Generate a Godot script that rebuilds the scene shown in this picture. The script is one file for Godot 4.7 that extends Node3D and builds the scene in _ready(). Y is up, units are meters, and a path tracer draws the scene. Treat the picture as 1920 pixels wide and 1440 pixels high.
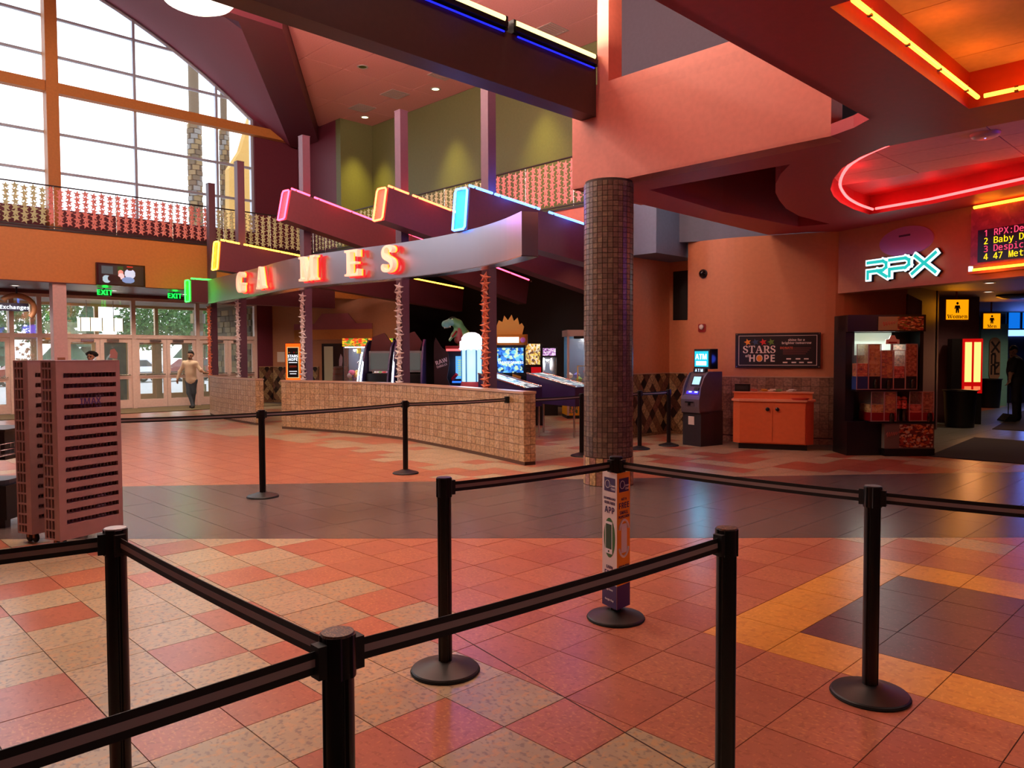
extends Node3D
# Cinema lobby. World axes follow the floor tile grid: +X runs to the right and away, -Z to the left and away.
var used := {}
var mats := {}
var rng := RandomNumberGenerator.new()

# ---------------------------------------------------------------- mesh builder
class B:
	var st := SurfaceTool.new()
	func _init():
		st.begin(Mesh.PRIMITIVE_TRIANGLES)
		st.set_smooth_group(-1)
	func tri(a: Vector3, b: Vector3, c: Vector3):      # counter-clockwise seen from outside
		st.add_vertex(a); st.add_vertex(c); st.add_vertex(b)
	func quad(a: Vector3, b: Vector3, c: Vector3, d: Vector3):
		tri(a, b, c); tri(a, c, d)
	func quv(a: Vector3, b: Vector3, c: Vector3, d: Vector3, r := Rect2(0, 0, 1, 1)):   # a = top left of the picture, running counter-clockwise a d c b
		var u := [r.position, Vector2(r.position.x, r.end.y), r.end, Vector2(r.end.x, r.position.y)]
		var p := [a, b, c, d]
		for k in [0, 2, 1, 0, 3, 2]:
			st.set_uv(u[k]); st.add_vertex(p[k])
	func box(c: Vector3, s: Vector3, xf := Transform3D()) -> B:
		var h := s * 0.5
		var p := []
		for i in 8:
			p.append(xf * (c + Vector3(h.x if i & 1 else -h.x, h.y if i & 2 else -h.y, h.z if i & 4 else -h.z)))
		for f in [[4, 5, 7, 6], [1, 0, 2, 3], [0, 4, 6, 2], [5, 1, 3, 7], [6, 7, 3, 2], [0, 1, 5, 4]]:
			quad(p[f[0]], p[f[1]], p[f[2]], p[f[3]])
		return self
	func bb(a: Vector3, b: Vector3) -> B:                    # box between two corners
		return box((a + b) * 0.5, (b - a).abs())
	func rbox(c: Vector3, s: Vector3, r: float, xf := Transform3D(), n := 3) -> B:  # box with vertical edges rounded
		var poly := PackedVector2Array()
		var hx := s.x * 0.5 - r
		var hz := s.z * 0.5 - r
		for q in 4:
			var cx: float = hx if q == 0 or q == 3 else -hx
			var cy: float = hz if q < 2 else -hz
			for k in n + 1:
				var a := (q + float(k) / n) * PI / 2
				poly.append(Vector2(cx + cos(a) * r, cy + sin(a) * r))
		ext(poly, s.y, xf * Transform3D(Basis(Vector3(1, 0, 0), Vector3(0, 0, -1), Vector3(0, 1, 0)), c - Vector3(0, s.y * 0.5, 0)))
		return self
	func ext(poly: PackedVector2Array, d: float, xf: Transform3D, smooth := false) -> B:  # polygon in local XY, extruded along local +Z
		var area := 0.0
		var n := poly.size()
		for i in n:
			var q := poly[(i + 1) % n]
			area += poly[i].x * q.y - q.x * poly[i].y
		var p := poly
		if area < 0:
			p = poly.duplicate(); p.reverse()
		var t := Geometry2D.triangulate_polygon(p)
		for i in range(0, t.size(), 3):
			var a := p[t[i]]; var b := p[t[i + 1]]; var c := p[t[i + 2]]
			if (b - a).cross(c - a) < 0:
				var s := b; b = c; c = s
			tri(xf * Vector3(a.x, a.y, d), xf * Vector3(b.x, b.y, d), xf * Vector3(c.x, c.y, d))
			tri(xf * Vector3(a.x, a.y, 0), xf * Vector3(c.x, c.y, 0), xf * Vector3(b.x, b.y, 0))
		if smooth: st.set_smooth_group(1)
		for i in n:
			var a := p[i]; var b := p[(i + 1) % n]
			quad(xf * Vector3(a.x, a.y, 0), xf * Vector3(b.x, b.y, 0), xf * Vector3(b.x, b.y, d), xf * Vector3(a.x, a.y, d))
		if smooth: st.set_smooth_group(-1)
		return self
	func prism(plan: PackedVector2Array, y0: float, y1: float) -> B:   # plan given as (x, z)
		var p := PackedVector2Array()
		for v in plan: p.append(Vector2(v.x, -v.y))
		return ext(p, y1 - y0, Transform3D(Basis(Vector3(1, 0, 0), Vector3(0, 0, -1), Vector3(0, 1, 0)), Vector3(0, y0, 0)))
	func tube(pts: Array, r: float, n := 8, closed := false, flat := Vector2.ONE) -> B:
		var m := pts.size()
		var rings := []
		var up := Vector3.UP
		for i in m:
			var p: Vector3 = pts[i]
			var prev: Vector3 = pts[(i - 1 + m) % m] if closed or i > 0 else p
			var next: Vector3 = pts[(i + 1) % m] if closed or i < m - 1 else p
			var t := (next - prev).normalized()
			if i == 0 and absf(t.dot(up)) > 0.9: up = Vector3.RIGHT
			var s := t.cross(up).normalized()
			up = s.cross(t).normalized()
			var ring := []
			for k in n:
				var a := TAU * k / n
				ring.append(p + (s * cos(a) * flat.x + up * sin(a) * flat.y) * r)
			rings.append(ring)
		st.set_smooth_group(1)
		for i in (m if closed else m - 1):
			var a = rings[i]; var b = rings[(i + 1) % m]
			for k in n:
				var j := (k + 1) % n
				quad(a[k], a[j], b[j], b[k])
		st.set_smooth_group(-1)
		if not closed:
			for k in range(1, n - 1):
				tri(rings[0][0], rings[0][k + 1], rings[0][k])
				tri(rings[m - 1][0], rings[m - 1][k], rings[m - 1][k + 1])
		return self
	func lathe(prof: Array, n := 20, xf := Transform3D(), arc := TAU) -> B:      # profile of (radius, y) from the bottom up
		st.set_smooth_group(1)
		for i in prof.size() - 1:
			if i > 0 and i < prof.size() - 1:
				var d0: Vector2 = (prof[i] - prof[i - 1]).normalized()
				var d1: Vector2 = (prof[i + 1] - prof[i]).normalized()
				st.set_smooth_group(1 + (i if d0.dot(d1) < 0.75 else 0))
			for k in n:
				var a := arc * k / n; var b := arc * (k + 1) / n
				var p0 := xf * Vector3(prof[i].x * cos(a), prof[i].y, -prof[i].x * sin(a))
				var p1 := xf * Vector3(prof[i].x * cos(b), prof[i].y, -prof[i].x * sin(b))
				var q0 := xf * Vector3(prof[i + 1].x * cos(a), prof[i + 1].y, -prof[i + 1].x * sin(a))
				var q1 := xf * Vector3(prof[i + 1].x * cos(b), prof[i + 1].y, -prof[i + 1].x * sin(b))
				if prof[i].x > 1e-5: tri(p0, p1, q1)
				if prof[i + 1].x > 1e-5: tri(p0, q1, q0)
		st.set_smooth_group(-1)
		return self
	func star(c: Vector3, r: float, depth: float, xf := Transform3D(), turn := 0.0, inner := 0.42) -> B:   # a five-pointed star with a raised middle
		var f := xf * (c + Vector3(0, 0, depth)); var bk := xf * (c - Vector3(0, 0, depth * 0.3))
		for k in 10:
			var a := PI / 2 + turn + k * PI / 5
			var b := a + PI / 5
			var ra: float = r if k % 2 == 0 else r * inner
			var rb: float = r * inner if k % 2 == 0 else r
			var p := xf * (c + Vector3(cos(a) * ra, sin(a) * ra, 0)); var q := xf * (c + Vector3(cos(b) * rb, sin(b) * rb, 0))
			tri(p, q, f); tri(q, p, bk)
		return self
	func mesh() -> ArrayMesh:
		st.generate_normals()
		return st.commit()

# ---------------------------------------------------------------- naming, tagging
func numbered(parent: Node, called: String) -> String:
	var k := str(parent.get_instance_id()) + called
	var n: int = used.get(k, 0)
	used[k] = n + 1
	return called if n == 0 else "%s_%03d" % [called, n]
func tag(o: Node, label: String, category: String, group := ""):
	o.set_meta("label", label); o.set_meta("category", category)
	if group != "": o.set_meta("group", group)
	return o
func thing(called: String, label: String, category: String, at := Vector3.ZERO, turn := 0.0, group := "") -> Node3D:
	var o := Node3D.new()
	o.name = numbered(self, called); add_child(o)
	o.position = at; o.rotation.y = turn
	tag(o, label, category, group)
	return o
func part(parent: Node, called: String, b, m: Material, xf := Transform3D()) -> MeshInstance3D:
	var o := MeshInstance3D.new()
	o.mesh = b.mesh() if b is B else b
	o.material_override = m
	o.name = numbered(parent, called); parent.add_child(o)
	o.transform = xf
	return o
func one(called: String, b, m: Material, label: String, category: String, group := "") -> MeshInstance3D:
	return tag(part(self, called, b, m), label, category, group)
func struct(called: String, b, m: Material) -> MeshInstance3D:
	var o := part(self, called, b, m)
	o.set_meta("kind", "structure")
	return o
func stuff(o: Node):
	o.set_meta("kind", "stuff")
	return o

# ---------------------------------------------------------------- materials
func mat(key: String, col := Color.WHITE, rough := 0.6, metal := 0.0) -> StandardMaterial3D:
	if mats.has(key): return mats[key]
	var m := StandardMaterial3D.new()
	m.albedo_color = col; m.roughness = rough; m.metallic = metal
	mats[key] = m
	return m
func glow(key: String, col := Color.WHITE, e := 1.0, base := Color(0.1, 0.1, 0.1)) -> StandardMaterial3D:
	if mats.has(key): return mats[key]
	var m := mat(key, base, 0.4)
	m.emission_enabled = true; m.emission = col; m.emission_energy_multiplier = e
	return m
func glass(key: String, col := Color.WHITE, a := 0.1, rough := 0.03) -> StandardMaterial3D:
	if mats.has(key): return mats[key]
	var m := mat(key, Color(col.r, col.g, col.b, a), rough)
	m.transparency = BaseMaterial3D.TRANSPARENCY_ALPHA
	return m
func tex_mat(key: String, img: Image, rough := 0.5, tri := 0.0, metal := 0.0) -> StandardMaterial3D:
	if mats.has(key): return mats[key]
	var m := mat(key, Color.WHITE, rough, metal)
	img.generate_mipmaps()
	m.albedo_texture = ImageTexture.create_from_image(img)
	if tri > 0.0:
		m.uv1_triplanar = true; m.uv1_world_triplanar = true; m.uv1_scale = Vector3.ONE * tri
	return m
func speckle(n: int, sd: int, base: Color, dark: Color, light: Color, fd: float, fl: float, kd: float, kl: float, stretch := 1.6) -> Image:
	# a marbled sheet: base colour, dark flecks where one noise is high, light veins where another is
	var im := Image.create(n, n, false, Image.FORMAT_RGB8)
	var a := FastNoiseLite.new(); a.seed = sd; a.frequency = fd; a.fractal_octaves = 4
	var b := FastNoiseLite.new(); b.seed = sd + 7; b.frequency = fl; b.fractal_octaves = 3
	var c := FastNoiseLite.new(); c.seed = sd + 13; c.frequency = 0.012
	for y in n:
		for x in n:
			var big := 0.5 + 0.5 * c.get_noise_2d(x, y)
			var d := clampf((a.get_noise_2d(x, y * stretch) - kd + big * 0.12) * 6.0, 0, 1)
			var l := clampf((b.get_noise_2d(x * stretch, y) - kl + (1 - big) * 0.1) * 6.0, 0, 1)
			var v := base * (0.94 + 0.12 * big)
			v = v.lerp(dark, d * 0.6).lerp(light, l * 0.65)
			im.set_pixel(x, y, v)
	return im
func paint(key: String, col := Color.WHITE, rough := 0.6, amp := 0.05, scale := 0.35) -> StandardMaterial3D:
	# wall paint: the colour with a fine mottled grain
	if mats.has(key): return mats[key]
	var lv := 0.02 if amp <= 0.08 else (0.15 if amp <= 0.18 else 0.25)
	if not grains.has(lv):
		var im := Image.create(256, 256, false, Image.FORMAT_RGB8)
		var a := FastNoiseLite.new(); a.seed = int(lv * 100); a.frequency = 0.12 if lv < 0.1 else 0.05; a.fractal_octaves = 5
		for y in 256:
			for x in 256:
				var t := clampf(1.0 - lv + lv * 2.0 * a.get_noise_2d(x, y), 0, 1)
				im.set_pixel(x, y, Color(t, t, t))
		im.generate_mipmaps()
		grains[lv] = ImageTexture.create_from_image(im)
	var m := mat(key, col, rough)
	m.albedo_texture = grains[lv]
	m.uv1_triplanar = true; m.uv1_world_triplanar = true; m.uv1_scale = Vector3.ONE * scale
	return m
var grains := {}
var font_sans: SystemFont
var font_serif: SystemFont
var font_mono: SystemFont
func text(parent: Node, s: String, h: float, m: Material, at: Transform3D, font: Font = null, depth := 0.004, bold := 0.0, called := "lettering") -> MeshInstance3D:
	var t := TextMesh.new()
	t.text = s; t.font = font if font else font_sans
	t.font_size = 32; t.pixel_size = h / 24.0; t.depth = depth; t.curve_step = 2.0
	var o := part(parent, called, t, m, at)
	if bold > 0: o.scale.x *= 1.0 + bold
	return o
func lamp_omni(at: Vector3, col: Color, e: float, size := 0.1, parent: Node = self):
	var l := OmniLight3D.new()
	l.light_color = col; l.light_energy = e; l.light_size = size; l.omni_range = 60; l.omni_attenuation = 2; l.shadow_enabled = true
	l.name = numbered(parent, "lamp_light"); parent.add_child(l); l.position = at
func lamp_spot(at: Vector3, to: Vector3, col: Color, e: float, angle := 40.0, size := 0.08, parent: Node = self):
	var l := SpotLight3D.new()
	l.light_color = col; l.light_energy = e; l.light_size = size; l.spot_range = 60; l.spot_attenuation = 2; l.spot_angle = angle; l.shadow_enabled = true
	l.name = numbered(parent, "spot_light"); parent.add_child(l); l.position = at
	var d := (to - at).normalized()
	l.basis = Basis.looking_at(d, Vector3.RIGHT if absf(d.y) > 0.95 else Vector3.UP)
func lamp_area(at: Vector3, to: Vector3, col: Color, e: float, size: Vector2, parent: Node = self):
	var l := AreaLight3D.new()
	l.light_color = col; l.light_energy = e; l.area_size = size; l.area_range = 60; l.area_attenuation = 2; l.shadow_enabled = true
	l.name = numbered(parent, "area_light"); parent.add_child(l); l.position = at
	var d := (to - at).normalized()
	l.basis = Basis.looking_at(d, Vector3.RIGHT if absf(d.y) > 0.95 else Vector3.UP)
func V(x: float, y: float, z: float) -> Vector3: return Vector3(x, y, z)
func pv(a: Array) -> PackedVector2Array:
	var p := PackedVector2Array()
	for i in range(0, a.size(), 2): p.append(Vector2(a[i], a[i + 1]))
	return p
func spline(a: Array, step: float) -> Array:      # control points (x, z) -> evenly spaced (x, z)
	var c := Curve2D.new()
	for i in a.size():
		var p: Vector2 = a[i]
		var t := Vector2.ZERO
		if i > 0 and i < a.size() - 1: t = (a[i + 1] - a[i - 1]) / 6.0
		c.add_point(p, -t, t)
	c.bake_interval = 0.05
	var n := int(round(c.get_baked_length() / step))
	var r := []
	for k in n + 1: r.append(c.sample_baked(c.get_baked_length() * k / n, true))
	return r
func band(path: Array, o0: float, o1: float) -> PackedVector2Array:   # plan outline of a strip along a path, offset to the path's left (o > 0)
	var p := PackedVector2Array(); var q := PackedVector2Array()
	for i in path.size():
		var t: Vector2 = (path[mini(i + 1, path.size() - 1)] - path[maxi(i - 1, 0)]).normalized()
		var nn := Vector2(t.y, -t.x)
		p.append(path[i] + nn * o0); q.append(path[i] + nn * o1)
	q.reverse(); p.append_array(q)
	return p
func frame(o: Vector3, right: Vector3, up := Vector3.UP) -> Transform3D:     # picture plane: x right, y up, z towards the viewer
	var r := right.normalized(); var u := (up - r * up.dot(r)).normalized()
	return Transform3D(Basis(r, u, r.cross(u)), o)

# ---------------------------------------------------------------- scene
func _ready():
	rng.seed = 77
	font_sans = SystemFont.new(); font_sans.font_names = PackedStringArray(["Droid Sans"]); font_sans.font_weight = 700
	font_serif = SystemFont.new(); font_serif.font_names = PackedStringArray(["Droid Serif"]); font_serif.font_weight = 700
	font_mono = SystemFont.new(); font_mono.font_names = PackedStringArray(["Droid Sans Mono"])
	# camera
	var cam := Camera3D.new()
	cam.name = "camera"; add_child(cam)
	cam.position = Vector3(0, 1.65, 0)
	cam.rotation_degrees = Vector3(-2.201, -44.49, -0.212)
	cam.fov = 53.45; cam.near = 0.05; cam.far = 400; cam.current = true
	# sky and exposure
	var env := Environment.new()
	env.background_mode = Environment.BG_SKY
	var sm := ProceduralSkyMaterial.new()
	sm.sky_top_color = Color(0.86, 0.93, 1.0); sm.sky_horizon_color = Color(0.97, 0.98, 1.0)
	sm.ground_bottom_color = Color(0.5, 0.5, 0.5); sm.ground_horizon_color = Color(0.9, 0.92, 0.95)
	sm.sky_curve = 0.2; sm.sun_angle_max = 0.1
	var sky := Sky.new(); sky.sky_material = sm
	env.sky = sky; env.background_energy_multiplier = 3.6
	env.tonemap_mode = Environment.TONE_MAPPER_LINEAR; env.tonemap_exposure = 1.0
	env.sdfgi_enabled = true; env.ssao_enabled = true; env.ssil_enabled = true
	var we := WorldEnvironment.new(); we.name = "environment"; we.environment = env; add_child(we)
	common()
	structure()
	floor_tiles()
	entrance()
	lamps()
	counters()
	games_sign()
	railings()
	column_and_parapet()
	barriers()
	racks()
	right_wall_things()
	corridor()
	arcade()
	people()
	outdoors()

var COUNTER := [Vector2(8.04, -7.93), Vector2(8.25, -8.81), Vector2(8.47, -9.83), Vector2(8.68, -10.95), Vector2(8.85, -12.1), Vector2(8.80, -13.4), Vector2(8.60, -14.7), Vector2(8.31, -15.87)]
var COUNTER_FAR := [Vector2(8.33, -17.17), Vector2(8.40, -18.2), Vector2(8.50, -19.2), Vector2(8.66, -20.2), Vector2(8.90, -21.1), Vector2(9.10, -21.6)]
var ATM_WALL := [Vector2(12.94, -8.26), Vector2(12.955, -7.75), Vector2(13.03, -7.25), Vector2(13.31, -6.59), Vector2(13.59, -5.93), Vector2(13.80, -5.62), Vector2(14.4, -5.25), Vector2(15.3, -5.02)]
const CH := 1.10         # counter height
const LOW := 3.82        # low ceiling
const HIGH := 9.6        # lobby ceiling

func common():
	mat("cam_black", Color(0.02, 0.015, 0.018), 0.3); mat("steel", Color(0.72, 0.70, 0.68), 0.25, 0.9); mat("rubber", Color(0.015, 0.015, 0.015), 0.8)
	mat("rack_black", Color(0.018, 0.014, 0.016), 0.4); mat("chrome", Color(0.78, 0.76, 0.76), 0.15, 0.95); mat("paper", Color(0.85, 0.78, 0.74), 0.6)
	mat("alarm_red", Color(0.55, 0.07, 0.06), 0.4); mat("belt_black", Color(0.04, 0.032, 0.034), 0.7); mat("banner_dark", Color(0.10, 0.055, 0.065), 0.45)
	mat("machine_black", Color(0.03, 0.02, 0.03), 0.4); glow("white_letters", Color(0.95, 0.97, 1.0), 1.6); glass("bin_clear", Color(0.9, 0.85, 0.82), 0.10)
	paint("tile_rose_a", Color(0.68, 0.47, 0.40), 0.35, 0.14, 1.5); paint("tile_tan_a", Color(0.82, 0.66, 0.46), 0.35, 0.16, 1.5)

func arch_y(x: float) -> float: return -3.94 + sqrt(306.25 - (x - 1.65) * (x - 1.65))

func structure():
	var maroon := paint("maroon", Color(0.42, 0.15, 0.22), 0.55)
	var orange := paint("orange", Color(0.80, 0.50, 0.24), 0.55)
	var coral := paint("coral", Color(0.80, 0.43, 0.37), 0.5)
	var wine := paint("wine", Color(0.66, 0.19, 0.23), 0.5)
	var olive := paint("olive", Color(0.42, 0.42, 0.26), 0.6)
	var terra := paint("terra", Color(0.76, 0.47, 0.32), 0.55)
	var navy := paint("navy", Color(0.23, 0.20, 0.26), 0.7)
	var slate := paint("blue_grey", Color(0.40, 0.43, 0.52), 0.6)
	var brown := paint("brown", Color(0.68, 0.46, 0.34), 0.55)
	var dark := paint("dark_arcade", Color(0.10, 0.06, 0.08), 0.8)
	var pink := paint("pink_panel", Color(0.86, 0.58, 0.57), 0.75, 0.06, 0.6)
	var seam := mat("seam", Color(0.42, 0.28, 0.28), 0.8)
	# --- entrance wall above the doors, with the arched opening
	var w := B.new()
	var up := pv([-9.6, 14.6, 14.7, 14.6, 14.7, 9.2])
	w.bb(V(-9.6, 3.47, -25.7), V(12.43, 5.95, -25.4))
	w.bb(V(12.43, 0, -25.7), V(14.37, 14.6, -25.4))
	var top := PackedVector2Array([Vector2(-9.6, 14.6)])
	for k in 27:
		var x := -9.13 + (12.43 + 9.13) * k / 26.0
		top.append(Vector2(x, arch_y(x)))
	top.append(Vector2(12.43, 14.6))
	w.ext(top, 0.3, Transform3D(Basis(), V(0, 0, -25.7)))
	w.bb(V(-9.6, 0, -25.7), V(-9.13, 9.9, -25.4))
	struct("wall_entrance", w, maroon)
	# --- window of the arch: outer frame, mullions, rails and one pane for each cell
	var win := Node3D.new(); win.name = "window_1"; add_child(win); win.set_meta("kind", "structure")
	var alu := mat("window_metal", Color(0.72, 0.75, 0.82), 0.35, 0.2)
	var pane := glass("window_pane", Color(0.95, 0.98, 1.0), 0.04)
	var xs := [-9.13, -6.85, -4.25, -1.65, 0.95, 3.55, 6.15, 8.55, 11.15, 12.40]
	var ys := [5.95, 7.05, 8.18, 9.4, 10.42, 11.52, 12.6, 13.7]
	for x in xs:
		if x > -9 and x < 12.3: part(win, "mullion", B.new().bb(V(x - 0.04, 5.95, -25.62), V(x + 0.04, arch_y(x), -25.48)), alu)
	part(win, "mullion", B.new().bb(V(12.34, 5.95, -25.62), V(12.43, 9.9, -25.48)), alu)
	for y in ys:
		var xr: float = 12.4 if y < 9.85 else 1.65 + sqrt(maxf(0.01, 306.25 - (y + 3.94) * (y + 3.94)))
		if y < 13.5: part(win, "rail", B.new().bb(V(3.3 - xr if y >= 9.85 else -9.13, y - 0.035, -25.6), V(xr, y + 0.035, -25.5)), alu)
	var rim := []
	for k in 31: rim.append(V(-9.13 + 21.5 * k / 30.0, arch_y(-9.13 + 21.5 * k / 30.0) - 0.03, -25.53))
	part(win, "arch_frame", B.new().tube(rim, 0.055, 6), alu)
	for i in xs.size() - 1:
		for j in ys.size():
			var a: float = xs[i] + 0.04; var b: float = xs[i + 1] - 0.04
			var y0: float = ys[j] + 0.035
			var y1: float = ys[j + 1] - 0.035 if j + 1 < ys.size() else 99.0
			var poly := PackedVector2Array([Vector2(a, y0), Vector2(b, y0)])
			for k in 5:
				var x := lerpf(b, a, k / 4.0)
				poly.append(Vector2(x, minf(y1, arch_y(x) - 0.05)))
			if minf(y1, maxf(arch_y(a), arch_y(b)) - 0.05) <= y0 + 0.05 or arch_y(a) - 0.05 <= y0 or arch_y(b) - 0.05 <= y0:
				if arch_y((a + b) / 2) - 0.05 <= y0: continue
				var clip := PackedVector2Array()
				var low := arch_y(b) < arch_y(a)
				for k in 9:
					var x := lerpf(a, b, k / 8.0) if low else lerpf(b, a, k / 8.0)
					if arch_y(x) - 0.05 > y0: clip.append(Vector2(x, minf(y1, arch_y(x) - 0.05)))
				if clip.size() < 3: continue
				clip.append(Vector2(clip[clip.size() - 1].x, y0)); clip.append(Vector2(clip[0].x, y0))
				poly = clip
			part(win, "pane", B.new().ext(poly, 0.012, Transform3D(Basis(), V(0, 0, -25.556))), pane)
	# orange steel in front of the window
	var st := B.new().bb(V(6.0, 4.95, -25.4), V(6.32, 13.6, -25.02))
	struct("trim_1", st, orange)
	struct("trim_2", B.new().bb(V(-9.13, 9.25, -25.38), V(13.6, 9.55, -25.12)), orange)
	# --- balcony over the doors
	struct("trim_3", B.new().bb(V(-9.6, 3.58, -25.4), V(15.6, 4.9, -22.5)), orange)
	struct("trim_4", B.new().bb(V(-9.6, 4.9, -25.4), V(15.6, 4.95, -22.46)), mat("rail_dark", Color(0.16, 0.11, 0.13), 0.5))
	struct("trim_5", B.new().bb(V(-9.6, 3.56, -25.42), V(12.43, 3.58, -22.52)).bb(V(-9.6, 3.47, -25.45), V(12.43, 3.56, -25.3)), paint("maroon_soffit", Color(0.40, 0.16, 0.19), 0.4))
	# --- vault and its diagonal rib
	var vb := B.new()
	var n := 40
	vb.st.set_smooth_group(1)
	for k in n:
		var pts := []
		for d in 2:
			var t := float(k + d) / n
			var x := lerpf(-9.13, 12.43, t)
			var l: Vector3
			if x < 6.8: l = V(lerpf(-9.13, 7.8, (x + 9.13) / 15.93), 9.1, -16.6)
			else: l = V(7.8, 9.1, -16.6).lerp(V(13.68, 9.1, -25.16), (x - 6.8) / 5.63)
			pts.append([V(x, arch_y(x), -25.4), l])
		vb.quad(pts[0][0], pts[0][1], pts[1][1], pts[1][0])
	vb.tri(V(12.43, 9.87, -25.39), V(13.68, 9.1, -25.16), V(14.2, 9.1, -25.39))
	var vault := struct("ceiling_vault", vb, paint("vault", Color(0.50, 0.15, 0.24), 0.9))
	var rib := B.new().prism(pv([7.8, -16.6, 13.68, -25.16, 13.9, -25.2, 14.05, -23.9, 8.7, -16.3, -9.3, -16.3, -9.3, -16.6]), 9.1, 9.62)
	struct("trim_6", rib, paint("rib", Color(0.36, 0.13, 0.18), 0.5))
	# --- lobby ceiling of long acoustic panels
	var cb := B.new().bb(V(-9.6, HIGH + 0.03, -25.7), V(15.7, HIGH + 0.3, 6.3))
	cb = B.new().prism(pv([-9.6, -16.4, 8.75, -16.4, 14.0, -23.95, 14.0, -25.4, 15.7, -25.4, 15.7, 6.3, -9.6, 6.3]), HIGH + 0.03, HIGH + 0.3)
	var ceil := struct("ceiling", cb, seam)
	var pm := {}
	for i in 8:
		for j in 8:
			var x0 := 5.75 + i * 1.2; var z0 := -3.0 - j * 2.6
			var sq := pv([x0 + 0.01, z0 - 0.01, x0 + 1.19, z0 - 0.01, x0 + 1.19, z0 - 2.59, x0 + 0.01, z0 - 2.59])
			var got := Geometry2D.intersect_polygons(sq, pv([5.7, -2.9, 15.34, -2.9, 15.34, -22.5, 14.06, -22.5, 14.06, -23.9, 8.75, -16.35, 5.7, -16.35]))
			for g in got: part(ceil, "ceiling_panel", B.new().prism(g, HIGH, HIGH + 0.03), pink)
	for q in [[14.0, -19.3], [14.01, -21.1], [14.02, -17.0], [14.03, -12.9]]:
		var vt := thing("ceiling_vent", "square grey air vent in the pink ceiling, " + {14.0: "between the two lit downlights", 14.01: "nearest the olive corner", 14.02: "just below the dark beam", 14.03: "right of the strip lights"}[q[0]], "air vent", V(q[0], HIGH, q[1]), 0, "ceiling vents")
		part(vt, "frame", B.new().bb(V(-0.33, -0.012, -0.33), V(0.33, 0, -0.28)).bb(V(-0.33, -0.012, 0.28), V(0.33, 0, 0.33)).bb(V(-0.33, -0.012, -0.28), V(-0.28, 0, 0.28)).bb(V(0.28, -0.012, -0.28), V(0.33, 0, 0.28)), mat("vent_grey", Color(0.70, 0.60, 0.59), 0.6))
		for k in 6: part(vt, "slat", B.new().bb(V(-0.28, -0.01, -0.26 + k * 0.09), V(0.28, -0.002, -0.20 + k * 0.09)), mat("vent_grey"))
	struct("roof_slab", B.new().bb(V(-9.6, 14.6, -25.7), V(15.7, 14.8, 6.3)), seam).name = "ceiling_roof"
	# --- upper walls
	struct("wall_corner", B.new().bb(V(14.07, 4.95, -25.4), V(14.37, HIGH, -22.79)), maroon)
	struct("wall_recess", B.new().bb(V(14.07, 4.95, -22.79), V(15.34, HIGH, -22.5)), olive)
	struct("wall_right", B.new().bb(V(15.35, 4.9, -22.8), V(15.65, HIGH, -9.3)), olive)
	struct("wall_gallery", B.new().bb(V(12.5, 4.95, -9.6), V(12.8, HIGH, 6.0)).bb(V(12.8, 4.95, -9.6), V(15.34, HIGH, -9.3)), navy)
	struct("wall_left", B.new().bb(V(-9.9, 0, -25.7), V(-9.6, 14.6, 6.3)), coral)
	struct("wall_rear", B.new().bb(V(-9.9, 0, 6.0), V(15.7, HIGH, 6.3)), coral)
	# --- mezzanine along the arcade
	struct("trim_7", B.new().bb(V(13.0, 4.5, -22.5), V(15.4, 4.9, -9.3)), paint("coral_fascia", Color(0.78, 0.45, 0.36), 0.5))
	struct("trim_8", B.new().bb(V(12.97, 4.9, -22.5), V(15.4, 4.95, -9.3)), mat("rail_dark"))
	# --- arcade shell
	struct("wall_arcade_side", B.new().prism(pv([13.0, -25.4, 15.42, -21.2, 15.7, -21.35, 13.3, -25.6]), 0, 3.6), brown)
	struct("wall_arcade_back", B.new().bb(V(18.0, 0, -22.5), V(18.3, 4.9, -9.3)).bb(V(15.4, 0, -22.8), V(18.3, 4.9, -22.5)), dark)
	struct("ceiling_arcade", B.new().bb(V(15.3, 4.5, -22.6), V(18.3, 4.9, -9.3)), dark)
	# --- alcove between column and cash machine
	struct("wall_alcove", B.new().bb(V(11.35, 0, -9.35), V(18.3, 4.5, -9.05)).bb(V(13.49, 0, -9.05), V(13.75, 4.5, -8.1)), terra)
	struct("trim_9", B.new().bb(V(12.0, 3.55, -9.05), V(13.49, 4.95, -8.35)), slate)
	struct("trim_10", B.new().bb(V(13.47, 2.35, -8.95), V(13.49, 3.35, -8.45)), mat("black_panel", Color(0.03, 0.025, 0.03), 0.4))
	# --- wall with the cash machine, and what is above it
	var aw := B.new().prism(band(spline(ATM_WALL, 0.16), 0.0, 0.22), 0, LOW)
	struct("wall_cash_machine", aw, terra)
	struct("wall_upper", B.new().prism(pv([12.7, -8.5, 13.4, -8.5, 14.4, -5.6, 14.2, -5.4]), LOW, 4.95), slate)
	# --- low ceiling with its openings
	var S := pv([-9.6, -2.78, 7.39, -2.78, 7.56, -2.99, 7.68, -3.26, 7.68, -6.67, 9.0, -6.62, 13.2, -6.72, 13.4, -6.1, 13.9, -5.5, 13.0, -3.55, 12.45, -2.2, 11.55, 0.0, 10.0, 3.5, 9.0, 6.0, -9.6, 6.0])
	var holes := [ORANGE_COFFER, RED_COFFER, VOID]
	var pieces := [S]
	for h in holes:
		var c := Vector2.ZERO
		for v in h: c += v
		c /= h.size()
		var nxt := []
		for p in pieces:
			for half in [pv([-20, -20, c.x, -20, c.x, 20, -20, 20]), pv([c.x, -20, 40, -20, 40, 20, c.x, 20])]:
				for g in Geometry2D.intersect_polygons(p, half):
					for r in Geometry2D.clip_polygons(g, h): nxt.append(r)
		pieces = nxt
	var lb := B.new()
	for p in pieces: lb.prism(p, LOW, LOW + 0.12)
	struct("ceiling_low", lb, wine)
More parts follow.
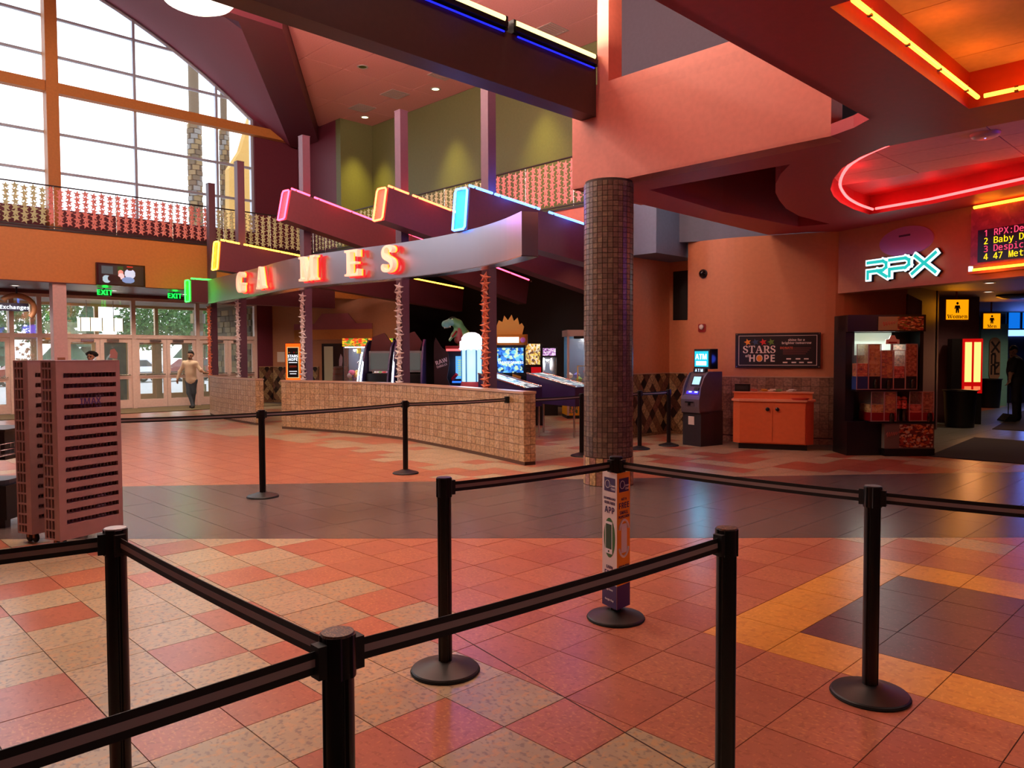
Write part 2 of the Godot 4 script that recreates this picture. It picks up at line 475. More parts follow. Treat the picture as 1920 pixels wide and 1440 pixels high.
	struct("ceiling_low_top", B.new().prism(S, 4.83, 4.95), navy)
	struct("trim_11", B.new().bb(V(-9.6, LOW, -2.78), V(7.39, 4.95, -2.7)), wine)
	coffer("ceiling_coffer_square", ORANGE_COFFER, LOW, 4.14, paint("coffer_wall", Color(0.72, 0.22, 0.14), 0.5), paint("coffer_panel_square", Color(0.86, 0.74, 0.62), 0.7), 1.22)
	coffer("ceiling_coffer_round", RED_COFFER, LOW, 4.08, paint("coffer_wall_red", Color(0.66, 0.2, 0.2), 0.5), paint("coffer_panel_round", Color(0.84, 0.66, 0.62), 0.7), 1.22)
	# the open slot beside the round soffit: side walls up to the floor above
	var vw := B.new()
	for i in VOID.size():
		var a: Vector2 = VOID[i]; var b: Vector2 = VOID[(i + 1) % VOID.size()]
		vw.quad(V(a.x, LOW + 0.1, a.y), V(b.x, LOW + 0.1, b.y), V(b.x, 4.85, b.y), V(a.x, 4.85, a.y))
	struct("trim_12", vw, wine)
	# --- fascia over the corridor, carrying the signs
	struct("wall_corridor_fascia", B.new().prism(pv([13.75, -5.68, 12.95, -3.6, 12.4, -2.2, 11.5, 0.0, 10.0, 3.5, 9.0, 6.0, 9.3, 6.0, 10.3, 3.6, 11.8, 0.1, 12.7, -2.1, 13.25, -3.5, 14.0, -5.5]), 2.72, LOW), terra)
	struct("wall_near_right", B.new().prism(pv([11.9, -1.0, 11.5, 0, 10.0, 3.5, 9.0, 6.0, 9.3, 6.0, 10.3, 3.6, 11.8, 0.1, 12.2, -0.9]), 0, 2.72), terra)

var ORANGE_COFFER := PackedVector2Array([Vector2(4.84, -2.07), Vector2(7.72, -2.05), Vector2(7.72, 0.6), Vector2(4.84, 0.6)])
var RED_COFFER := PackedVector2Array([Vector2(8.42, -0.6), Vector2(8.46, -2.6), Vector2(8.49, -3.03), Vector2(8.74, -3.38), Vector2(9.09, -3.72), Vector2(9.6, -4.04), Vector2(10.14, -4.30), Vector2(10.62, -4.46), Vector2(11.14, -4.58), Vector2(11.8, -4.65), Vector2(12.42, -4.65), Vector2(12.2, -3.68), Vector2(11.65, -2.44), Vector2(10.9, -0.6)])
var VOID := PackedVector2Array([Vector2(8.43, -5.98), Vector2(8.47, -4.06), Vector2(8.85, -4.36), Vector2(9.32, -4.66), Vector2(9.8, -4.9), Vector2(10.31, -5.1), Vector2(11.0, -5.33), Vector2(11.73, -5.47), Vector2(12.83, -5.45), Vector2(12.7, -5.93), Vector2(10.54, -6.12)])

func coffer(called: String, h: PackedVector2Array, y0: float, y1: float, wallm: Material, panelm: Material, s: float):
	var b := B.new()
	for i in h.size():
		var p: Vector2 = h[i]; var q: Vector2 = h[(i + 1) % h.size()]
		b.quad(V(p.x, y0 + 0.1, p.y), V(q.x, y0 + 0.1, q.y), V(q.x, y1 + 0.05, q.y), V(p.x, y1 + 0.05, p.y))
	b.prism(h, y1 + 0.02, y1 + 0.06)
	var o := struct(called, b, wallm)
	for i in 12:
		for j in 12:
			var x0 := 3.9 + i * s * 0.5; var z0 := -6.0 + j * s
			var sq := pv([x0 + 0.006, z0 + 0.006, x0 + s * 0.5 - 0.006, z0 + 0.006, x0 + s * 0.5 - 0.006, z0 + s - 0.006, x0 + 0.006, z0 + s - 0.006])
			if called.ends_with("square"): sq = pv([4.84 + i * s + 0.006, -2.07 + j * s * 0.62 + 0.006, 4.84 + i * s + s - 0.006, -2.07 + j * s * 0.62 + 0.006, 4.84 + i * s + s - 0.006, -2.07 + (j + 1) * s * 0.62 - 0.006, 4.84 + i * s + 0.006, -2.07 + (j + 1) * s * 0.62 - 0.006])
			for g in Geometry2D.intersect_polygons(sq, h): part(o, "ceiling_panel", B.new().prism(g, y1, y1 + 0.02), panelm)

func floor_tiles():
	var fl := struct("floor", B.new().bb(V(-9.9, -0.3, -29.5), V(34, -0.006, 6.3)), mat("grout", Color(0.27, 0.20, 0.17), 0.8))
	var ox := 1.893; var oz := -2.40; var s := 0.408; var g := 0.005
	var tm := {
		"beige": [], "red": [], "slate": [], "plum": [], "yellow": [], "grey": [], "brick": []}
	tm.beige.append(tex_mat("tile_beige", speckle(256, 3, Color(0.68, 0.61, 0.49), Color(0.42, 0.39, 0.38), Color(0.76, 0.62, 0.46), 0.065, 0.04, 0.24, 0.22), 0.30))
	tm.beige.append(tex_mat("tile_beige_warm", speckle(256, 23, Color(0.65, 0.58, 0.46), Color(0.42, 0.38, 0.35), Color(0.75, 0.58, 0.39), 0.065, 0.04, 0.27, 0.20), 0.30))
	tm.red.append(tex_mat("tile_red", speckle(256, 5, Color(0.67, 0.41, 0.31), Color(0.57, 0.32, 0.24), Color(0.80, 0.57, 0.36), 0.04, 0.07, 0.28, 0.30, 2.2), 0.28))
	tm.red.append(tex_mat("tile_red_plain", speckle(256, 15, Color(0.65, 0.39, 0.30), Color(0.56, 0.31, 0.23), Color(0.77, 0.52, 0.33), 0.04, 0.07, 0.30, 0.42, 2.2), 0.28))
	tm.brick.append(tex_mat("tile_brick", speckle(256, 25, Color(0.62, 0.35, 0.27), Color(0.53, 0.27, 0.21), Color(0.75, 0.51, 0.33), 0.04, 0.07, 0.30, 0.36, 2.2), 0.28))
	tm.slate.append(tex_mat("tile_slate", speckle(256, 8, Color(0.37, 0.32, 0.31), Color(0.33, 0.28, 0.27), Color(0.43, 0.38, 0.36), 0.03, 0.05, 0.25, 0.45, 2.0), 0.26))
	tm.plum.append(tex_mat("tile_plum", speckle(256, 9, Color(0.38, 0.24, 0.26), Color(0.31, 0.19, 0.21), Color(0.55, 0.38, 0.35), 0.03, 0.06, 0.28, 0.40, 2.0), 0.28))
	tm.yellow.append(tex_mat("tile_yellow", speckle(256, 10, Color(0.83, 0.58, 0.26), Color(0.74, 0.48, 0.20), Color(0.90, 0.66, 0.34), 0.03, 0.05, 0.25, 0.30, 2.0), 0.28))
	tm.grey.append(tex_mat("tile_grey", speckle(256, 11, Color(0.40, 0.40, 0.38), Color(0.28, 0.28, 0.28), Color(0.52, 0.52, 0.48), 0.03, 0.05, 0.25, 0.35, 2.0), 0.28))
	var reds := {}
	for q in [[-3, 3], [-3, 4], [-2, 2], [-2, 7], [-2, 9], [-1, 2], [-1, 4], [-1, 9], [0, 0], [0, 3], [0, 5], [0, 8], [0, 11], [1, 3], [1, 7], [1, 10], [2, 4], [2, 6], [-5, 3], [-4, 6], [-3, 8], [-4, 1], [-1, 12], [-2, 13], [-4, 11], [-6, 8], [0, 13], [1, -1], [-1, 0], [2, 9]]: reds[q] = true
	var beiges := {}
	for q in [[2, 3], [2, 5], [3, 9], [2, 7], [2, 8], [2, 10], [3, 10], [13, -1], [13, -2], [12, 0]]: beiges[q] = true
	# shared tile meshes: four cuts of the sheet
	var cut := []
	for v in 4:
		var o := Vector2(0.5 * (v % 2), 0.5 * (v / 2))
		cut.append(tile_mesh(s, g, o, v))
	var near_line := PackedVector2Array([Vector2(-40, 0), Vector2(9.62 + 40, 40), Vector2(-40, 40)])
	var e0 := Vector2(-10.0, -10.0 - 9.62); var e1 := Vector2(16.0, 16.0 - 9.62)
	var f0 := Vector2(-10.0, -21.46); var f1 := Vector2(16.0, 0.48)
	var near_r := PackedVector2Array([e0, e1, Vector2(16, 30), Vector2(-30, 30), Vector2(-30, -19.6)])
	var band_r := PackedVector2Array([e0, f0, f1, e1])
	var far_r := PackedVector2Array([f0, Vector2(-10, -60), Vector2(60, -60), Vector2(60, 1), f1])
	var cells := []
	for i in range(-28, 78):
		for j in range(-20, 57):
			var x := ox + i * s; var z := oz - j * s
			var c := Vector2(x + s / 2, z - s / 2)
			if c.x > 13.8 and (c.y < -5.6 and c.x < 15 or c.y > 0): pass
			if c.y < -23.3 or (c.x > 18 and c.y < -8): continue
			if c.x < c.y * -1 * 0.05 - 9: continue
			var p := Vector2(c.x * 0.713 - c.y * 0.701, c.x * 0.701 + c.y * 0.713)   # depth, sideways
			if p.x < 1.2 or absf(p.y) > p.x * 0.72 + 0.6: continue
			cells.append([p.x, i, j, c])
	cells.sort_custom(func(a, b): return a[0] < b[0])
	var rest := {}
	var count := 0
	var counter_all := COUNTER + COUNTER_FAR
	for cell in cells:
		var i: int = cell[1]; var j: int = cell[2]; var c: Vector2 = cell[3]
		var d := c.x - c.y
		var sq := PackedVector2Array([Vector2(c.x - s / 2, c.y - s / 2), Vector2(c.x + s / 2, c.y - s / 2), Vector2(c.x + s / 2, c.y + s / 2), Vector2(c.x - s / 2, c.y + s / 2)])
		var far_edge := 13.53 + (c.x - 3.22) * 0.156
		var hsh := absi((i * 73856093) ^ (j * 19349663)) % 1000
		var zones := []
		if d < 9.62 - s: zones = [[near_r, true]]
		elif d < 9.62 + s: zones = [[near_r, false], [band_r, false]]
		elif d < far_edge - s: zones = [[band_r, true]]
		elif d < far_edge + s: zones = [[band_r, false], [far_r, false]]
		else: zones = [[far_r, true]]
		for zn in zones:
			var kind := "red"
			if zn[0] == near_r:
				kind = "beige" if i <= 1 else "red"
				if i > 1 and hsh % 5 == 0: kind = "brick"
				if reds.has([i, j]): kind = "red"
				if beiges.has([i, j]): kind = "beige"
				if i >= 5 and i <= 10 and j <= -1:
					kind = "yellow"
					if i >= 6 and i <= 9 and j <= -2: kind = "plum"
			elif zn[0] == band_r: kind = "slate"
			else:
				var dc := 99.0
				for v in counter_all: dc = minf(dc, v.distance_to(c))
				if dc < 1.5 and c.x < 8.9 and hsh % 100 < 68: kind = "beige"
				elif c.x < 3.6 and hsh % 100 < 52: kind = "beige"
				elif c.x > 8.9: kind = "beige" if hsh % 100 < 66 else "brick"
				if c.x - c.y * 0.55 > 16.1 and c.x > 12.9 and c.y > -6.2: kind = "grey"
			var ms: Array = tm[kind]
			var m: Material = ms[hsh % ms.size()]
			if zn[1] and count < 300 and absf(cell[0]) < 40:
				var o := part(fl, "tile", cut[hsh % 4], m, Transform3D(Basis(), V(c.x, -0.0005 * (hsh % 3), c.y)))
				count += 1
			else:
				var key: String = kind + str(hsh % ms.size())
				if not rest.has(key):
					var stt := SurfaceTool.new(); stt.begin(Mesh.PRIMITIVE_TRIANGLES); stt.set_smooth_group(-1); rest[key] = [stt, m, kind]
				var polys: Array = [sq] if zn[1] else Geometry2D.intersect_polygons(sq, zn[0])
				for poly in polys:
					for shr in ([poly] if false else Geometry2D.offset_polygon(poly, -g / 2)): add_tile(rest[key][0], shr, c, s, hsh % 4)
	for key in rest:
		rest[key][0].generate_normals()
		stuff(part(fl, rest[key][2] + "_tile_field", rest[key][0].commit(), rest[key][1]))
	# saw-cut joint that crosses the tiles at a slant
	part(fl, "control_joint", B.new().prism(pv([2.905, -3.60, 2.911, -3.60, 2.46, -0.9, 2.454, -0.9]), -0.004, 0.0006), mat("joint", Color(0.24, 0.15, 0.12), 0.8))

func tile_mesh(s: float, g: float, o: Vector2, turn: int) -> ArrayMesh:
	var st := SurfaceTool.new(); st.begin(Mesh.PRIMITIVE_TRIANGLES); st.set_smooth_group(-1)
	var h := s / 2 - g / 2
	add_tile(st, PackedVector2Array([Vector2(-h, -h), Vector2(h, -h), Vector2(h, h), Vector2(-h, h)]), Vector2.ZERO, s, turn)
	st.generate_normals()
	return st.commit()
func add_tile(st: SurfaceTool, poly: PackedVector2Array, c: Vector2, s: float, v: int):
	var o := Vector2(0.5 * (v % 2), 0.5 * (v / 2))
	var p := poly
	var area := 0.0
	for i in p.size(): area += p[i].cross(p[(i + 1) % p.size()])
	if area < 0:
		p = poly.duplicate(); p.reverse()
	var uv := func(q: Vector2) -> Vector2:
		var l: Vector2 = (q - c) / s + Vector2(0.5, 0.5)
		if v % 2 == 1: l = Vector2(l.y, 1 - l.x)
		return o + l * 0.5
	var t := Geometry2D.triangulate_polygon(p)
	for i in range(0, t.size(), 3):
		var a := p[t[i]]; var b := p[t[i + 1]]; var cc := p[t[i + 2]]
		if (b - a).cross(cc - a) < 0:
			var w := b; b = cc; cc = w
		for q in [a, b, cc]:      # seen from above x right, z down: positive area runs clockwise
			st.set_uv(uv.call(q)); st.add_vertex(V(q.x, 0, q.y))
	for i in p.size():
		var a := p[i]; var b := p[(i + 1) % p.size()]
		for q in [[a, 0.0], [a, -0.006], [b, -0.006], [a, 0.0], [b, -0.006], [b, 0.0]]:
			st.set_uv(uv.call(q[0])); st.add_vertex(V(q[0].x, q[1], q[0].y))

func lamps():
	# recessed downlights of the lobby ceiling; the pair row along the olive wall washes it
	for q in [[14.6, -21.83, true], [14.6, -18.08, true], [14.6, -14.33, true], [14.6, -10.6, true], [12.05, -18.1, false]]:
		downlight(V(q[0], HIGH, q[1]), 0.13, q[2], Color(1.0, 0.90, 0.40), 34.0, 32.0, "round recessed downlight in pink ceiling " + (("lit, in the corner of the olive walls" if q[1] < -21 else ("lit, above the middle of the olive wall" if q[1] < -17 else ("lit, above the olive wall behind the dark beam" if q[1] < -14 else "lit, above the near end of the olive wall"))) if q[2] else "unlit, nearest the dark rib"))
	for x in [1.0, 4.0, 7.0]:  # unseen cans, added to light the lobby
		for z in [-14.0, -10.0, -6.0]:
			downlight(V(x, HIGH, z), 0.2, true, Color(1.0, 0.88, 0.78), 15.0, 75.0, "added unseen round recessed downlight in the high lobby ceiling")
	for x in [-1.0, 2.6, 6.3]:  # unseen cans behind the viewer, added as warm fill light
		for z in [1.6, 4.2]:
			downlight(V(x, LOW, z), 0.12, true, Color(1.0, 0.86, 0.80), 2.8, 75.0, "added unseen round recessed downlight in the low wine red ceiling")
	downlight(V(5.6, 9.6, -3.6), 0.2, true, Color(1.0, 0.86, 0.76), 14.0, 75.0, "round recessed downlight over the coral parapet")
	for q in [[4.9, -24.0], [7.35, -24.0], [9.4, -24.0], [11.4, -24.0]]:
		downlight(V(q[0], 3.56, q[1]), 0.1, true, Color(1.0, 0.90, 0.80), 6.0, 70.0, "round recessed downlight under the orange balcony " + {4.9: "above the horseshoe arch", 7.35: "behind the television", 9.4: "right of the television", 11.4: "nearest the stone wall"}[q[0]])

	for q in [[14.25, 4.5, -20.6, "under the mezzanine by the doorway"], [14.3, 4.5, -16.5, "under the mezzanine in the arcade"], [14.3, 4.5, -11.5, "under the mezzanine near the yellow crane"]]:
		downlight(V(q[0], q[1], q[2]), 0.1, true, Color(1.0, 0.84, 0.68), 4.0, 55.0, "round recessed downlight " + q[3])
	for q in [[16.6, -4.0, "near the candy rack"], [19.0, -4.6, "above the Women sign"], [23.5, -4.6, "above the Men sign"], [26.2, -5.2, "in front of the aqua pillar"]]:  # cans added to brighten the dark corridor and the pillar
		downlight(V(q[0], 2.98, q[1]), 0.09, true, Color(1.0, 0.82, 0.66), 3.2, 70.0, "added round recessed downlight in the corridor ceiling " + q[2])

func downlight(at: Vector3, r: float, lit: bool, col: Color, e: float, angle: float, label: String):
	var t := thing("downlight", label, "ceiling light", at, 0, "recessed downlights")
	part(t, "trim_ring", B.new().lathe([Vector2(r * 0.85, 0.0), Vector2(r * 0.85, -0.012), Vector2(r * 1.15, -0.012), Vector2(r * 1.2, -0.002)], 18), mat("lamp_trim", Color(0.75, 0.72, 0.72), 0.35, 0.4))
	if lit:
		part(t, "lens", B.new().lathe([Vector2(0.001, -0.008), Vector2(r * 0.84, -0.008)], 18), glow("lens_" + str(col), col.lerp(Color.WHITE, 0.5), 3.0))
		lamp_spot(V(0, -0.03, 0), V(0, -1, 0), col, e, angle, r, t)
	else: part(t, "lens", B.new().lathe([Vector2(0.001, -0.004), Vector2(r * 0.84, -0.008)], 18), mat("dark_chrome", Color(0.35, 0.33, 0.33), 0.15, 0.9))

# ---------------------------------------------------------------- entrance doors
func entrance():
	var fr := paint("door_metal", Color(0.88, 0.76, 0.72), 0.4, 0.03)
	var gl := glass("door_glass", Color(0.85, 0.95, 0.93), 0.07)
	var steel := mat("steel", Color(0.72, 0.70, 0.68), 0.25, 0.9)
	var win := Node3D.new(); win.name = "window_2"; add_child(win); win.set_meta("kind", "structure")
	storefront(win, -25.5, fr, gl)
	var out := Node3D.new(); out.name = "window_3"; add_child(out); out.set_meta("kind", "structure")
	var yel := paint("door_metal_outer", Color(0.80, 0.62, 0.40), 0.4, 0.03)
	storefront(out, -29.2, yel, gl)
	var n := 1
	for z in [-25.5, -29.2]:
		for pair in [[6.41, 8.35], [8.35, 10.36], [10.36, 12.43], [3.35, 5.08]]:
			var a: float = pair[0] + 0.06; var b: float = pair[1] - 0.06; var m := (a + b) / 2
			for leaf in [[a, m - 0.005, 1], [m + 0.005, b, -1]]:
				var d := Node3D.new(); d.name = "door_%d" % n; n += 1; add_child(d); d.set_meta("kind", "structure")
				door_leaf(d, leaf[0], leaf[1], z, leaf[2], fr if z > -26 else yel, gl, steel)
	# star-etched sidelight
	var sl := thing("etched_glass_panel", "glass sidelight covered in etched silver stars left of the pink pillar", "glass panel", V(5.42, 0, -25.44))
	part(sl, "pane", B.new().bb(V(-0.31, 0.1, -0.01), V(0.31, 2.2, 0.0)), gl)
	var sb := B.new()
	var r2 := RandomNumberGenerator.new(); r2.seed = 5
	for k in 120: sb.star(V(r2.randf_range(-0.27, 0.27), r2.randf_range(0.16, 2.15), 0.006), r2.randf_range(0.03, 0.075), 0.006, Transform3D(), r2.randf() * 6)
	stuff(part(sl, "etched_stars", sb, mat("etched", Color(0.72, 0.66, 0.60), 0.35, 0.3)))
	# carpet
	one("entrance_carpet", B.new().bb(V(-9, 0.0, -25.38), V(12.4, 0.012, -23.32)), tex_mat("carpet", speckle(128, 31, Color(0.42, 0.35, 0.22), Color(0.30, 0.25, 0.16), Color(0.52, 0.45, 0.30), 0.2, 0.2, 0.05, 0.15), 0.95, 1.2), "olive brown walk-off carpet along the entrance doors", "carpet")
	struct("ceiling_vestibule", B.new().bb(V(-9, 3.47, -29.3), V(12.6, 3.58, -25.7)), paint("vestibule_ceiling", Color(0.62, 0.50, 0.42), 0.6))
	struct("wall_vestibule_end", B.new().bb(V(12.45, 0, -29.3), V(12.7, 3.58, -25.7)), paint("stone_end", Color(0.50, 0.42, 0.33), 0.8))
	var stone := Node3D.new(); stone.name = "wall_vestibule_stone"; add_child(stone); stone.set_meta("kind", "structure")
	var sm := [paint("rock_a", Color(0.58, 0.48, 0.32), 0.8), paint("rock_b", Color(0.44, 0.36, 0.26), 0.8), paint("rock_c", Color(0.66, 0.56, 0.40), 0.8)]
	for j in 15:
		var z := -25.8 - 0.1 * (j % 2)
		while z > -29.0:
			var w := rng.randf_range(0.2, 0.45)
			part(stone, "stone", B.new().bb(V(12.38 - rng.randf() * 0.03, 0.2 + j * 0.21, z - w + 0.02), V(12.45, 0.39 + j * 0.21, z)), sm[rng.randi() % 3])
			z -= w
	# pillar under the balcony
	struct("trim_13", B.new().bb(V(5.45, 0, -22.95), V(5.77, 3.58, -22.62)), paint("pillar_pink", Color(0.84, 0.70, 0.70), 0.5))
	one("pillar_notice", B.new().bb(V(5.52, 1.5, -22.62), V(5.70, 1.62, -22.605)), mat("brass_plate", Color(0.55, 0.36, 0.26), 0.4), "small brown plate on the pink pillar", "notice")
	# hanging lantern in the vestibule
	var lb := thing("hanging_lantern", "long glowing white lantern hanging in the vestibule behind the glass", "hanging light", V(7.9, 2.47, -27.2))
	part(lb, "shade", B.new().bb(V(-0.62, 0, -0.2), V(0.62, 0.42, 0.2)), glow("lantern", Color(1.0, 0.96, 0.84), 2.6, Color(0.9, 0.88, 0.8)))
	for x in [-0.35, 0.0, 0.35, 0.63, -0.63]: part(lb, "rib", B.new().bb(V(x - 0.012, -0.01, 0.2), V(x + 0.012, 0.43, 0.212)), mat("lantern_rib", Color(0.55, 0.40, 0.24), 0.5))
	for x in [-0.4, 0.4]: part(lb, "rod", B.new().tube([V(x, 0.42, 0), V(x, 1.0, 0)], 0.012, 6), steel)
	lamp_area(V(0, -0.03, 0), V(0, -1, 0), Color(1.0, 0.95, 0.82), 1.6, Vector2(1.2, 0.38), lb)
	# poster case
	var pc := thing("poster_case", "dark standing poster with a red patch inside the vestibule", "poster", V(8.2, 0, -26.9))
	part(pc, "case", B.new().bb(V(-0.36, 0.0, -0.05), V(0.36, 2.15, 0.05)), mat("poster_dark", Color(0.10, 0.09, 0.09), 0.3))
	var red_m := mat("poster_red", Color(0.85, 0.06, 0.09), 0.5)
	part(pc, "red_print", B.new().ext(pv([-0.16, 1.6, 0.08, 1.56, 0.1, 1.75, 0.0, 1.9, -0.12, 1.86]), 0.006, Transform3D(Basis(), V(0, 0, 0.05))), red_m)
	part(pc, "pale_print", B.new().ext(pv([-0.06, 1.4, 0.08, 1.36, 0.1, 1.54, -0.06, 1.56]), 0.005, Transform3D(Basis(), V(0, 0, 0.05))), mat("cream", Color(0.86, 0.80, 0.68), 0.6))
	# exit signs
	for x in [6.92, 8.84]:
		var e := thing("exit_sign", "green lit EXIT sign hanging %s" % ("under the television" if x < 8 else "between the television and the green neon"), "exit sign", V(x, 3.34, -23.4), 0, "exit signs")
		part(e, "housing", B.new().bb(V(-0.17, 0, -0.03), V(0.17, 0.2, 0.03)), mat("exit_black", Color(0.02, 0.05, 0.03), 0.4))
		part(e, "stem", B.new().tube([V(0, 0.2, 0), V(0, 0.24, 0)], 0.02, 6), mat("exit_black"))
		text(e, "EXIT", 0.15, glow("exit_green", Color(0.1, 1.0, 0.3), 2.2), Transform3D(Basis(), V(0, 0.1, 0.032)), null, 0.004)
		lamp_omni(V(0, 0.1, 0.1), Color(0.1, 1, 0.3), 0.06, 0.08, e)
	# television
	var tv := thing("television", "flat black television showing a film scene on the orange balcony front", "television", V(7.06, 3.85, -22.42))
	part(tv, "casing", B.new().bb(V(-0.62, -0.29, -0.05), V(0.62, 0.31, 0.04)), mat("tv_black", Color(0.02, 0.02, 0.022), 0.25))
	part(tv, "wall_mount", B.new().bb(V(-0.15, -0.1, -0.08), V(0.15, 0.1, -0.05)), mat("tv_black"))
	var scr := B.new()
	scr.quv(V(-0.57, 0.27, 0.043), V(-0.57, -0.25, 0.043), V(0.57, -0.25, 0.043), V(0.57, 0.27, 0.043))
	var sm2 := tex_mat("tv_picture", film_scene(), 0.3)
	sm2.emission_enabled = true; sm2.emission_texture = sm2.albedo_texture; sm2.emission = Color.WHITE; sm2.emission_operator = BaseMaterial3D.EMISSION_OP_MULTIPLY; sm2.emission_energy_multiplier = 1.0
	part(tv, "screen", scr, sm2)
	# guest services sign: arched horseshoe and lit words
	var gs := thing("horseshoe_arch", "tan wooden horseshoe arch over the lit Exchanges sign", "sign", V(5.0, 0, -24.6))
	var arc := []
	for k in 15:
		var a := lerpf(2.5, -0.75, k / 14.0)
		arc.append(V(0.05 + cos(a) * 0.42, 2.98 + sin(a) * 0.35, 0))
	part(gs, "arch", B.new().tube(arc, 0.055, 8, false, Vector2(1.0, 1.3)), paint("arch_wood", Color(0.68, 0.46, 0.32), 0.5))
	text(gs, "Upgrades/Exchanges", 0.105, glow("white_letters", Color(0.95, 0.97, 1.0), 1.6), Transform3D(Basis(), V(-0.36, 3.0, 0.03)), null, 0.01)
	part(gs, "back_panel", B.new().bb(V(-1.3, 2.9, -0.03), V(0.32, 3.12, 0.02)), mat("indigo", Color(0.13, 0.12, 0.22), 0.4))
	part(gs, "hanger", B.new().bb(V(0.03, 3.30, -0.02), V(0.07, 3.56, 0.02)), mat("indigo"))

func film_scene() -> Image:
	var im := Image.create(96, 54, false, Image.FORMAT_RGB8)
	im.fill(Color(0.05, 0.07, 0.08))
	im.fill_rect(Rect2i(6, 4, 24, 22), Color(0.20, 0.28, 0.30)); im.fill_rect(Rect2i(30, 2, 22, 26), Color(0.10, 0.13, 0.14))
	im.fill_rect(Rect2i(40, 3, 14, 20), Color(0.06, 0.24, 0.10)); im.fill_rect(Rect2i(52, 0, 40, 54), Color(0.07, 0.09, 0.09))
	for q in [[16, 40, 9, 11, Color(0.55, 0.68, 0.74)], [46, 20, 6, 8, Color(0.82, 0.50, 0.46)], [47, 30, 7, 9, Color(0.85, 0.70, 0.72)], [66, 22, 12, 14, Color(0.68, 0.74, 0.84)], [62, 40, 14, 9, Color(0.38, 0.50, 0.68)], [66, 7, 6, 6, Color(0.10, 0.06, 0.06)], [66, 2, 7, 2, Color(0.7, 0.12, 0.1)], [32, 38, 14, 10, Color(0.03, 0.03, 0.05)]]:
		for y in range(54):
			for x in range(96):
				var d := pow((x - q[0]) / float(q[2]), 2) + pow((y - q[1]) / float(q[3]), 2)
				if d < 1: im.set_pixel(x, y, q[4])
	return im

func storefront(p: Node, z: float, fr: Material, gl: Material):
	var xs := [-9.0, -6.5, -4.2, -1.9, 0.4, 1.9, 3.35, 5.08, 5.77, 6.41, 8.35, 10.36, 12.40]
	for x in xs: part(p, "mullion", B.new().bb(V(x - 0.06, 0, z - 0.07), V(x + 0.06, 3.47, z + 0.07)), fr)
	part(p, "transom_bar", B.new().bb(V(-9, 2.2, z - 0.065), V(12.4, 2.32, z + 0.065)), fr)
	part(p, "head_bar", B.new().bb(V(-9, 3.38, z - 0.065), V(12.4, 3.47, z + 0.065)), fr)
	for i in xs.size() - 1:
		part(p, "pane", B.new().bb(V(xs[i] + 0.06, 2.32, z - 0.006), V(xs[i + 1] - 0.06, 3.38, z + 0.006)), gl)
		if not xs[i] in [3.35, 6.41, 8.35, 10.36]:
			part(p, "pane", B.new().bb(V(xs[i] + 0.06, 0.1, z - 0.006), V(xs[i + 1] - 0.06, 2.2, z + 0.006)), gl)
			part(p, "bottom_rail", B.new().bb(V(xs[i] + 0.06, 0.0, z - 0.05), V(xs[i + 1] - 0.06, 0.1, z + 0.05)), fr)

func door_leaf(d: Node, a: float, b: float, z: float, side: int, fr: Material, gl: Material, steel: Material):
	for q in [[a, a + 0.11], [b - 0.11, b]]: part(d, "stile", B.new().bb(V(q[0], 0.02, z - 0.025), V(q[1], 2.19, z + 0.025)), fr)
	for q in [[0.02, 0.28], [0.93, 1.03], [2.07, 2.19]]: part(d, "rail", B.new().bb(V(a + 0.11, q[0], z - 0.025), V(b - 0.11, q[1], z + 0.025)), fr)
	part(d, "pane", B.new().bb(V(a + 0.11, 0.28, z - 0.006), V(b - 0.11, 0.93, z + 0.006)), gl)
	part(d, "pane", B.new().bb(V(a + 0.11, 1.03, z - 0.006), V(b - 0.11, 2.07, z + 0.006)), gl)
	part(d, "push_bar", B.new().tube([V(a + 0.06, 1.06, z + 0.07), V(b - 0.06, 1.06, z + 0.07)], 0.018, 6), steel)
	var cx := b - 0.35 if side > 0 else a + 0.35
	part(d, "closer", B.new().bb(V(cx - 0.17, 2.10, z + 0.025), V(cx + 0.17, 2.17, z + 0.08)), steel)

# ---------------------------------------------------------------- tiled counters
func counters():
	var tan_m := [paint("tile_tan_a", Color(0.82, 0.66, 0.46), 0.35, 0.16, 1.5), paint("tile_tan_b", Color(0.78, 0.61, 0.42), 0.35, 0.16, 1.5), paint("tile_tan_c", Color(0.85, 0.70, 0.52), 0.35, 0.16, 1.5)]
	tiled_counter("tiled_counter", COUNTER, 0.15, tan_m, tan_m, "long curved tan tiled counter in front of the arcade machines")
	tiled_counter("tiled_counter", COUNTER_FAR, 0.15, tan_m, tan_m, "short curved tan tiled counter nearest the entrance doors")

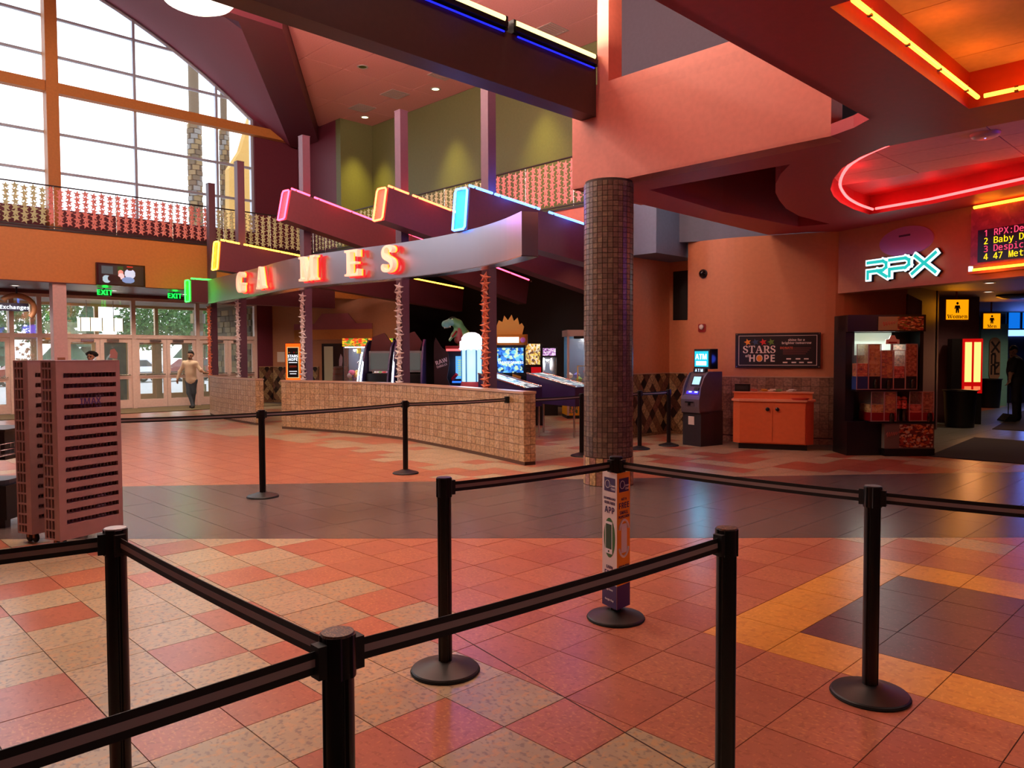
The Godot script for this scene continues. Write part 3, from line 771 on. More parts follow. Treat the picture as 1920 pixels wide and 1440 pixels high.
func tiled_counter(called: String, ctrl: Array, step: float, ms: Array, ends: Array, label: String):
	var path := spline(ctrl, step)
	var t := thing(called, label, "counter", Vector3.ZERO)
	part(t, "core", B.new().prism(band(path, -0.012, -0.19), 0, CH - 0.035), mat("grout_counter", Color(0.36, 0.25, 0.18), 0.8))
	part(t, "cap", B.new().prism(band(path, 0.012, -0.215), CH - 0.035, CH), paint("cap_tan", Color(0.74, 0.58, 0.46), 0.3))
	part(t, "base_strip", B.new().prism(band(path, -0.006, -0.196), 0, 0.05), mat("grout_counter"))
	var rows := 8
	var rh := (CH - 0.04 - 0.05) / rows
	var tilem := B.new().box(Vector3.ZERO, V(step - 0.008, rh - 0.007, 0.014)).mesh()
	var count := 0
	var restb := []
	for m in ms: restb.append([B.new(), 0])
	for i in path.size() - 1:
		var a: Vector2 = path[i]; var b: Vector2 = path[i + 1]
		var d := (b - a).normalized()
		var nn := Vector2(d.y, -d.x)
		var c := (a + b) / 2 + nn * -0.006
		for j in rows:
			var xf := frame(V(c.x, 0.05 + (j + 0.5) * rh, c.y), V(b.x - a.x, 0, b.y - a.y) * -1.0)
			var k := absi((i * 7919 + j * 104729 + i * j * 31) % 997) % ms.size()
			if count < 300:
				part(t, "tile", tilem, ms[k], xf); count += 1
			else:
				restb[k][0].box(Vector3.ZERO, V(step - 0.008, rh - 0.007, 0.014), xf); restb[k][1] += 1
	for k in ms.size():
		if restb[k][1] > 0: stuff(part(t, "tile_field", restb[k][0], ms[k]))
	# end face towards the viewer
	var p0: Vector2 = path[0]; var dd: Vector2 = (path[1] - path[0]).normalized(); var n2 := Vector2(dd.y, -dd.x)
	var em := B.new().box(Vector3.ZERO, V(0.088, rh - 0.007, 0.014)).mesh()
	for j in rows:
		for k in 2:
			var c := p0 - n2 * (0.056 + 0.096 * k)
			part(t, "end_tile", em, ends[(j + k) % ends.size()], frame(V(c.x, 0.05 + (j + 0.5) * rh, c.y), V(-n2.x, 0, -n2.y)))

# ---------------------------------------------------------------- arcade sign
var SIGN := [Vector2(7.95, -7.88), Vector2(8.24, -8.6), Vector2(8.47, -9.5), Vector2(8.58, -10.6), Vector2(8.53, -11.78), Vector2(8.38, -12.86), Vector2(8.24, -14.0), Vector2(8.22, -15.0), Vector2(8.3, -16.0), Vector2(8.46, -17.04), Vector2(8.62, -18.6), Vector2(8.74, -20.0), Vector2(8.85, -21.0)]
func games_sign():
	var t := thing("arcade_sign", "curved brushed metal sign band spelling GAMES in red neon letters", "sign", Vector3.ZERO)
	var brushed := mat("brushed_metal", Color(0.60, 0.57, 0.60), 0.28, 0.85)
	var path := spline(SIGN, 0.2)
	var n := path.size()
	for seg in [[0, 10], [10, 30], [30, 48], [48, n - 1]]:
		part(t, "metal_panel", B.new().prism(band(path.slice(seg[0], seg[1] + 1), 0.0, -0.26), 3.1, 3.74), brushed)
	part(t, "bottom_lip", B.new().prism(band(path, 0.004, -0.264), 3.085, 3.1), mat("lip_metal", Color(0.55, 0.53, 0.56), 0.2, 0.9))
	var cream := glow("letter_cream", Color(1.0, 0.70, 0.56), 0.75, Color(0.92, 0.80, 0.72))
	var redn := glow("letter_red", Color(1.0, 0.07, 0.10), 2.6)
	var gold := glow("letter_gold", Color(1.0, 0.62, 0.16), 2.2)
	var spots := {"G": -18.0, "A": -16.6, "M": -14.25, "E": -12.75, "S": -11.72}
	for k in spots:
		var zt: float = spots[k]
		var best := 0
		for i in n:
			if absf(path[i].y - zt) < absf(path[best].y - zt): best = i
		var d: Vector2 = (path[best + 1] - path[best - 1]).normalized()
		var nn := Vector2(d.y, -d.x)
		var xf := frame(V(path[best].x + nn.x * 0.02, 3.42, path[best].y + nn.y * 0.02), V(-d.x, 0, -d.y))
		var L := part(t, "letter", text_mesh(k, 0.50, font_serif, 0.1, 1.0), cream, xf * Transform3D(Basis(), V(0, 0, 0.13)))
		part(L, "letter_back", text_mesh(k, 0.53, font_serif, 0.03, 1.0), redn, Transform3D(Basis(), V(0.03, -0.01, -0.085)))
		part(L, "neon_line", text_mesh(k, 0.50, font_serif, 0.012, 1.0), gold, Transform3D(Basis(), V(0.022, 0, -0.058)))
		lamp_omni(xf.origin + xf.basis.z * 0.22, Color(1, 0.25, 0.18), 0.03, 0.15, t)
	# posts behind the counter, each with a string of stars
	var post_m := paint("post_purple", Color(0.40, 0.26, 0.32), 0.45, 0.04)
	var silver := mat("star_silver", Color(0.90, 0.87, 0.86), 0.35, 0.0)
	var copper := mat("star_copper", Color(0.94, 0.56, 0.42), 0.35, 0.0)
	var star_mesh := B.new().star(Vector3.ZERO, 0.115, 0.06).mesh()
	var posts := [[9.44, -22.09, 6.63, copper, "with copper stars, nearest the entrance doors"], [9.17, -19.63, 6.77, silver, "with silver stars under the letter G"], [9.17, -16.23, 6.74, silver, "with silver stars under the letter M"], [9.42, -12.78, 6.59, silver, "with silver stars beside the letter S"], [9.39, -10.14, 6.41, copper, "with copper stars, nearest the mosaic column"]]
	for q in posts:
		var p := thing("star_post", "tall square purple post " + q[4], "post", V(q[0], 0, q[1]), 0, "purple posts along the arcade counter")
		part(p, "shaft", B.new().bb(V(-0.095, 0, -0.095), V(0.095, q[2], 0.095)), post_m)
		part(p, "cap", B.new().bb(V(-0.1, q[2], -0.1), V(0.1, q[2] + 0.02, 0.1)), post_m)
		part(p, "star_string", B.new().tube([V(-0.115, 1.0, 0.02), V(-0.115, 3.1, 0.02)], 0.006, 5), mat("steel", Color(0.72, 0.70, 0.68), 0.25, 0.9))
		for k in 17:
			part(p, "star", star_mesh, q[3], Transform3D(Basis(Vector3.UP, deg_to_rad(-72 + 18 * sin(k * 1.7))) * Basis(Vector3.BACK, 0.3 * sin(k * 2.3)), V(-0.125, 1.08 + k * 0.122, 0.03)))
	# neon-edged beams
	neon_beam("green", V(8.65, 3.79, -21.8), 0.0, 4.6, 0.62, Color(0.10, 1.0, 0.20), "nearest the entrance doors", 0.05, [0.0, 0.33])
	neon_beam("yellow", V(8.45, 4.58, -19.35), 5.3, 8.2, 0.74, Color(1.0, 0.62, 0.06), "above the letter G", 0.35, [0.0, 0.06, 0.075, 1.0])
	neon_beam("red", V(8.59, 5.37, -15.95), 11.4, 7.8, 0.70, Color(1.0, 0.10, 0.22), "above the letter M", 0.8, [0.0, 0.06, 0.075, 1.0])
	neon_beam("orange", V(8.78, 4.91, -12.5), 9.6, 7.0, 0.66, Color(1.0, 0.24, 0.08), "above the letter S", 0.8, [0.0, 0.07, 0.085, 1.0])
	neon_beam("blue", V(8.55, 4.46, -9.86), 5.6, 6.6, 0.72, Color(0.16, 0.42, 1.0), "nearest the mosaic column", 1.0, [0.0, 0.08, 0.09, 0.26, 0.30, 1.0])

func text_mesh(s: String, h: float, font: Font, depth: float, _w: float) -> TextMesh:
	var t := TextMesh.new()
	t.text = s; t.font = font; t.font_size = 32; t.pixel_size = h / 24.0; t.depth = depth; t.curve_step = 1.0
	return t

func neon_beam(colour: String, front_top: Vector3, pitch: float, length: float, h: float, col: Color, where: String, e: float, runs: Array):
	var t := thing("neon_beam", "dark sloping beam edged with %s neon tubes, %s" % [colour, where], "neon beam", front_top, 0, "neon beams over the arcade counter")
	t.rotation_degrees.z = -pitch
	part(t, "beam", B.new().bb(V(0, -h, -0.17), V(length, 0, 0.17)), paint("beam_plum", Color(0.40, 0.20, 0.24), 0.5, 0.05))
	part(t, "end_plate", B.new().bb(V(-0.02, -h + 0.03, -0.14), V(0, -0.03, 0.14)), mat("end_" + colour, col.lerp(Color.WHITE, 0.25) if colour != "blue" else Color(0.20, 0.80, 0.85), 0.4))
	var nm := glow("neon_" + colour, col.lerp(Color.WHITE, 0.12), 5.0 if colour == "green" else 11.0)
	part(t, "neon_loop", B.new().tube([V(-0.05, -h + 0.02, -0.15), V(-0.05, -0.06, -0.15), V(-0.05, -0.01, -0.12), V(-0.05, -0.01, 0.0), V(-0.05, -h * 0.03, 0.12), V(-0.05, -0.06, 0.16), V(-0.05, -h + 0.05, 0.16), V(-0.05, -h + 0.01, 0.12), V(-0.05, -h + 0.01, -0.11)], 0.02, 8, true), nm)
	for k in range(0, runs.size(), 2):
		var a: float = runs[k] * length; var b: float = runs[k + 1] * length
		part(t, "neon_tube", B.new().tube([V(a, 0.03, 0.15), V(b, 0.03, 0.15)], 0.022, 8), nm)
		for c in range(0, int((b - a) / 0.9) + 1): part(t, "tube_clip", B.new().bb(V(a + c * 0.9 + 0.1, -0.005, 0.13), V(a + c * 0.9 + 0.13, 0.03, 0.17)), mat("clip", Color(0.6, 0.6, 0.6), 0.3, 0.6))
	lamp_omni(V(-0.2, -h / 2, 0.1), col, e * 0.5, 0.25, t)
	lamp_omni(V(length * 0.15, 0.16, 0.2), col, e * 0.6, 0.25, t)
	lamp_omni(V(length * 0.4, 0.16, 0.2), col, e * 0.6, 0.25, t)

# ---------------------------------------------------------------- balustrades hung with stars
func railings():
	var sage := mat("star_sage", Color(0.80, 0.83, 0.66), 0.4, 0.0)
	var rose := mat("star_rose", Color(0.92, 0.58, 0.57), 0.4, 0.0)
	var star_mesh := B.new().star(Vector3.ZERO, 0.11, 0.02).mesh()
	for side in 2:
		var t := thing("star_railing", "balcony railing hung with columns of sage and rose metal stars " + ("above the orange balcony front" if side == 0 else "along the coral mezzanine"), "railing", Vector3.ZERO, 0, "star railings")
		var steel := mat("rail_dark")
		if side == 0:
			part(t, "top_rail", B.new().tube([V(-4, 6.05, -22.5), V(13.0, 6.05, -22.5)], 0.02, 6), steel)
			part(t, "bottom_rail", B.new().bb(V(-4, 4.98, -22.52), V(13.0, 5.01, -22.48)), steel)
		else:
			part(t, "top_rail", B.new().tube([V(13.0, 6.05, -22.5), V(13.0, 6.05, -9.7)], 0.02, 6), steel)
			part(t, "bottom_rail", B.new().bb(V(12.98, 4.98, -22.5), V(13.02, 5.01, -9.7)), steel)
		var span := 9.2 if side == 0 else 12.7
		for k in int(span / 1.5) + 1:
			var p := V(13.0 - k * 1.5, 0, -22.5) if side == 0 else V(13.0, 0, -9.75 - k * 1.5)
			part(t, "baluster", B.new().tube([p + V(0, 4.95, 0), p + V(0, 6.05, 0)], 0.014, 5), mat("steel"))
		var count := 0
		var rest := [B.new(), B.new()]; var used_rest := [0, 0]
		for c in int(span / 0.2):
			for k in 7:
				var along := c * 0.2 + 0.1
				var y := 5.11 + k * 0.134 + 0.03 * (c % 2)
				var m := 0
				var xf: Transform3D
				if side == 0:
					var x := 12.95 - along
					m = 1 if x > 5.3 and x < 9.7 else 0
					xf = Transform3D(Basis(Vector3.BACK, 0.25 * sin(c * 3.1 + k * 1.9)), V(x, y, -22.5))
				else:
					var z := -9.8 - along
					m = 1 if z > -13.75 else 0
					xf = Transform3D(Basis(Vector3.UP, -PI / 2) * Basis(Vector3.BACK, 0.25 * sin(c * 3.1 + k * 1.9)), V(13.0, y, z))
				if count < 300:
					part(t, "star", star_mesh, rose if m else sage, xf); count += 1
				else:
					rest[m].star(Vector3.ZERO, 0.10, 0.02, xf); used_rest[m] += 1
		for m in 2:
			if used_rest[m] > 0: stuff(part(t, "star_field", rest[m], rose if m else sage))

# ---------------------------------------------------------------- mosaic column, parapet, dark beam with strip lights
func column_and_parapet():
	var c := Vector2(7.70, -6.08); var r := 0.305
	var t := thing("mosaic_column", "thick round column clad in brown mosaic tiles", "column", V(c.x, 0, c.y))
	part(t, "core", B.new().lathe([Vector2(r - 0.008, 0.0), Vector2(r - 0.008, LOW)], 32), mat("grout_dark", Color(0.24, 0.17, 0.15), 0.8))
	var tones := []
	for k in 5:
		var v: Color = [Color(0.50, 0.40, 0.34), Color(0.46, 0.36, 0.31), Color(0.54, 0.44, 0.37), Color(0.42, 0.33, 0.29), Color(0.50, 0.38, 0.34)][k]
		tones.append([B.new(), paint("mosaic_%d" % k, v, 0.35, 0.12, 2.0)])
	var around := 30; var rows := 54
	var w := TAU * r / around
	for j in rows:
		for i in around:
			var a := TAU * (i + 0.5 * 0) / around
			var k := absi((i * 7349 + j * 9151 + i * j * 131) % 1009) % 5
			tones[k][0].box(V(0, 0, r), V(w - 0.006, 0.0575, 0.012), Transform3D(Basis(Vector3.UP, a), V(0, 0.36 + (j + 0.5) * 0.0635, 0)))
	for q in tones: stuff(part(t, "mosaic_tiles", q[0], q[1]))
	var bm := B.new().box(V(0, 0, r + 0.004), V(TAU * r / 20 - 0.007, 0.168, 0.016)).mesh()
	for j in 2:
		for i in 20: part(t, "base_tile", bm, [paint("tile_rose_a", Color(0.7, 0.5, 0.4)), paint("tile_tan_a", Color(0.7, 0.5, 0.4))][(i + j) % 2], Transform3D(Basis(Vector3.UP, TAU * i / 20), V(0, 0.09 + j * 0.176, 0)))
	struct("trim_14", B.new().bb(V(7.68, LOW, -6.67), V(7.95, 5.08, -3.26)), paint("coral"))
	struct("trim_15", B.new().bb(V(7.68, 5.08, -6.25), V(7.95, HIGH, -6.07)), paint("coral"))
	struct("trim_16", B.new().bb(V(7.69, LOW, -6.67), V(9.2, 4.95, -6.6)), paint("coral"))
	struct("trim_17", B.new().bb(V(-9.6, 4.68, -6.52), V(7.68, 5.29, -6.27)), paint("beam_brown", Color(0.27, 0.17, 0.16), 0.5))
	for q in [[4.75, 6.06], [6.19, 7.64], [2.0, 3.35], [3.42, 4.7]]:
		var f := thing("strip_light", "fluorescent strip light with a blue under-tube on the dark beam, " + {6.19: "nearest the coral pier", 4.75: "second from the coral pier", 3.42: "third from the coral pier", 2.0: "farthest from the coral pier"}[q[0]], "strip light", V(0, 5.29, -6.40), 0, "strip lights on the dark beam")
		part(f, "housing", B.new().bb(V(q[0], 0.0, -0.10), V(q[1], 0.03, 0.15)), mat("fixture_black", Color(0.05, 0.045, 0.05), 0.35))
		part(f, "reflector", B.new().ext(pv([0.19, 0.02, 0.20, 0.07, 0.17, 0.075, 0.10, 0.06, -0.06, 0.05, -0.09, 0.10, -0.12, 0.10, -0.10, 0.03]), q[1] - q[0], Transform3D(Basis(Vector3(0, 0, 1), Vector3(0, 1, 0), Vector3(-1, 0, 0)), V(q[1], 0, 0))), mat("fixture_black"))
		part(f, "tube", B.new().tube([V(q[0] + 0.03, 0.115, 0.155), V(q[1] - 0.03, 0.115, 0.155)], 0.035, 8), glow("fluorescent", Color(1.0, 0.88, 0.52), 3.2))
		part(f, "blue_tube", B.new().tube([V(q[0] + 0.06, -0.02, 0.15), V(q[1] - 0.02, -0.02, 0.15)], 0.010, 6), glow("blue_thin", Color(0.12, 0.16, 1.0), 1.4))
		for x in [q[0], q[1]]: part(f, "end_cap", B.new().bb(V(x - 0.02, 0.0, -0.12), V(x + 0.02, 0.15, 0.17)), mat("fixture_black"))
		lamp_area(V((q[0] + q[1]) / 2, 0.2, 0.02), V((q[0] + q[1]) / 2, 2.0, 0.02), Color(1.0, 0.86, 0.72), 30.0, Vector2(q[1] - q[0], 0.08), f)
		lamp_omni(V((q[0] + q[1]) / 2, -0.05, 0.24), Color(0.25, 0.22, 1.0), 0.006, 0.2, f)
	for q in [[V(5.05, 7.08, -12.15), "glowing white bowl pendant at the top edge of the picture"], [V(0.2, 7.08, -10.5), "added unseen white bowl pendant over the left of the lobby"], [V(3.4, 7.08, -19.0 + 11.5), "added unseen white bowl pendant over the middle of the lobby"]]:  # left and middle bowls are unseen, added to lift the ceiling light
		var bw := thing("bowl_pendant", q[1], "pendant light", q[0], 0, "bowl pendants")
		part(bw, "bowl", B.new().lathe([Vector2(0.001, 0.0), Vector2(0.3, 0.03), Vector2(0.5, 0.12), Vector2(0.62, 0.26), Vector2(0.64, 0.28), Vector2(0.60, 0.28)], 28), glow("bowl", Color(1.0, 0.97, 0.90), 1.6, Color(0.9, 0.9, 0.88)))
		part(bw, "rim", B.new().lathe([Vector2(0.63, 0.27), Vector2(0.66, 0.28), Vector2(0.66, 0.31), Vector2(0.62, 0.31)], 28), mat("steel"))
		part(bw, "rod", B.new().tube([V(0, 0.2, 0), V(0, 2.52, 0)], 0.02, 6), mat("steel"))
		lamp_omni(V(0.12, 0.5, 0), Color(1.0, 0.88, 0.80), 30.0, 0.25, bw)
		lamp_omni(V(0, -0.2, 0), Color(1.0, 0.93, 0.84), 5.0, 0.5, bw)

# ---------------------------------------------------------------- queue barriers
var BELT_Y := 0.962
func barriers():
	var near := [[Vector2(0.911, -3.02), "with a white label on top, left of the picture", 0], [Vector2(0.922, -1.512), "with a worn scratched top, nearest the viewer", 1], [Vector2(2.489, -1.42), "with a scuffed top, foreground right", 2], [Vector2(2.50, -3.05), "at the left end of the middle belt", 3], [Vector2(3.764, -2.912), "wearing the three-sided advertising sleeve", 4], [Vector2(3.77, -1.378), "standing on the yellow tile border", 5], [Vector2(4.13, -8.37), "on the dark tile band left of the curved counter", 6], [Vector2(6.36, -8.60), "in front of the middle of the curved counter", 7], [Vector2(9.46, -8.02), "just left of the mosaic column", 8], [Vector2(10.85, -7.88), "just right of the mosaic column", 9], [Vector2(11.62, -7.80), "beside the cash machine", 10], [Vector2(-0.62, -3.40), "out of the picture on the left", 11], [Vector2(-0.62, -1.53), "out of the picture behind the nearest post", 12], [Vector2(4.15, 0.15), "out of the picture on the right", 13], [Vector2(2.2, -8.98), "hidden behind the glasses carts", 14]]
	var nodes := []
	for q in near:
		nodes.append(stanchion(V(q[0].x, 0, q[0].y), "black retractable belt post " + q[1], q[2]))
	for l in [[0, 11], [0, 1], [1, 12], [1, 2], [3, 4], [4, 5], [5, 13], [6, 14], [6, 7], [8, 9], [9, 10]]:
		belt(nodes[l[0]], near[l[0]][0], near[l[1]][0], true)
	belt(nodes[7], near[7][0], Vector2(8.13, -8.36), true)
	belt(nodes[8], near[8][0], Vector2(8.31, -8.02), true)
	for q in [[Vector2(8.11, -8.37), "front of the curved counter"], [Vector2(8.32, -8.02), "back of the curved counter"]]:
		one("belt_receiver", B.new().box(V(q[0].x, BELT_Y, q[0].y), V(0.05, 0.10, 0.06)), mat("belt_black"), "black belt wall clip on the " + q[1], "belt clip")
	ad_sleeve()

func stanchion(at: Vector3, label: String, idx: int) -> Node3D:
	var t := thing("belt_post", label, "barrier post", at, 0, "belt barrier posts")
	var black := mat("post_black", Color(0.035, 0.028, 0.03), 0.32, 0.2)
	var matte := mat("base_black", Color(0.045, 0.04, 0.042), 0.45)
	part(t, "base", B.new().lathe([Vector2(0.177, 0.0), Vector2(0.178, 0.014), Vector2(0.172, 0.02), Vector2(0.12, 0.034), Vector2(0.065, 0.052), Vector2(0.05, 0.058), Vector2(0.001, 0.058)], 36), matte)
	part(t, "base_ring", B.new().lathe([Vector2(0.18, 0.001), Vector2(0.182, 0.006), Vector2(0.179, 0.012)], 36), mat("rubber", Color(0.015, 0.015, 0.015), 0.8))
	var poly := PackedVector2Array()
	for k in 48:
		var a := TAU * k / 48
		var inslot := (k % 12) in [0, 11]
		poly.append(Vector2(cos(a), sin(a)) * (0.030 if inslot else 0.0365))
	part(t, "pole", B.new().ext(poly, 0.87, Transform3D(Basis(Vector3(1, 0, 0), Vector3(0, 0, -1), Vector3(0, 1, 0)), V(0, 0.056, 0))), black)
	var hp := PackedVector2Array()
	for k in 48:
		var a := TAU * k / 48
		hp.append(Vector2(cos(a), sin(a)) * (0.036 if (k % 12) in [10, 11, 0, 1, 2] else 0.0415))
	part(t, "head", B.new().ext(hp, 0.098, Transform3D(Basis(Vector3(1, 0, 0), Vector3(0, 0, -1), Vector3(0, 1, 0)), V(0, 0.916, 0))), black)
	var capm: Material = mat("cap_black", Color(0.06, 0.05, 0.05), 0.4)
	if idx == 0: capm = mat("cap_white", Color(0.80, 0.80, 0.82), 0.5)
	if idx in [1, 2]: capm = tex_mat("cap_worn", speckle(64, 41, Color(0.30, 0.22, 0.19), Color(0.12, 0.09, 0.08), Color(0.75, 0.52, 0.34), 0.12, 0.12, 0.1, 0.18, 3.0), 0.5, 9.0)
	part(t, "cap", B.new().lathe([Vector2(0.039, 1.012), Vector2(0.037, 1.018), Vector2(0.001, 1.019)], 24), capm)
	return t

func belt(owner_post: Node3D, a: Vector2, b: Vector2, _c: bool):
	var d := (b - a).normalized()
	var L := a.distance_to(b)
	var nn := Vector2(-d.y, d.x)
	var o := Vector2(owner_post.position.x, owner_post.position.z)
	var body := B.new(); var stripe := B.new()
	var n := 10
	var pts := []
	for k in n + 1:
		var t := float(k) / n
		var p := a + d * lerpf(0.045, L - 0.045, t) - o
		pts.append(V(p.x, BELT_Y - 0.010 * L * 4.0 * t * (1 - t) * 0.5, p.y))
	for k in n:
		var p: Vector3 = pts[k]; var q: Vector3 = pts[k + 1]
		ribbon(body, p, q, nn, 0.026, 0.0015)
		ribbon(stripe, p, q, nn, 0.009, 0.0021)
	var bl := part(owner_post, "belt", body, mat("belt_black", Color(0.04, 0.032, 0.034), 0.7))
	part(bl, "stripe", stripe, mat("belt_grey", Color(0.58, 0.52, 0.52), 0.7))
	for e in [pts[0], pts[n]]:
		part(bl, "belt_end", B.new().box(Vector3.ZERO, V(0.028, 0.075, 0.036), frame(e, V(d.x, 0, d.y))), mat("belt_black"))

func ribbon(b: B, p: Vector3, q: Vector3, nn: Vector2, h: float, w: float):
	var o := V(nn.x * w, 0, nn.y * w); var u := V(0, h, 0)
	b.quad(p - o - u, q - o - u, q - o + u, p - o + u); b.quad(q + o - u, p + o - u, p + o + u, q + o + u)
	b.quad(p - o + u, q - o + u, q + o + u, p + o + u); b.quad(p + o - u, q + o - u, q - o - u, p - o - u)

func ad_sleeve():
	var t := thing("advertising_sleeve", "three-sided white and yellow cardboard sleeve advertising a free small popcorn", "advertisement", V(3.764, 0.0, -2.912), -0.16)
	# corner towards the viewer; left face white, right face yellow
	var f := V(-0.713, 0, 0.701) * -1.0          # away from the viewer
	f = V(0.701, 0, -0.713)
	var right := V(0.713, 0, 0.701)
	var edge := f * -0.075 + right * 0.008
	var lft := f * 0.045 + right * -0.085
	var rgt := f * 0.045 + right * 0.085
	var y0 := 0.075; var y1 := 0.92
	var tilt := V(0, 0, 0)
	for face in 3:
		var a: Vector3 = [lft, edge, rgt][face]; var b: Vector3 = [edge, rgt, lft][face]
		var fr := frame((a + b) / 2, b - a)
		var w := a.distance_to(b)
		var n := part(t, "panel", B.new().bb(V(-w / 2, y0, -0.002), V(w / 2, y1, 0.001)), [mat("card_white", Color(0.90, 0.86, 0.84), 0.5), mat("card_yellow", Color(0.96, 0.62, 0.10), 0.5), mat("card_white")][face], fr)
		if face == 2: continue
		var pur := mat("print_purple", Color(0.22, 0.12, 0.36), 0.5)
		part(n, "print_base", B.new().bb(V(-w / 2, y0, 0.001), V(w / 2, y0 + 0.145, 0.0022)), pur)
		part(n, "print_logo", B.new().bb(V(-w * 0.36, 0.80, 0.001), V(w * 0.38, 0.885, 0.0022)), pur)
		part(n, "logo_ring", ring(V(-w * 0.12, 0.845, 0.0026), 0.024, 0.0045, 0.0008), mat("print_white", Color(0.93, 0.92, 0.93), 0.5))
		text(n, "Crown", 0.014, mat("print_white"), Transform3D(Basis(), V(w * 0.22, 0.838, 0.003)), null, 0.001)
		text(n, "Club", 0.014, mat("print_white"), Transform3D(Basis(), V(w * 0.24, 0.818, 0.003)), null, 0.001)
		if face == 0:
			for q in [["DOWNLOAD", 0.755, 0.016], ["OUR FREE", 0.728, 0.018], ["APP", 0.683, 0.042], ["EARN", 0.325, 0.02], ["FREE", 0.285, 0.036]]:
				text(n, q[0], q[2], pur, Transform3D(Basis(), V(0.002, q[1], 0.0022)), null, 0.001)
			part(n, "print_green", B.new().ext(oval(0.0, 0.51, 0.058, 0.125), 0.001, Transform3D(Basis(), V(0, 0, 0.001))), mat("print_green", Color(0.16, 0.40, 0.13), 0.5))
			part(n, "print_phone", B.new().bb(V(-0.042, 0.41, 0.0018), V(0.030, 0.61, 0.003)), mat("print_white"))
			part(n, "print_screen", B.new().bb(V(-0.036, 0.44, 0.003), V(0.024, 0.595, 0.0036)), mat("print_dark_green", Color(0.08, 0.26, 0.09), 0.5))
			part(n, "phone_button", B.new().ext(oval(-0.006, 0.424, 0.007, 0.007), 0.001, Transform3D(Basis(), V(0, 0, 0.003))), mat("print_dark_green"))
			for q in [["App Store", 0.185, 0.012], ["Google Play", 0.12, 0.012]]: text(n, q[0], q[2], mat("print_white"), Transform3D(Basis(), V(0.0, q[1], 0.003)), null, 0.001)
		else:
			for q in [["GET A", 0.755, 0.016], ["FREE", 0.715, 0.038], ["SMALL", 0.672, 0.022], ["POPCORN", 0.645, 0.019], ["WHEN YOU", 0.335, 0.016], ["SIGN UP FOR", 0.31, 0.014], ["#MyPopcorn", 0.245, 0.017]]:
				text(n, q[0], q[2], pur, Transform3D(Basis(), V(0.002, q[1], 0.0022)), null, 0.001)
			part(n, "print_phone", B.new().bb(V(-0.025, 0.42, 0.001), V(0.035, 0.60, 0.0028)), mat("print_white"))
			for s in [-1, 1]:
				var arc := []
				for k in 9: arc.append(V(0.0 + cos(lerpf(0.25, 2.9, k / 8.0)) * 0.052, 0.51 + s * (0.04 + sin(lerpf(0.25, 2.9, k / 8.0)) * 0.075), 0.003))
				part(n, "print_arrow", B.new().tube(arc, 0.008, 5, false, Vector2(1, 1)), mat("print_white"))

func ring(c: Vector3, r: float, w: float, d: float) -> B:
	var p := []
	for k in 20: p.append(c + V(cos(TAU * k / 20) * r, sin(TAU * k / 20) * r, 0))
	return B.new().tube(p, w / 2, 5, true)
func oval(cx: float, cy: float, rx: float, ry: float, n := 24) -> PackedVector2Array:
	var p := PackedVector2Array()
	for k in n: p.append(Vector2(cx + cos(TAU * k / n) * rx, cy + sin(TAU * k / n) * ry))
	return p

# ---------------------------------------------------------------- carts for 3D glasses and the black stand
func racks():
	glasses_cart(V(1.753, 0, -7.245), "mauve brown slotted cart for 3D glasses lettered IMAX", true)
	glasses_cart(V(1.643, 0, -7.686), "mauve brown slotted cart for 3D glasses behind the lettered one", false)
	var t := thing("black_stand", "low black two-shelf stand with a wire basket at the left edge", "stand", V(1.30, 0, -8.9))
	t.basis = frame(Vector3.ZERO, V(0.713, 0, 0.701)).basis
	var bk := mat("stand_black", Color(0.02, 0.018, 0.02), 0.35)
	part(t, "lower_bin", B.new().bb(V(-0.9, 0.08, -0.45), V(0.46, 0.41, 0)), bk)
	part(t, "upper_bin", B.new().bb(V(-0.9, 0.66, -0.45), V(0.46, 0.93, 0)), bk)
	part(t, "top_board", B.new().bb(V(-0.92, 0.93, -0.47), V(0.48, 0.955, 0.02)), mat("stand_top", Color(0.16, 0.12, 0.11), 0.3))
	for x in [-0.86, 0.42]: part(t, "leg", B.new().bb(V(x - 0.03, 0, -0.42), V(x + 0.03, 0.66, -0.36)), bk)
	for x in [-0.8, 0.38]: part(t, "foot", B.new().bb(V(x - 0.05, 0, -0.1), V(x + 0.05, 0.08, -0.02)), bk)
	part(t, "bin_liner", B.new().rbox(V(0.24, 0.43, -0.2), V(0.36, 0.05, 0.34), 0.08), mat("liner", Color(0.30, 0.32, 0.36), 0.3, 0.3))
	for z in [0.0]: part(t, "silver_button", B.new().lathe([Vector2(0.001, 0), Vector2(0.03, 0.004), Vector2(0.032, 0.01)], 14, Transform3D(Basis(Vector3.RIGHT, PI / 2), V(0.03, 0.25, 0.012))), mat("steel"))
	var w := thing("wire_basket", "small chrome wire basket fixed beside the slotted carts", "basket", V(1.50, 0.72, -8.60))
	w.basis = frame(Vector3.ZERO, V(0.713, 0, 0.701)).basis
	var chrome := mat("chrome", Color(0.78, 0.76, 0.76), 0.15, 0.95)
	for y in [0.0, 0.055, 0.11]: part(w, "hoop", B.new().tube([V(-0.16, y, -0.13), V(0.2, y, -0.13), V(0.2, y, 0.13), V(-0.16, y, 0.13)], 0.004, 5, true), chrome)
	var wb := B.new()
	for k in 11:
		var x := -0.16 + 0.036 * k
		for z in [-0.13, 0.13]: wb.tube([V(x, 0, z), V(x, 0.11, z)], 0.0025, 4)
		wb.tube([V(x, 0, -0.13), V(x, 0, 0.13)], 0.0025, 4)
	part(w, "wires", wb, chrome)
	part(w, "bracket", B.new().bb(V(-0.16, -0.01, -0.34), V(0.2, 0.0, -0.13)), chrome)

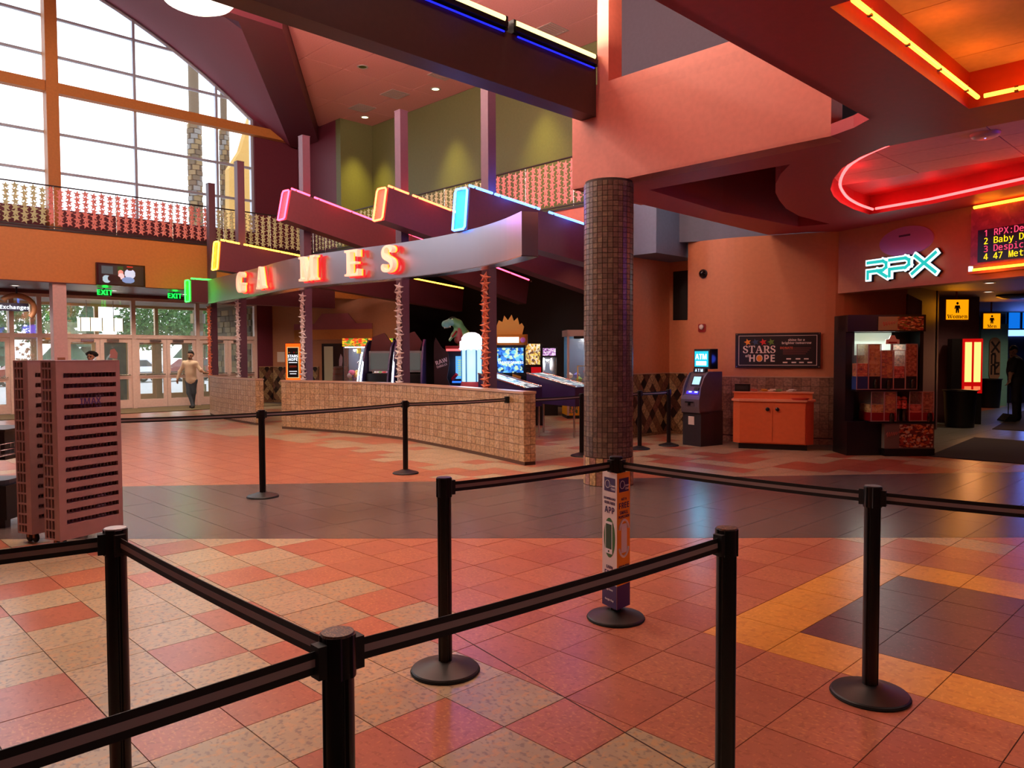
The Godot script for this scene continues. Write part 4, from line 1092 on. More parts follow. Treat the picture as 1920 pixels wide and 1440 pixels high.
func glasses_cart(at: Vector3, label: String, lettered: bool):
	var t := thing("glasses_cart", label, "cart", at, 0, "slotted carts for 3D glasses")
	var right := V(0.563, 0, -0.205).normalized()
	t.basis = frame(Vector3.ZERO, right).basis
	var w := 0.60; var d := 0.20; var y0 := 0.10; var y1 := 1.60
	var m := paint("cart_mauve", Color(0.70, 0.56, 0.56), 0.5, 0.04)
	var inner := m
	var bars := mat("cart_rib", Color(0.58, 0.44, 0.44), 0.55)
	# front: two stiles and sixteen slats around fifteen slots
	part(t, "stile", B.new().bb(V(0, y0, -0.025), V(0.065, y1, 0)), m)
	part(t, "stile", B.new().bb(V(w - 0.04, y0, -0.025), V(w, y1, 0)), m)
	part(t, "stile", B.new().bb(V(0, y0, -0.06), V(0.025, y1, -0.025)), m)
	var pitch := 0.0895
	var base := y0 + 0.115
	part(t, "slat", B.new().bb(V(0.065, y0, -0.02), V(w - 0.04, base, -0.001)), m)
	for k in 15:
		var a := base + 0.038 + k * pitch
		var b := a + pitch - 0.038 if k < 14 else y1
		part(t, "slat", B.new().bb(V(0.065, a, -0.02), V(w - 0.04, b, -0.001)), m)
	part(t, "top", B.new().bb(V(0, y1, -d), V(w, y1 + 0.015, 0)), paint("cart_top", Color(0.64, 0.50, 0.50), 0.4))
	part(t, "bottom", B.new().bb(V(0, y0 - 0.015, -d), V(w, y0, 0)), m)
	part(t, "back", B.new().bb(V(0, y0, -d), V(w, y1, -d + 0.02)), m)
	part(t, "side", B.new().bb(V(w - 0.02, y0, -d), V(w, y1, -0.025)), m)
	# trays with upright ribs seen through the slots
	for k in 15:
		var y := base + k * pitch
		part(t, "tray", B.new().bb(V(0.07, y - 0.01, -d + 0.03), V(w - 0.045, y, -0.06)), inner)
		var rb := B.new()
		for i in 15: rb.bb(V(0.075 + i * 0.034, y, -0.05), V(0.083 + i * 0.034, y + 0.05, -0.042))
		for i in 3: rb.bb(V(0.06, y, -0.07 - i * 0.04), V(0.068, y + 0.06, -0.08 - i * 0.04))
		part(t, "tray_ribs", rb, bars)
		if k in [0, 1, 2, 11, 12, 13]:
			part(t, "glasses", B.new().bb(V(0.38, y + 0.002, -0.055), V(0.47, y + 0.016, -0.050)), mat("glasses_white", Color(0.85, 0.85, 0.88), 0.3))
	# open left side: uprights and a lattice
	var lat := B.new()
	for i in 4: lat.bb(V(0.0, y0, -0.06 - i * 0.042), V(0.012, y1, -0.068 - i * 0.042))
	for k in 16: lat.bb(V(0.0, y0 + 0.06 + k * 0.092, -d + 0.02), V(0.012, y0 + 0.075 + k * 0.092, -0.03))
	part(t, "side_lattice", lat, m)
	for q in [[0.07, -0.06], [w - 0.07, -0.06], [0.07, -d + 0.06], [w - 0.07, -d + 0.06]]:
		var c := part(t, "caster", B.new().lathe([Vector2(0.036, -0.012), Vector2(0.042, -0.006), Vector2(0.042, 0.006), Vector2(0.036, 0.012), Vector2(0.001, 0.012)], 18, Transform3D(Basis(Vector3.BACK, PI / 2), V(q[0], 0.042, q[1]))), mat("rubber"))
		part(c, "fork", B.new().bb(V(q[0] - 0.02, 0.04, q[1] - 0.012), V(q[0] + 0.02, 0.088, q[1] + 0.012)), mat("fork", Color(0.55, 0.32, 0.16), 0.4, 0.5))
	if lettered: text(t, "IMAX", 0.058, mat("imax_blue", Color(0.34, 0.24, 0.50), 0.5), Transform3D(Basis(), V(0.31, base + 0.03 + 11 * pitch + 0.028, 0.0)), null, 0.002)

# ---------------------------------------------------------------- things along the cash machine wall
func stroke(b: B, pts: Array, w: float, d: float, z: float):
	for i in pts.size() - 1:
		var p: Vector2 = pts[i]; var q: Vector2 = pts[i + 1]
		var t := (q - p).normalized() * w * 0.5
		var n := Vector2(-t.y, t.x)
		b.ext(PackedVector2Array([p - t + n, p - t - n, q + t - n, q + t + n]), d, Transform3D(Basis(), V(0, 0, z)))

func candy_image(sd: int, cols: Array, n := 64, cells := 150) -> Image:
	var im := Image.create(n, n, false, Image.FORMAT_RGB8)
	im.fill(cols[0] * 0.45)
	var r := RandomNumberGenerator.new(); r.seed = sd
	for k in cells:
		var c: Color = cols[r.randi() % cols.size()]
		var x := r.randi() % n; var y := r.randi() % n; var w := r.randi_range(3, 7); var h := r.randi_range(3, 7)
		for yy in range(y - h, y + h):
			for xx in range(x - w, x + w):
				if pow((xx - x) / float(w), 2) + pow((yy - y) / float(h), 2) < 0.7: im.set_pixel(posmod(xx, n), posmod(yy, n), c)
	return im

func right_wall_things():
	wainscot()
	cash_machine()
	condiment_stand()
	banner()
	candy_rack()
	# fire alarm and camera dome
	var nrm := V(-0.99, 0, 0.05)
	var al := thing("fire_alarm", "small square red fire alarm with a white strobe above the cash machine", "fire alarm", V(12.95, 2.17, -7.94))
	al.basis = frame(Vector3.ZERO, V(0.04, 0, 1)).basis
	part(al, "plate", B.new().rbox(V(0, 0, 0.02), V(0.16, 0.04, 0.16), 0.03, Transform3D(Basis(Vector3.RIGHT, PI / 2), Vector3.ZERO)), mat("alarm_red", Color(0.55, 0.07, 0.06), 0.4))
	part(al, "strobe", B.new().lathe([Vector2(0.05, 0), Vector2(0.045, 0.02), Vector2(0.02, 0.032), Vector2(0.001, 0.034)], 14, Transform3D(Basis(Vector3.RIGHT, PI / 2), V(0, 0, 0.03))), mat("strobe_white", Color(0.80, 0.74, 0.72), 0.3))
	var dm := thing("camera_dome", "black security camera dome high on the coral wall", "security camera", V(12.95, 3.19, -7.92))
	dm.basis = frame(Vector3.ZERO, V(0.04, 0, 1)).basis
	part(dm, "mount", B.new().lathe([Vector2(0.085, 0), Vector2(0.085, 0.03), Vector2(0.001, 0.03)], 18, Transform3D(Basis(Vector3.RIGHT, PI / 2), Vector3.ZERO)), mat("cam_black", Color(0.02, 0.015, 0.018), 0.3))
	part(dm, "dome", B.new().lathe([Vector2(0.075, 0.03), Vector2(0.068, 0.06), Vector2(0.045, 0.088), Vector2(0.02, 0.1), Vector2(0.001, 0.102)], 18, Transform3D(Basis(Vector3.RIGHT, PI / 2), Vector3.ZERO)), mat("cam_gloss", Color(0.015, 0.012, 0.014), 0.08))
	fascia_signs()

func wainscot():
	# square tiles on the curved wall, lozenge tiles in the alcove, both fixed to the walls they belong to
	var wall := get_node("wall_cash_machine")
	var ms := [paint("wain_a", Color(0.68, 0.49, 0.40), 0.4, 0.15, 1.5), paint("wain_b", Color(0.62, 0.44, 0.35), 0.4, 0.15, 1.5), paint("wain_c", Color(0.72, 0.54, 0.45), 0.4, 0.15, 1.5)]
	var path := spline(ATM_WALL, 0.155)
	var tm := B.new().box(Vector3.ZERO, V(0.149, 0.149, 0.012)).mesh()
	part(wall, "wainscot_grout", B.new().prism(band(path, -0.004, 0.01), 0, 1.21), mat("wain_grout", Color(0.22, 0.13, 0.11), 0.8))
	part(wall, "wainscot_cap", B.new().prism(band(path, -0.022, 0.01), 1.21, 1.235), paint("wain_cap", Color(0.72, 0.55, 0.45), 0.35))
	for i in path.size() - 1:
		var a: Vector2 = path[i]; var b: Vector2 = path[i + 1]
		var d := (b - a).normalized(); var c := (a + b) / 2 - Vector2(d.y, -d.x) * 0.008
		for j in 8:
			part(wall, "tile", tm, ms[absi(i * 31 + j * 17 + i * j * 7) % 3], frame(V(c.x, -0.03 + (j + 0.5) * 0.155, c.y) if j > 0 else V(c.x, 0.055, c.y), V(d.x, 0, d.y)) * Transform3D(Basis.from_scale(V(1, 1.0 if j > 0 else 0.7, 1)), Vector3.ZERO))
	var loz := [paint("loz_cream", Color(0.70, 0.58, 0.42), 0.4, 0.15, 1.5), paint("loz_tan", Color(0.55, 0.40, 0.28), 0.4, 0.15, 1.5), paint("loz_brown", Color(0.34, 0.21, 0.16), 0.4, 0.15, 1.5), paint("loz_black", Color(0.14, 0.09, 0.08), 0.4, 0.15, 1.5), paint("loz_rose", Color(0.52, 0.34, 0.28), 0.4, 0.15, 1.5)]
	var al := get_node("wall_alcove")
	lozenges(al, frame(V(11.4, 0, -9.045), V(1, 0, 0)), 2.08, 1.25, loz)
	lozenges(al, frame(V(13.485, 0, -9.04), V(0, 0, 1)), 0.92, 1.25, loz)
	lozenges(get_node("wall_arcade_side"), frame(V(12.99, 0, -25.36), V(2.42, 0, 4.2)), 1.8, 1.25, loz)
	lozenges(get_node("wall_entrance"), frame(V(12.46, 0, -25.392), V(1, 0, 0)), 0.52, 1.25, loz)

func lozenges(wall: Node, fr: Transform3D, w: float, h: float, ms: Array):
	part(wall, "lozenge_grout", B.new().bb(V(0, 0, 0), V(w, h, 0.006)), mat("wain_grout"), fr)
	part(wall, "lozenge_cap", B.new().bb(V(0, h, 0), V(w, h + 0.02, 0.018)), paint("wain_cap"), fr)
	var a := 0.098; var b := 0.125
	var area := PackedVector2Array([Vector2(0.004, 0.06), Vector2(w - 0.004, 0.06), Vector2(w - 0.004, h - 0.004), Vector2(0.004, h - 0.004)])
	part(wall, "lozenge_skirt", B.new().bb(V(0, 0, 0.004), V(w, 0.055, 0.014)), ms[1], fr)
	for i in range(0, int(w / a) + 2):
		for j in range(0, int(h / b) + 2):
			if (i + j) % 2: continue
			var c := Vector2(i * a, 0.06 + j * b)
			var p := PackedVector2Array([c + Vector2(-a + 0.005, 0), c + Vector2(0, -b + 0.006), c + Vector2(a - 0.005, 0), c + Vector2(0, b - 0.006)])
			for g in Geometry2D.intersect_polygons(p, area):
				var u := (i + j) / 2; var v := (i - j) / 2
				var k := 0
				if posmod(u, 4) == 1: k = 1
				if posmod(v, 4) == 2: k = 4
				if posmod(u, 4) == 3 and posmod(v, 3) != 0: k = 2
				if posmod(u + 2 * v, 7) == 0: k = 3
				part(wall, "lozenge_tile", B.new().ext(g, 0.008, Transform3D(Basis(), V(0, 0, 0.006))), ms[k], fr)

func cash_machine():
	var t := thing("cash_machine", "grey cash machine with a glowing cyan ATM topper", "cash machine", V(11.90, 0, -7.50))
	t.basis = frame(Vector3.ZERO, V(-0.20, 0, 0.98)).basis
	var grey := paint("atm_grey", Color(0.36, 0.31, 0.33), 0.4, 0.03)
	var darkg := paint("atm_dark", Color(0.17, 0.14, 0.16), 0.45, 0.03)
	var sideways := Transform3D(Basis(Vector3(0, 0, 1), Vector3(0, 1, 0), Vector3(-1, 0, 0)), V(0.22, 0, 0))
	part(t, "lower_body", B.new().ext(pv([0, 0, -0.56, 0, -0.56, 0.62, 0.01, 0.62, 0.0, 0.56]), 0.44, sideways), darkg)
	part(t, "fascia", B.new().ext(pv([0.035, 0.60, 0.05, 0.70, 0.05, 0.84, 0.03, 0.90, -0.10, 0.93, -0.30, 0.93, -0.30, 0.60]), 0.44, sideways), grey)
	part(t, "console", B.new().ext(pv([0.02, 0.90, -0.02, 0.95, -0.16, 1.28, -0.2, 1.33, -0.56, 1.33, -0.56, 0.60, -0.25, 0.60, -0.25, 0.90]), 0.40, Transform3D(sideways.basis, V(0.20, 0, 0))), grey)
	for s in [-1, 1]: part(t, "cheek", B.new().ext(pv([0.03, 0.90, 0.0, 1.06, -0.08, 1.22, -0.16, 1.31, -0.3, 1.33, -0.3, 0.90]), 0.03, Transform3D(sideways.basis, V(0.22 if s > 0 else -0.19, 0, 0))), grey)
	var slope := Transform3D(Basis(Vector3.RIGHT, -0.40), V(0, 1.12, -0.085))
	part(t, "screen", B.new().bb(V(-0.07, -0.02, 0), V(0.10, 0.13, 0.008)), glow("atm_screen", Color(0.72, 0.90, 1.0), 1.2), slope)
	part(t, "screen_bezel", B.new().bb(V(-0.10, -0.05, -0.004), V(0.13, 0.15, 0.004)), darkg, slope)
	part(t, "card_slot", B.new().bb(V(0.02, -0.13, 0), V(0.13, -0.08, 0.015)), mat("cam_black"), slope)
	part(t, "keypad", B.new().bb(V(-0.14, -0.205, 0.0), V(0.14, -0.15, 0.01)), glow("keypad_violet", Color(0.25, 0.18, 1.0), 0.9, Color(0.2, 0.18, 0.3)), slope)
	for x in [-0.05, 0.09]: part(t, "key_light", B.new().bb(V(x - 0.035, -0.18, 0.01), V(x + 0.035, -0.155, 0.016)), glow("key_white", Color(0.7, 0.75, 1.0), 2.0), slope)
	part(t, "cash_tray", B.new().bb(V(-0.13, 0.72, 0.045), V(0.11, 0.80, 0.058)), mat("tray_silver", Color(0.40, 0.34, 0.34), 0.35, 0.4))
	part(t, "cash_slot", B.new().bb(V(-0.11, 0.775, 0.058), V(0.09, 0.80, 0.064)).bb(V(-0.03, 0.73, 0.058), V(0.02, 0.775, 0.064)), mat("cam_black"))
	part(t, "seam_band", B.new().bb(V(-0.222, 0.585, -0.2), V(0.222, 0.60, 0.03)), mat("cam_black"))
	part(t, "notice", B.new().bb(V(-0.08, 0.38, 0.0), V(0.06, 0.53, 0.006)), mat("paper", Color(0.85, 0.78, 0.74), 0.6))
	part(t, "word_plate", B.new().bb(V(-0.13, 1.32, -0.24), V(0.15, 1.39, -0.17)), darkg)
	text(t, "A T M", 0.055, glow("atm_letters", Color(0.8, 0.9, 1.0), 1.6), Transform3D(Basis(), V(0.01, 1.355, -0.169)), null, 0.004)
	part(t, "topper", B.new().rbox(V(0.02, 1.56, -0.33), V(0.42, 0.36, 0.2), 0.03), mat("cam_black"))
	part(t, "topper_sign", B.new().bb(V(-0.15, 1.42, -0.23), V(0.17, 1.70, -0.222)), glow("atm_cyan", Color(0.05, 0.72, 0.85), 1.5))
	text(t, "ATM", 0.10, glow("atm_white", Color(0.9, 1.0, 1.0), 2.2), Transform3D(Basis(), V(0.01, 1.60, -0.221)), null, 0.004)
	part(t, "sign_strip", B.new().bb(V(-0.11, 1.445, -0.222), V(0.13, 1.52, -0.217)), glow("atm_white"))
	lamp_area(V(0.01, 1.56, -0.2), V(0.01, 1.5, 1.0), Color(0.2, 0.8, 1.0), 0.35, Vector2(0.3, 0.26), t)
	lamp_omni(V(0.32, 1.56, -0.36), Color(0.25, 0.35, 1.0), 0.04, 0.08, t)
	lamp_omni(V(0.0, 1.0, 0.12), Color(0.3, 0.25, 1.0), 0.02, 0.05, t)

func condiment_stand():
	var t := thing("condiment_cabinet", "orange laminate cabinet with two doors and a raised back shelf", "cabinet", V(12.33, 0, -6.18))
	t.basis = frame(Vector3.ZERO, V(0.42, 0, 0.907)).basis
	var lam := paint("laminate_orange", Color(0.86, 0.42, 0.24), 0.4, 0.04)
	var edge := paint("laminate_edge", Color(0.88, 0.58, 0.44), 0.35)
	var w := 0.66; var d := 0.52
	var plan := pv([-w, -d, w, -d, w, -0.14, w - 0.12, 0, -w + 0.12, 0, -w, -0.14])
	part(t, "body", B.new().prism(plan, 0.10, 0.83), lam)
	part(t, "toe_kick", B.new().prism(pv([-w + 0.1, -d, w - 0.1, -d, w - 0.1, -0.06, -w + 0.1, -0.06]), 0, 0.10), mat("kick_black", Color(0.03, 0.025, 0.025), 0.5))
	part(t, "counter_top", B.new().prism(pv([-w - 0.03, -d, w + 0.03, -d, w + 0.03, -0.12, w - 0.11, 0.03, -w + 0.11, 0.03, -w - 0.03, -0.12]), 0.83, 0.86), edge)
	part(t, "riser", B.new().bb(V(-w, 0.86, -d), V(w - 0.02, 0.965, -0.26)), lam)
	part(t, "riser_top", B.new().bb(V(-w - 0.02, 0.965, -d), V(w, 0.985, -0.24)), edge)
	for s in [0, 1]:
		var a := -w + 0.135 if s == 0 else 0.004
		var b := -0.004 if s == 0 else w - 0.135
		var dr := part(t, "door", B.new().bb(V(a, 0.12, 0.0), V(b, 0.80, 0.018)), lam)
		part(dr, "knob", B.new().lathe([Vector2(0.016, 0), Vector2(0.034, 0.012), Vector2(0.034, 0.022), Vector2(0.02, 0.032), Vector2(0.001, 0.033)], 16, Transform3D(Basis(Vector3.RIGHT, PI / 2), V(-0.08 if s == 0 else 0.08, 0.70, 0.018))), mat("cam_black"))
	var at := func(x: float, y: float, z: float) -> Vector3: return t.transform * V(x, y, z)
	var nb := thing("napkin_holder", "black box napkin holder at the left end of the orange cabinet", "napkin holder", at.call(-0.52, 0.985, -0.36))
	nb.basis = t.basis
	part(nb, "box", B.new().rbox(V(0, 0.065, 0), V(0.26, 0.13, 0.16), 0.02), mat("cam_black"))
	part(nb, "slot", B.new().bb(V(-0.1, 0.03, 0.078), V(0.1, 0.10, 0.084)), mat("slot_grey", Color(0.12, 0.09, 0.09), 0.5))
	var cols := [[Color(0.80, 0.36, 0.26), -0.34, "red condiment cup beside the black napkin holder"], [Color(0.86, 0.58, 0.14), -0.16, "yellow pile of packets on the orange cabinet"], [Color(0.88, 0.80, 0.70), -0.04, "cream pile of packets on the orange cabinet"], [Color(0.46, 0.50, 0.30), 0.10, "green pile of packets on the orange cabinet"], [Color(0.90, 0.84, 0.78), 0.30, "white stack of napkins on the orange cabinet"]]
	for q in cols:
		var p := thing("condiment_packets" if q[1] < 0.25 else "napkin_stack", q[2], "condiments", at.call(q[1], 0.985, -0.36))
		p.basis = t.basis
		for k in 5: part(p, "packet", B.new().box(V(rng.randf_range(-0.04, 0.04), 0.008 + k * 0.008, rng.randf_range(-0.03, 0.03)), V(0.09, 0.012, 0.05), Transform3D(Basis(Vector3.UP, rng.randf_range(-0.5, 0.5)), Vector3.ZERO)), mat("packet_%d" % int(q[1] * 100), q[0], 0.5))
	var tr := thing("red_tray", "shallow red tray on the right end of the orange cabinet", "tray", at.call(0.44, 0.86, -0.11))
	tr.basis = t.basis
	part(tr, "dish", B.new().lathe([Vector2(0.001, 0.004), Vector2(0.12, 0.004), Vector2(0.15, 0.03), Vector2(0.155, 0.03), Vector2(0.125, 0.0)], 20, Transform3D(Basis.from_scale(V(1.0, 1, 0.6)), Vector3.ZERO)), mat("tray_red", Color(0.72, 0.22, 0.16), 0.4))

func banner():
	var t := thing("charity_banner", "dark wall banner lettered STARS of HOPE with four coloured stars", "banner", V(13.28, 1.71, -6.60))
	# the banner spans the curve like a board, its edges touching the wall
	t.position = V(13.275, 1.71, -6.575)
	t.basis = frame(Vector3.ZERO, V(0.391, 0, 0.92)).basis
	var w := 0.74; var h := 0.32
	part(t, "board", B.new().bb(V(-w, -h, -0.02), V(w, h, 0)), mat("banner_dark", Color(0.10, 0.055, 0.065), 0.45))
	var wm := mat("banner_white", Color(0.88, 0.78, 0.74), 0.5)
	for q in [[-w + 0.06, -h + 0.045, w - 0.06, -h + 0.053], [-w + 0.06, h - 0.053, w - 0.06, h - 0.045], [-w + 0.06, -h + 0.045, -w + 0.068, h - 0.045], [w - 0.068, -h + 0.045, w - 0.06, h - 0.045]]:
		part(t, "border_line", B.new().bb(V(q[0], q[1], 0), V(q[2], q[3], 0.002)), wm)
	for k in 4: part(t, "printed_star", B.new().star(V(-0.52 + k * 0.138, 0.155, 0.001), 0.068, 0.003, Transform3D(), 0.25, 0.45), mat("pstar_%d" % k, [Color(0.92, 0.55, 0.14), Color(0.18, 0.26, 0.40), Color(0.80, 0.14, 0.12), Color(0.36, 0.48, 0.16)][k], 0.5))
	text(t, "STARS", 0.135, wm, Transform3D(Basis(), V(-0.315, 0.015, 0.0)), font_serif, 0.003)
	text(t, "HOPE", 0.135, wm, Transform3D(Basis(), V(-0.27, -0.145, 0.0)), null, 0.003)
	text(t, "of", 0.05, wm, Transform3D(Basis(), V(-0.53, -0.10, 0.0)), null, 0.003)
	part(t, "printed_disc", B.new().ext(oval(-0.31, -0.145, 0.045, 0.055), 0.005, Transform3D(Basis(), Vector3.ZERO)), mat("pstar_0"))
	text(t, "shine for a", 0.042, wm, Transform3D(Basis(), V(0.33, 0.19, 0.0)), null, 0.002)
	text(t, "brighter tomorrow", 0.042, wm, Transform3D(Basis(), V(0.33, 0.135, 0.0)), null, 0.002)
	text(t, "DONATE", 0.042, mat("banner_orange", Color(0.80, 0.34, 0.20), 0.5), Transform3D(Basis(), V(0.16, 0.045, 0.0)), null, 0.002)
	var lines := B.new()
	for k in 4: lines.bb(V(0.10 if k else 0.27, 0.035 - k * 0.035, 0), V(0.58 - 0.03 * k, 0.047 - k * 0.035, 0.002))
	part(t, "small_print", lines, mat("banner_rose", Color(0.46, 0.22, 0.20), 0.5))
	for q in [[0.2, -0.155], [0.36, -0.155], [0.5, -0.155], [0.14, -0.22], [0.29, -0.22], [0.42, -0.22], [0.56, -0.22]]:
		part(t, "sponsor_mark", B.new().bb(V(q[0] - 0.04, q[1] - 0.012, 0), V(q[0] + 0.04, q[1] + 0.012, 0.002)), wm)
	for s in [[-1, -1], [1, -1], [-1, 1], [1, 1]]: part(t, "screw", B.new().lathe([Vector2(0.014, 0), Vector2(0.012, 0.006), Vector2(0.001, 0.007)], 8, Transform3D(Basis(Vector3.RIGHT, PI / 2), V(s[0] * (w - 0.025), s[1] * (h - 0.02), 0))), mat("steel"))

func candy_rack():
	var t := thing("candy_rack", "tall black bulk candy rack with clear bins", "candy rack", V(12.93, 0, -4.50))
	t.basis = frame(Vector3.ZERO, V(0.713, 0, 0.701)).basis
	var bk := mat("rack_black", Color(0.018, 0.014, 0.016), 0.4)
	part(t, "cabinet", B.new().bb(V(-0.66, 0.0, -0.55), V(0.60, 0.55, -0.02)), bk)
	part(t, "back_board", B.new().bb(V(-0.66, 0.55, -0.55), V(0.60, 2.27, -0.40)), bk)
	for q in [[-0.66, -0.52], [0.54, 0.60]]: part(t, "side_panel", B.new().bb(V(q[0], 0.55, -0.40), V(q[1], 2.27, -0.10)), bk)
	part(t, "header", B.new().bb(V(-0.66, 2.0, -0.40), V(0.60, 2.27, -0.04)), bk)
	part(t, "base_plinth", B.new().bb(V(-0.10, 0.0, -0.5), V(0.70, 0.12, 0.1)), bk)
	var sweet := [Color(0.75, 0.55, 0.35), Color(0.60, 0.25, 0.20), Color(0.85, 0.75, 0.55), Color(0.45, 0.50, 0.25), Color(0.35, 0.18, 0.14)]
	var pic := tex_mat("candy_print", candy_image(3, sweet, 96, 260), 0.5)
	var hp := B.new(); hp.quv(V(-0.17, 2.24, -0.035), V(-0.17, 2.02, -0.035), V(0.56, 2.02, -0.035), V(0.56, 2.24, -0.035))
	part(t, "header_picture", hp, pic)
	part(t, "header_name", B.new().bb(V(-0.17, 2.02, -0.036), V(0.14, 2.24, -0.030)), mat("print_sage", Color(0.62, 0.64, 0.46), 0.5))
	part(t, "script_mark", squiggle(V(-0.10, 2.12, -0.028), 0.22, 0.04), mat("script_rose", Color(0.70, 0.40, 0.36), 0.5))
	part(t, "lit_panel", B.new().bb(V(-0.52, 1.62, -0.40), V(0.22, 1.99, -0.385)), glow("rack_lit", Color(0.75, 0.85, 0.80), 0.45, Color(0.8, 0.86, 0.84)))
	lamp_area(V(-0.15, 1.95, -0.2), V(-0.15, 1.2, 0.15), Color(0.95, 1.0, 0.95), 0.5, Vector2(0.7, 0.1), t)
	part(t, "crest", B.new().ext(pv([-0.02, 1.80, 0.20, 1.80, 0.20, 1.87, 0.15, 1.88, 0.12, 1.94, 0.06, 1.94, 0.03, 1.88, -0.02, 1.87]), 0.02, Transform3D(Basis(), V(0, 0, -0.1))), mat("crest_white", Color(0.85, 0.78, 0.74), 0.5))
	part(t, "crest_stripe", B.new().bb(V(0.02, 1.81, -0.08), V(0.16, 1.835, -0.074)), mat("alarm_red"))
	part(t, "crest_post", B.new().bb(V(0.07, 1.55, -0.12), V(0.11, 1.8, -0.1)), mat("steel"))
	part(t, "print_panel", B.new().bb(V(-0.10, 0.12, -0.02), V(0.70, 0.53, 0.08)), mat("print_grey", Color(0.42, 0.38, 0.34), 0.5))
	var bp := B.new(); bp.quv(V(0.14, 0.51, 0.083), V(0.14, 0.14, 0.083), V(0.68, 0.14, 0.083), V(0.68, 0.51, 0.083))
	part(t, "print_picture", bp, tex_mat("candy_print_b", candy_image(9, [Color(0.62, 0.28, 0.20), Color(0.40, 0.16, 0.13), Color(0.80, 0.50, 0.30), Color(0.75, 0.68, 0.55)], 96, 240), 0.5))
	part(t, "script_mark", squiggle(V(-0.07, 0.34, 0.083), 0.19, 0.045), mat("script_rose"))
	# shelves with clear bins
	part(t, "shelf", B.new().bb(V(-0.57, 1.04, -0.40), V(0.42, 1.07, 0.12)), bk)
	part(t, "shelf", B.new().bb(V(-0.36, 0.53, -0.40), V(0.70, 0.56, 0.10)), bk)
	var cg := glass("bin_clear", Color(0.9, 0.85, 0.82), 0.10)
	var edge := mat("bin_edge", Color(0.70, 0.58, 0.56), 0.25)
	var bins := [[-0.56, -0.37, 1.07, 1.80, 0.42, 2, Color(0.16, 0.24, 0.46)], [-0.37, -0.17, 1.07, 1.80, 1.0, 0, Color(0.06, 0.05, 0.05)], [-0.17, 0.03, 1.07, 1.70, 1.0, 1, Color(0.06, 0.05, 0.05)], [0.03, 0.22, 1.07, 1.70, 0.45, 3, Color(0.06, 0.05, 0.05)], [0.22, 0.41, 1.07, 1.80, 1.0, 4, Color(0.06, 0.05, 0.05)], [-0.32, -0.11, 0.56, 1.04, 0.4, 0, Color(0.52, 0.05, 0.08)], [-0.11, 0.09, 0.56, 1.04, 1.0, 1, Color(0.52, 0.05, 0.08)], [0.29, 0.50, 0.56, 1.04, 0.4, 3, Color(0.52, 0.05, 0.08)], [0.50, 0.69, 0.56, 1.04, 1.0, 4, Color(0.52, 0.05, 0.08)]]
	var fills := [[Color(0.78, 0.62, 0.30), Color(0.70, 0.50, 0.24), Color(0.82, 0.70, 0.42)], [Color(0.80, 0.58, 0.28), Color(0.74, 0.46, 0.26), Color(0.66, 0.36, 0.22)], [Color(0.80, 0.42, 0.20), Color(0.86, 0.56, 0.26), Color(0.70, 0.30, 0.18)], [Color(0.80, 0.30, 0.26), Color(0.86, 0.46, 0.40), Color(0.66, 0.2, 0.2)], [Color(0.52, 0.28, 0.20), Color(0.66, 0.38, 0.28), Color(0.74, 0.50, 0.38)]]
	for q in bins:
		var b := thing("candy_bin", "clear candy bin on the %s shelf of the black rack, %s" % ["upper" if q[2] > 1 else "lower", ["first", "second", "third", "fourth", "fifth", "first", "second", "third", "fourth"][bins.find(q)] + " from the left"], "candy bin", t.transform * V((q[0] + q[1]) / 2, q[2], -0.14), 0, "clear candy bins")
		b.basis = t.basis
		var w: float = (q[1] - q[0]) / 2 - 0.004; var h: float = q[3] - q[2]; var z := 0.22
		var low: float = h * 0.29
		part(b, "base_box", B.new().bb(V(-w, 0, -z), V(w, low, z)), mat("binbase_" + str(q[6]), q[6], 0.35))
		part(b, "sweets", B.new().bb(V(-w + 0.008, low, -z + 0.01), V(w - 0.008, low + (h - low) * q[4] - 0.01, z - 0.01)), tex_mat("sweets_%d" % q[5], candy_image(20 + q[5], fills[q[5]], 64, 170), 0.5, 4.0))
		part(b, "clear_box", B.new().bb(V(-w, low, -z), V(w, h, z)), cg)
		for x in [-w, w]: part(b, "edge_strip", B.new().bb(V(x - 0.005, 0, z - 0.004), V(x + 0.005, h, z + 0.004)), edge)
		part(b, "top_strip", B.new().bb(V(-w, h - 0.01, z - 0.004), V(w, h, z + 0.004)), edge)
		part(b, "bottom_strip", B.new().bb(V(-w, 0.0, z - 0.004), V(w, 0.012, z + 0.004)), edge)
		if q[4] == 1.0: part(b, "dispenser", B.new().lathe([Vector2(0.035, -0.08), Vector2(0.04, 0.0), Vector2(0.03, 0.06), Vector2(0.001, 0.07)], 12, Transform3D(Basis(), V(0.02, low * 0.5, z + 0.012))), mat("chrome_dark", Color(0.28, 0.24, 0.20), 0.15, 0.8))
	for x in [0.14, 0.235]:
		var j := thing("candy_jar", "round candy jar between the lower bins, " + ("left" if x < 0.2 else "right") + " of the two", "jar", t.transform * V(x, 0.56, 0.02), 0, "candy jars")
		j.basis = t.basis
		part(j, "stand", B.new().lathe([Vector2(0.042, 0), Vector2(0.042, 0.02), Vector2(0.034, 0.03), Vector2(0.034, 0.19), Vector2(0.044, 0.2)], 14), mat("chrome_dark"))
		part(j, "sweets", B.new().lathe([Vector2(0.001, 0.2), Vector2(0.044, 0.2), Vector2(0.044, 0.33), Vector2(0.001, 0.345)], 14), tex_mat("sweets_3", candy_image(23, fills[3]), 0.5, 4.0))
		part(j, "lid", B.new().lathe([Vector2(0.046, 0.35), Vector2(0.046, 0.375), Vector2(0.02, 0.40), Vector2(0.001, 0.40)], 14), mat("lid_red", Color(0.60, 0.30, 0.26), 0.3))

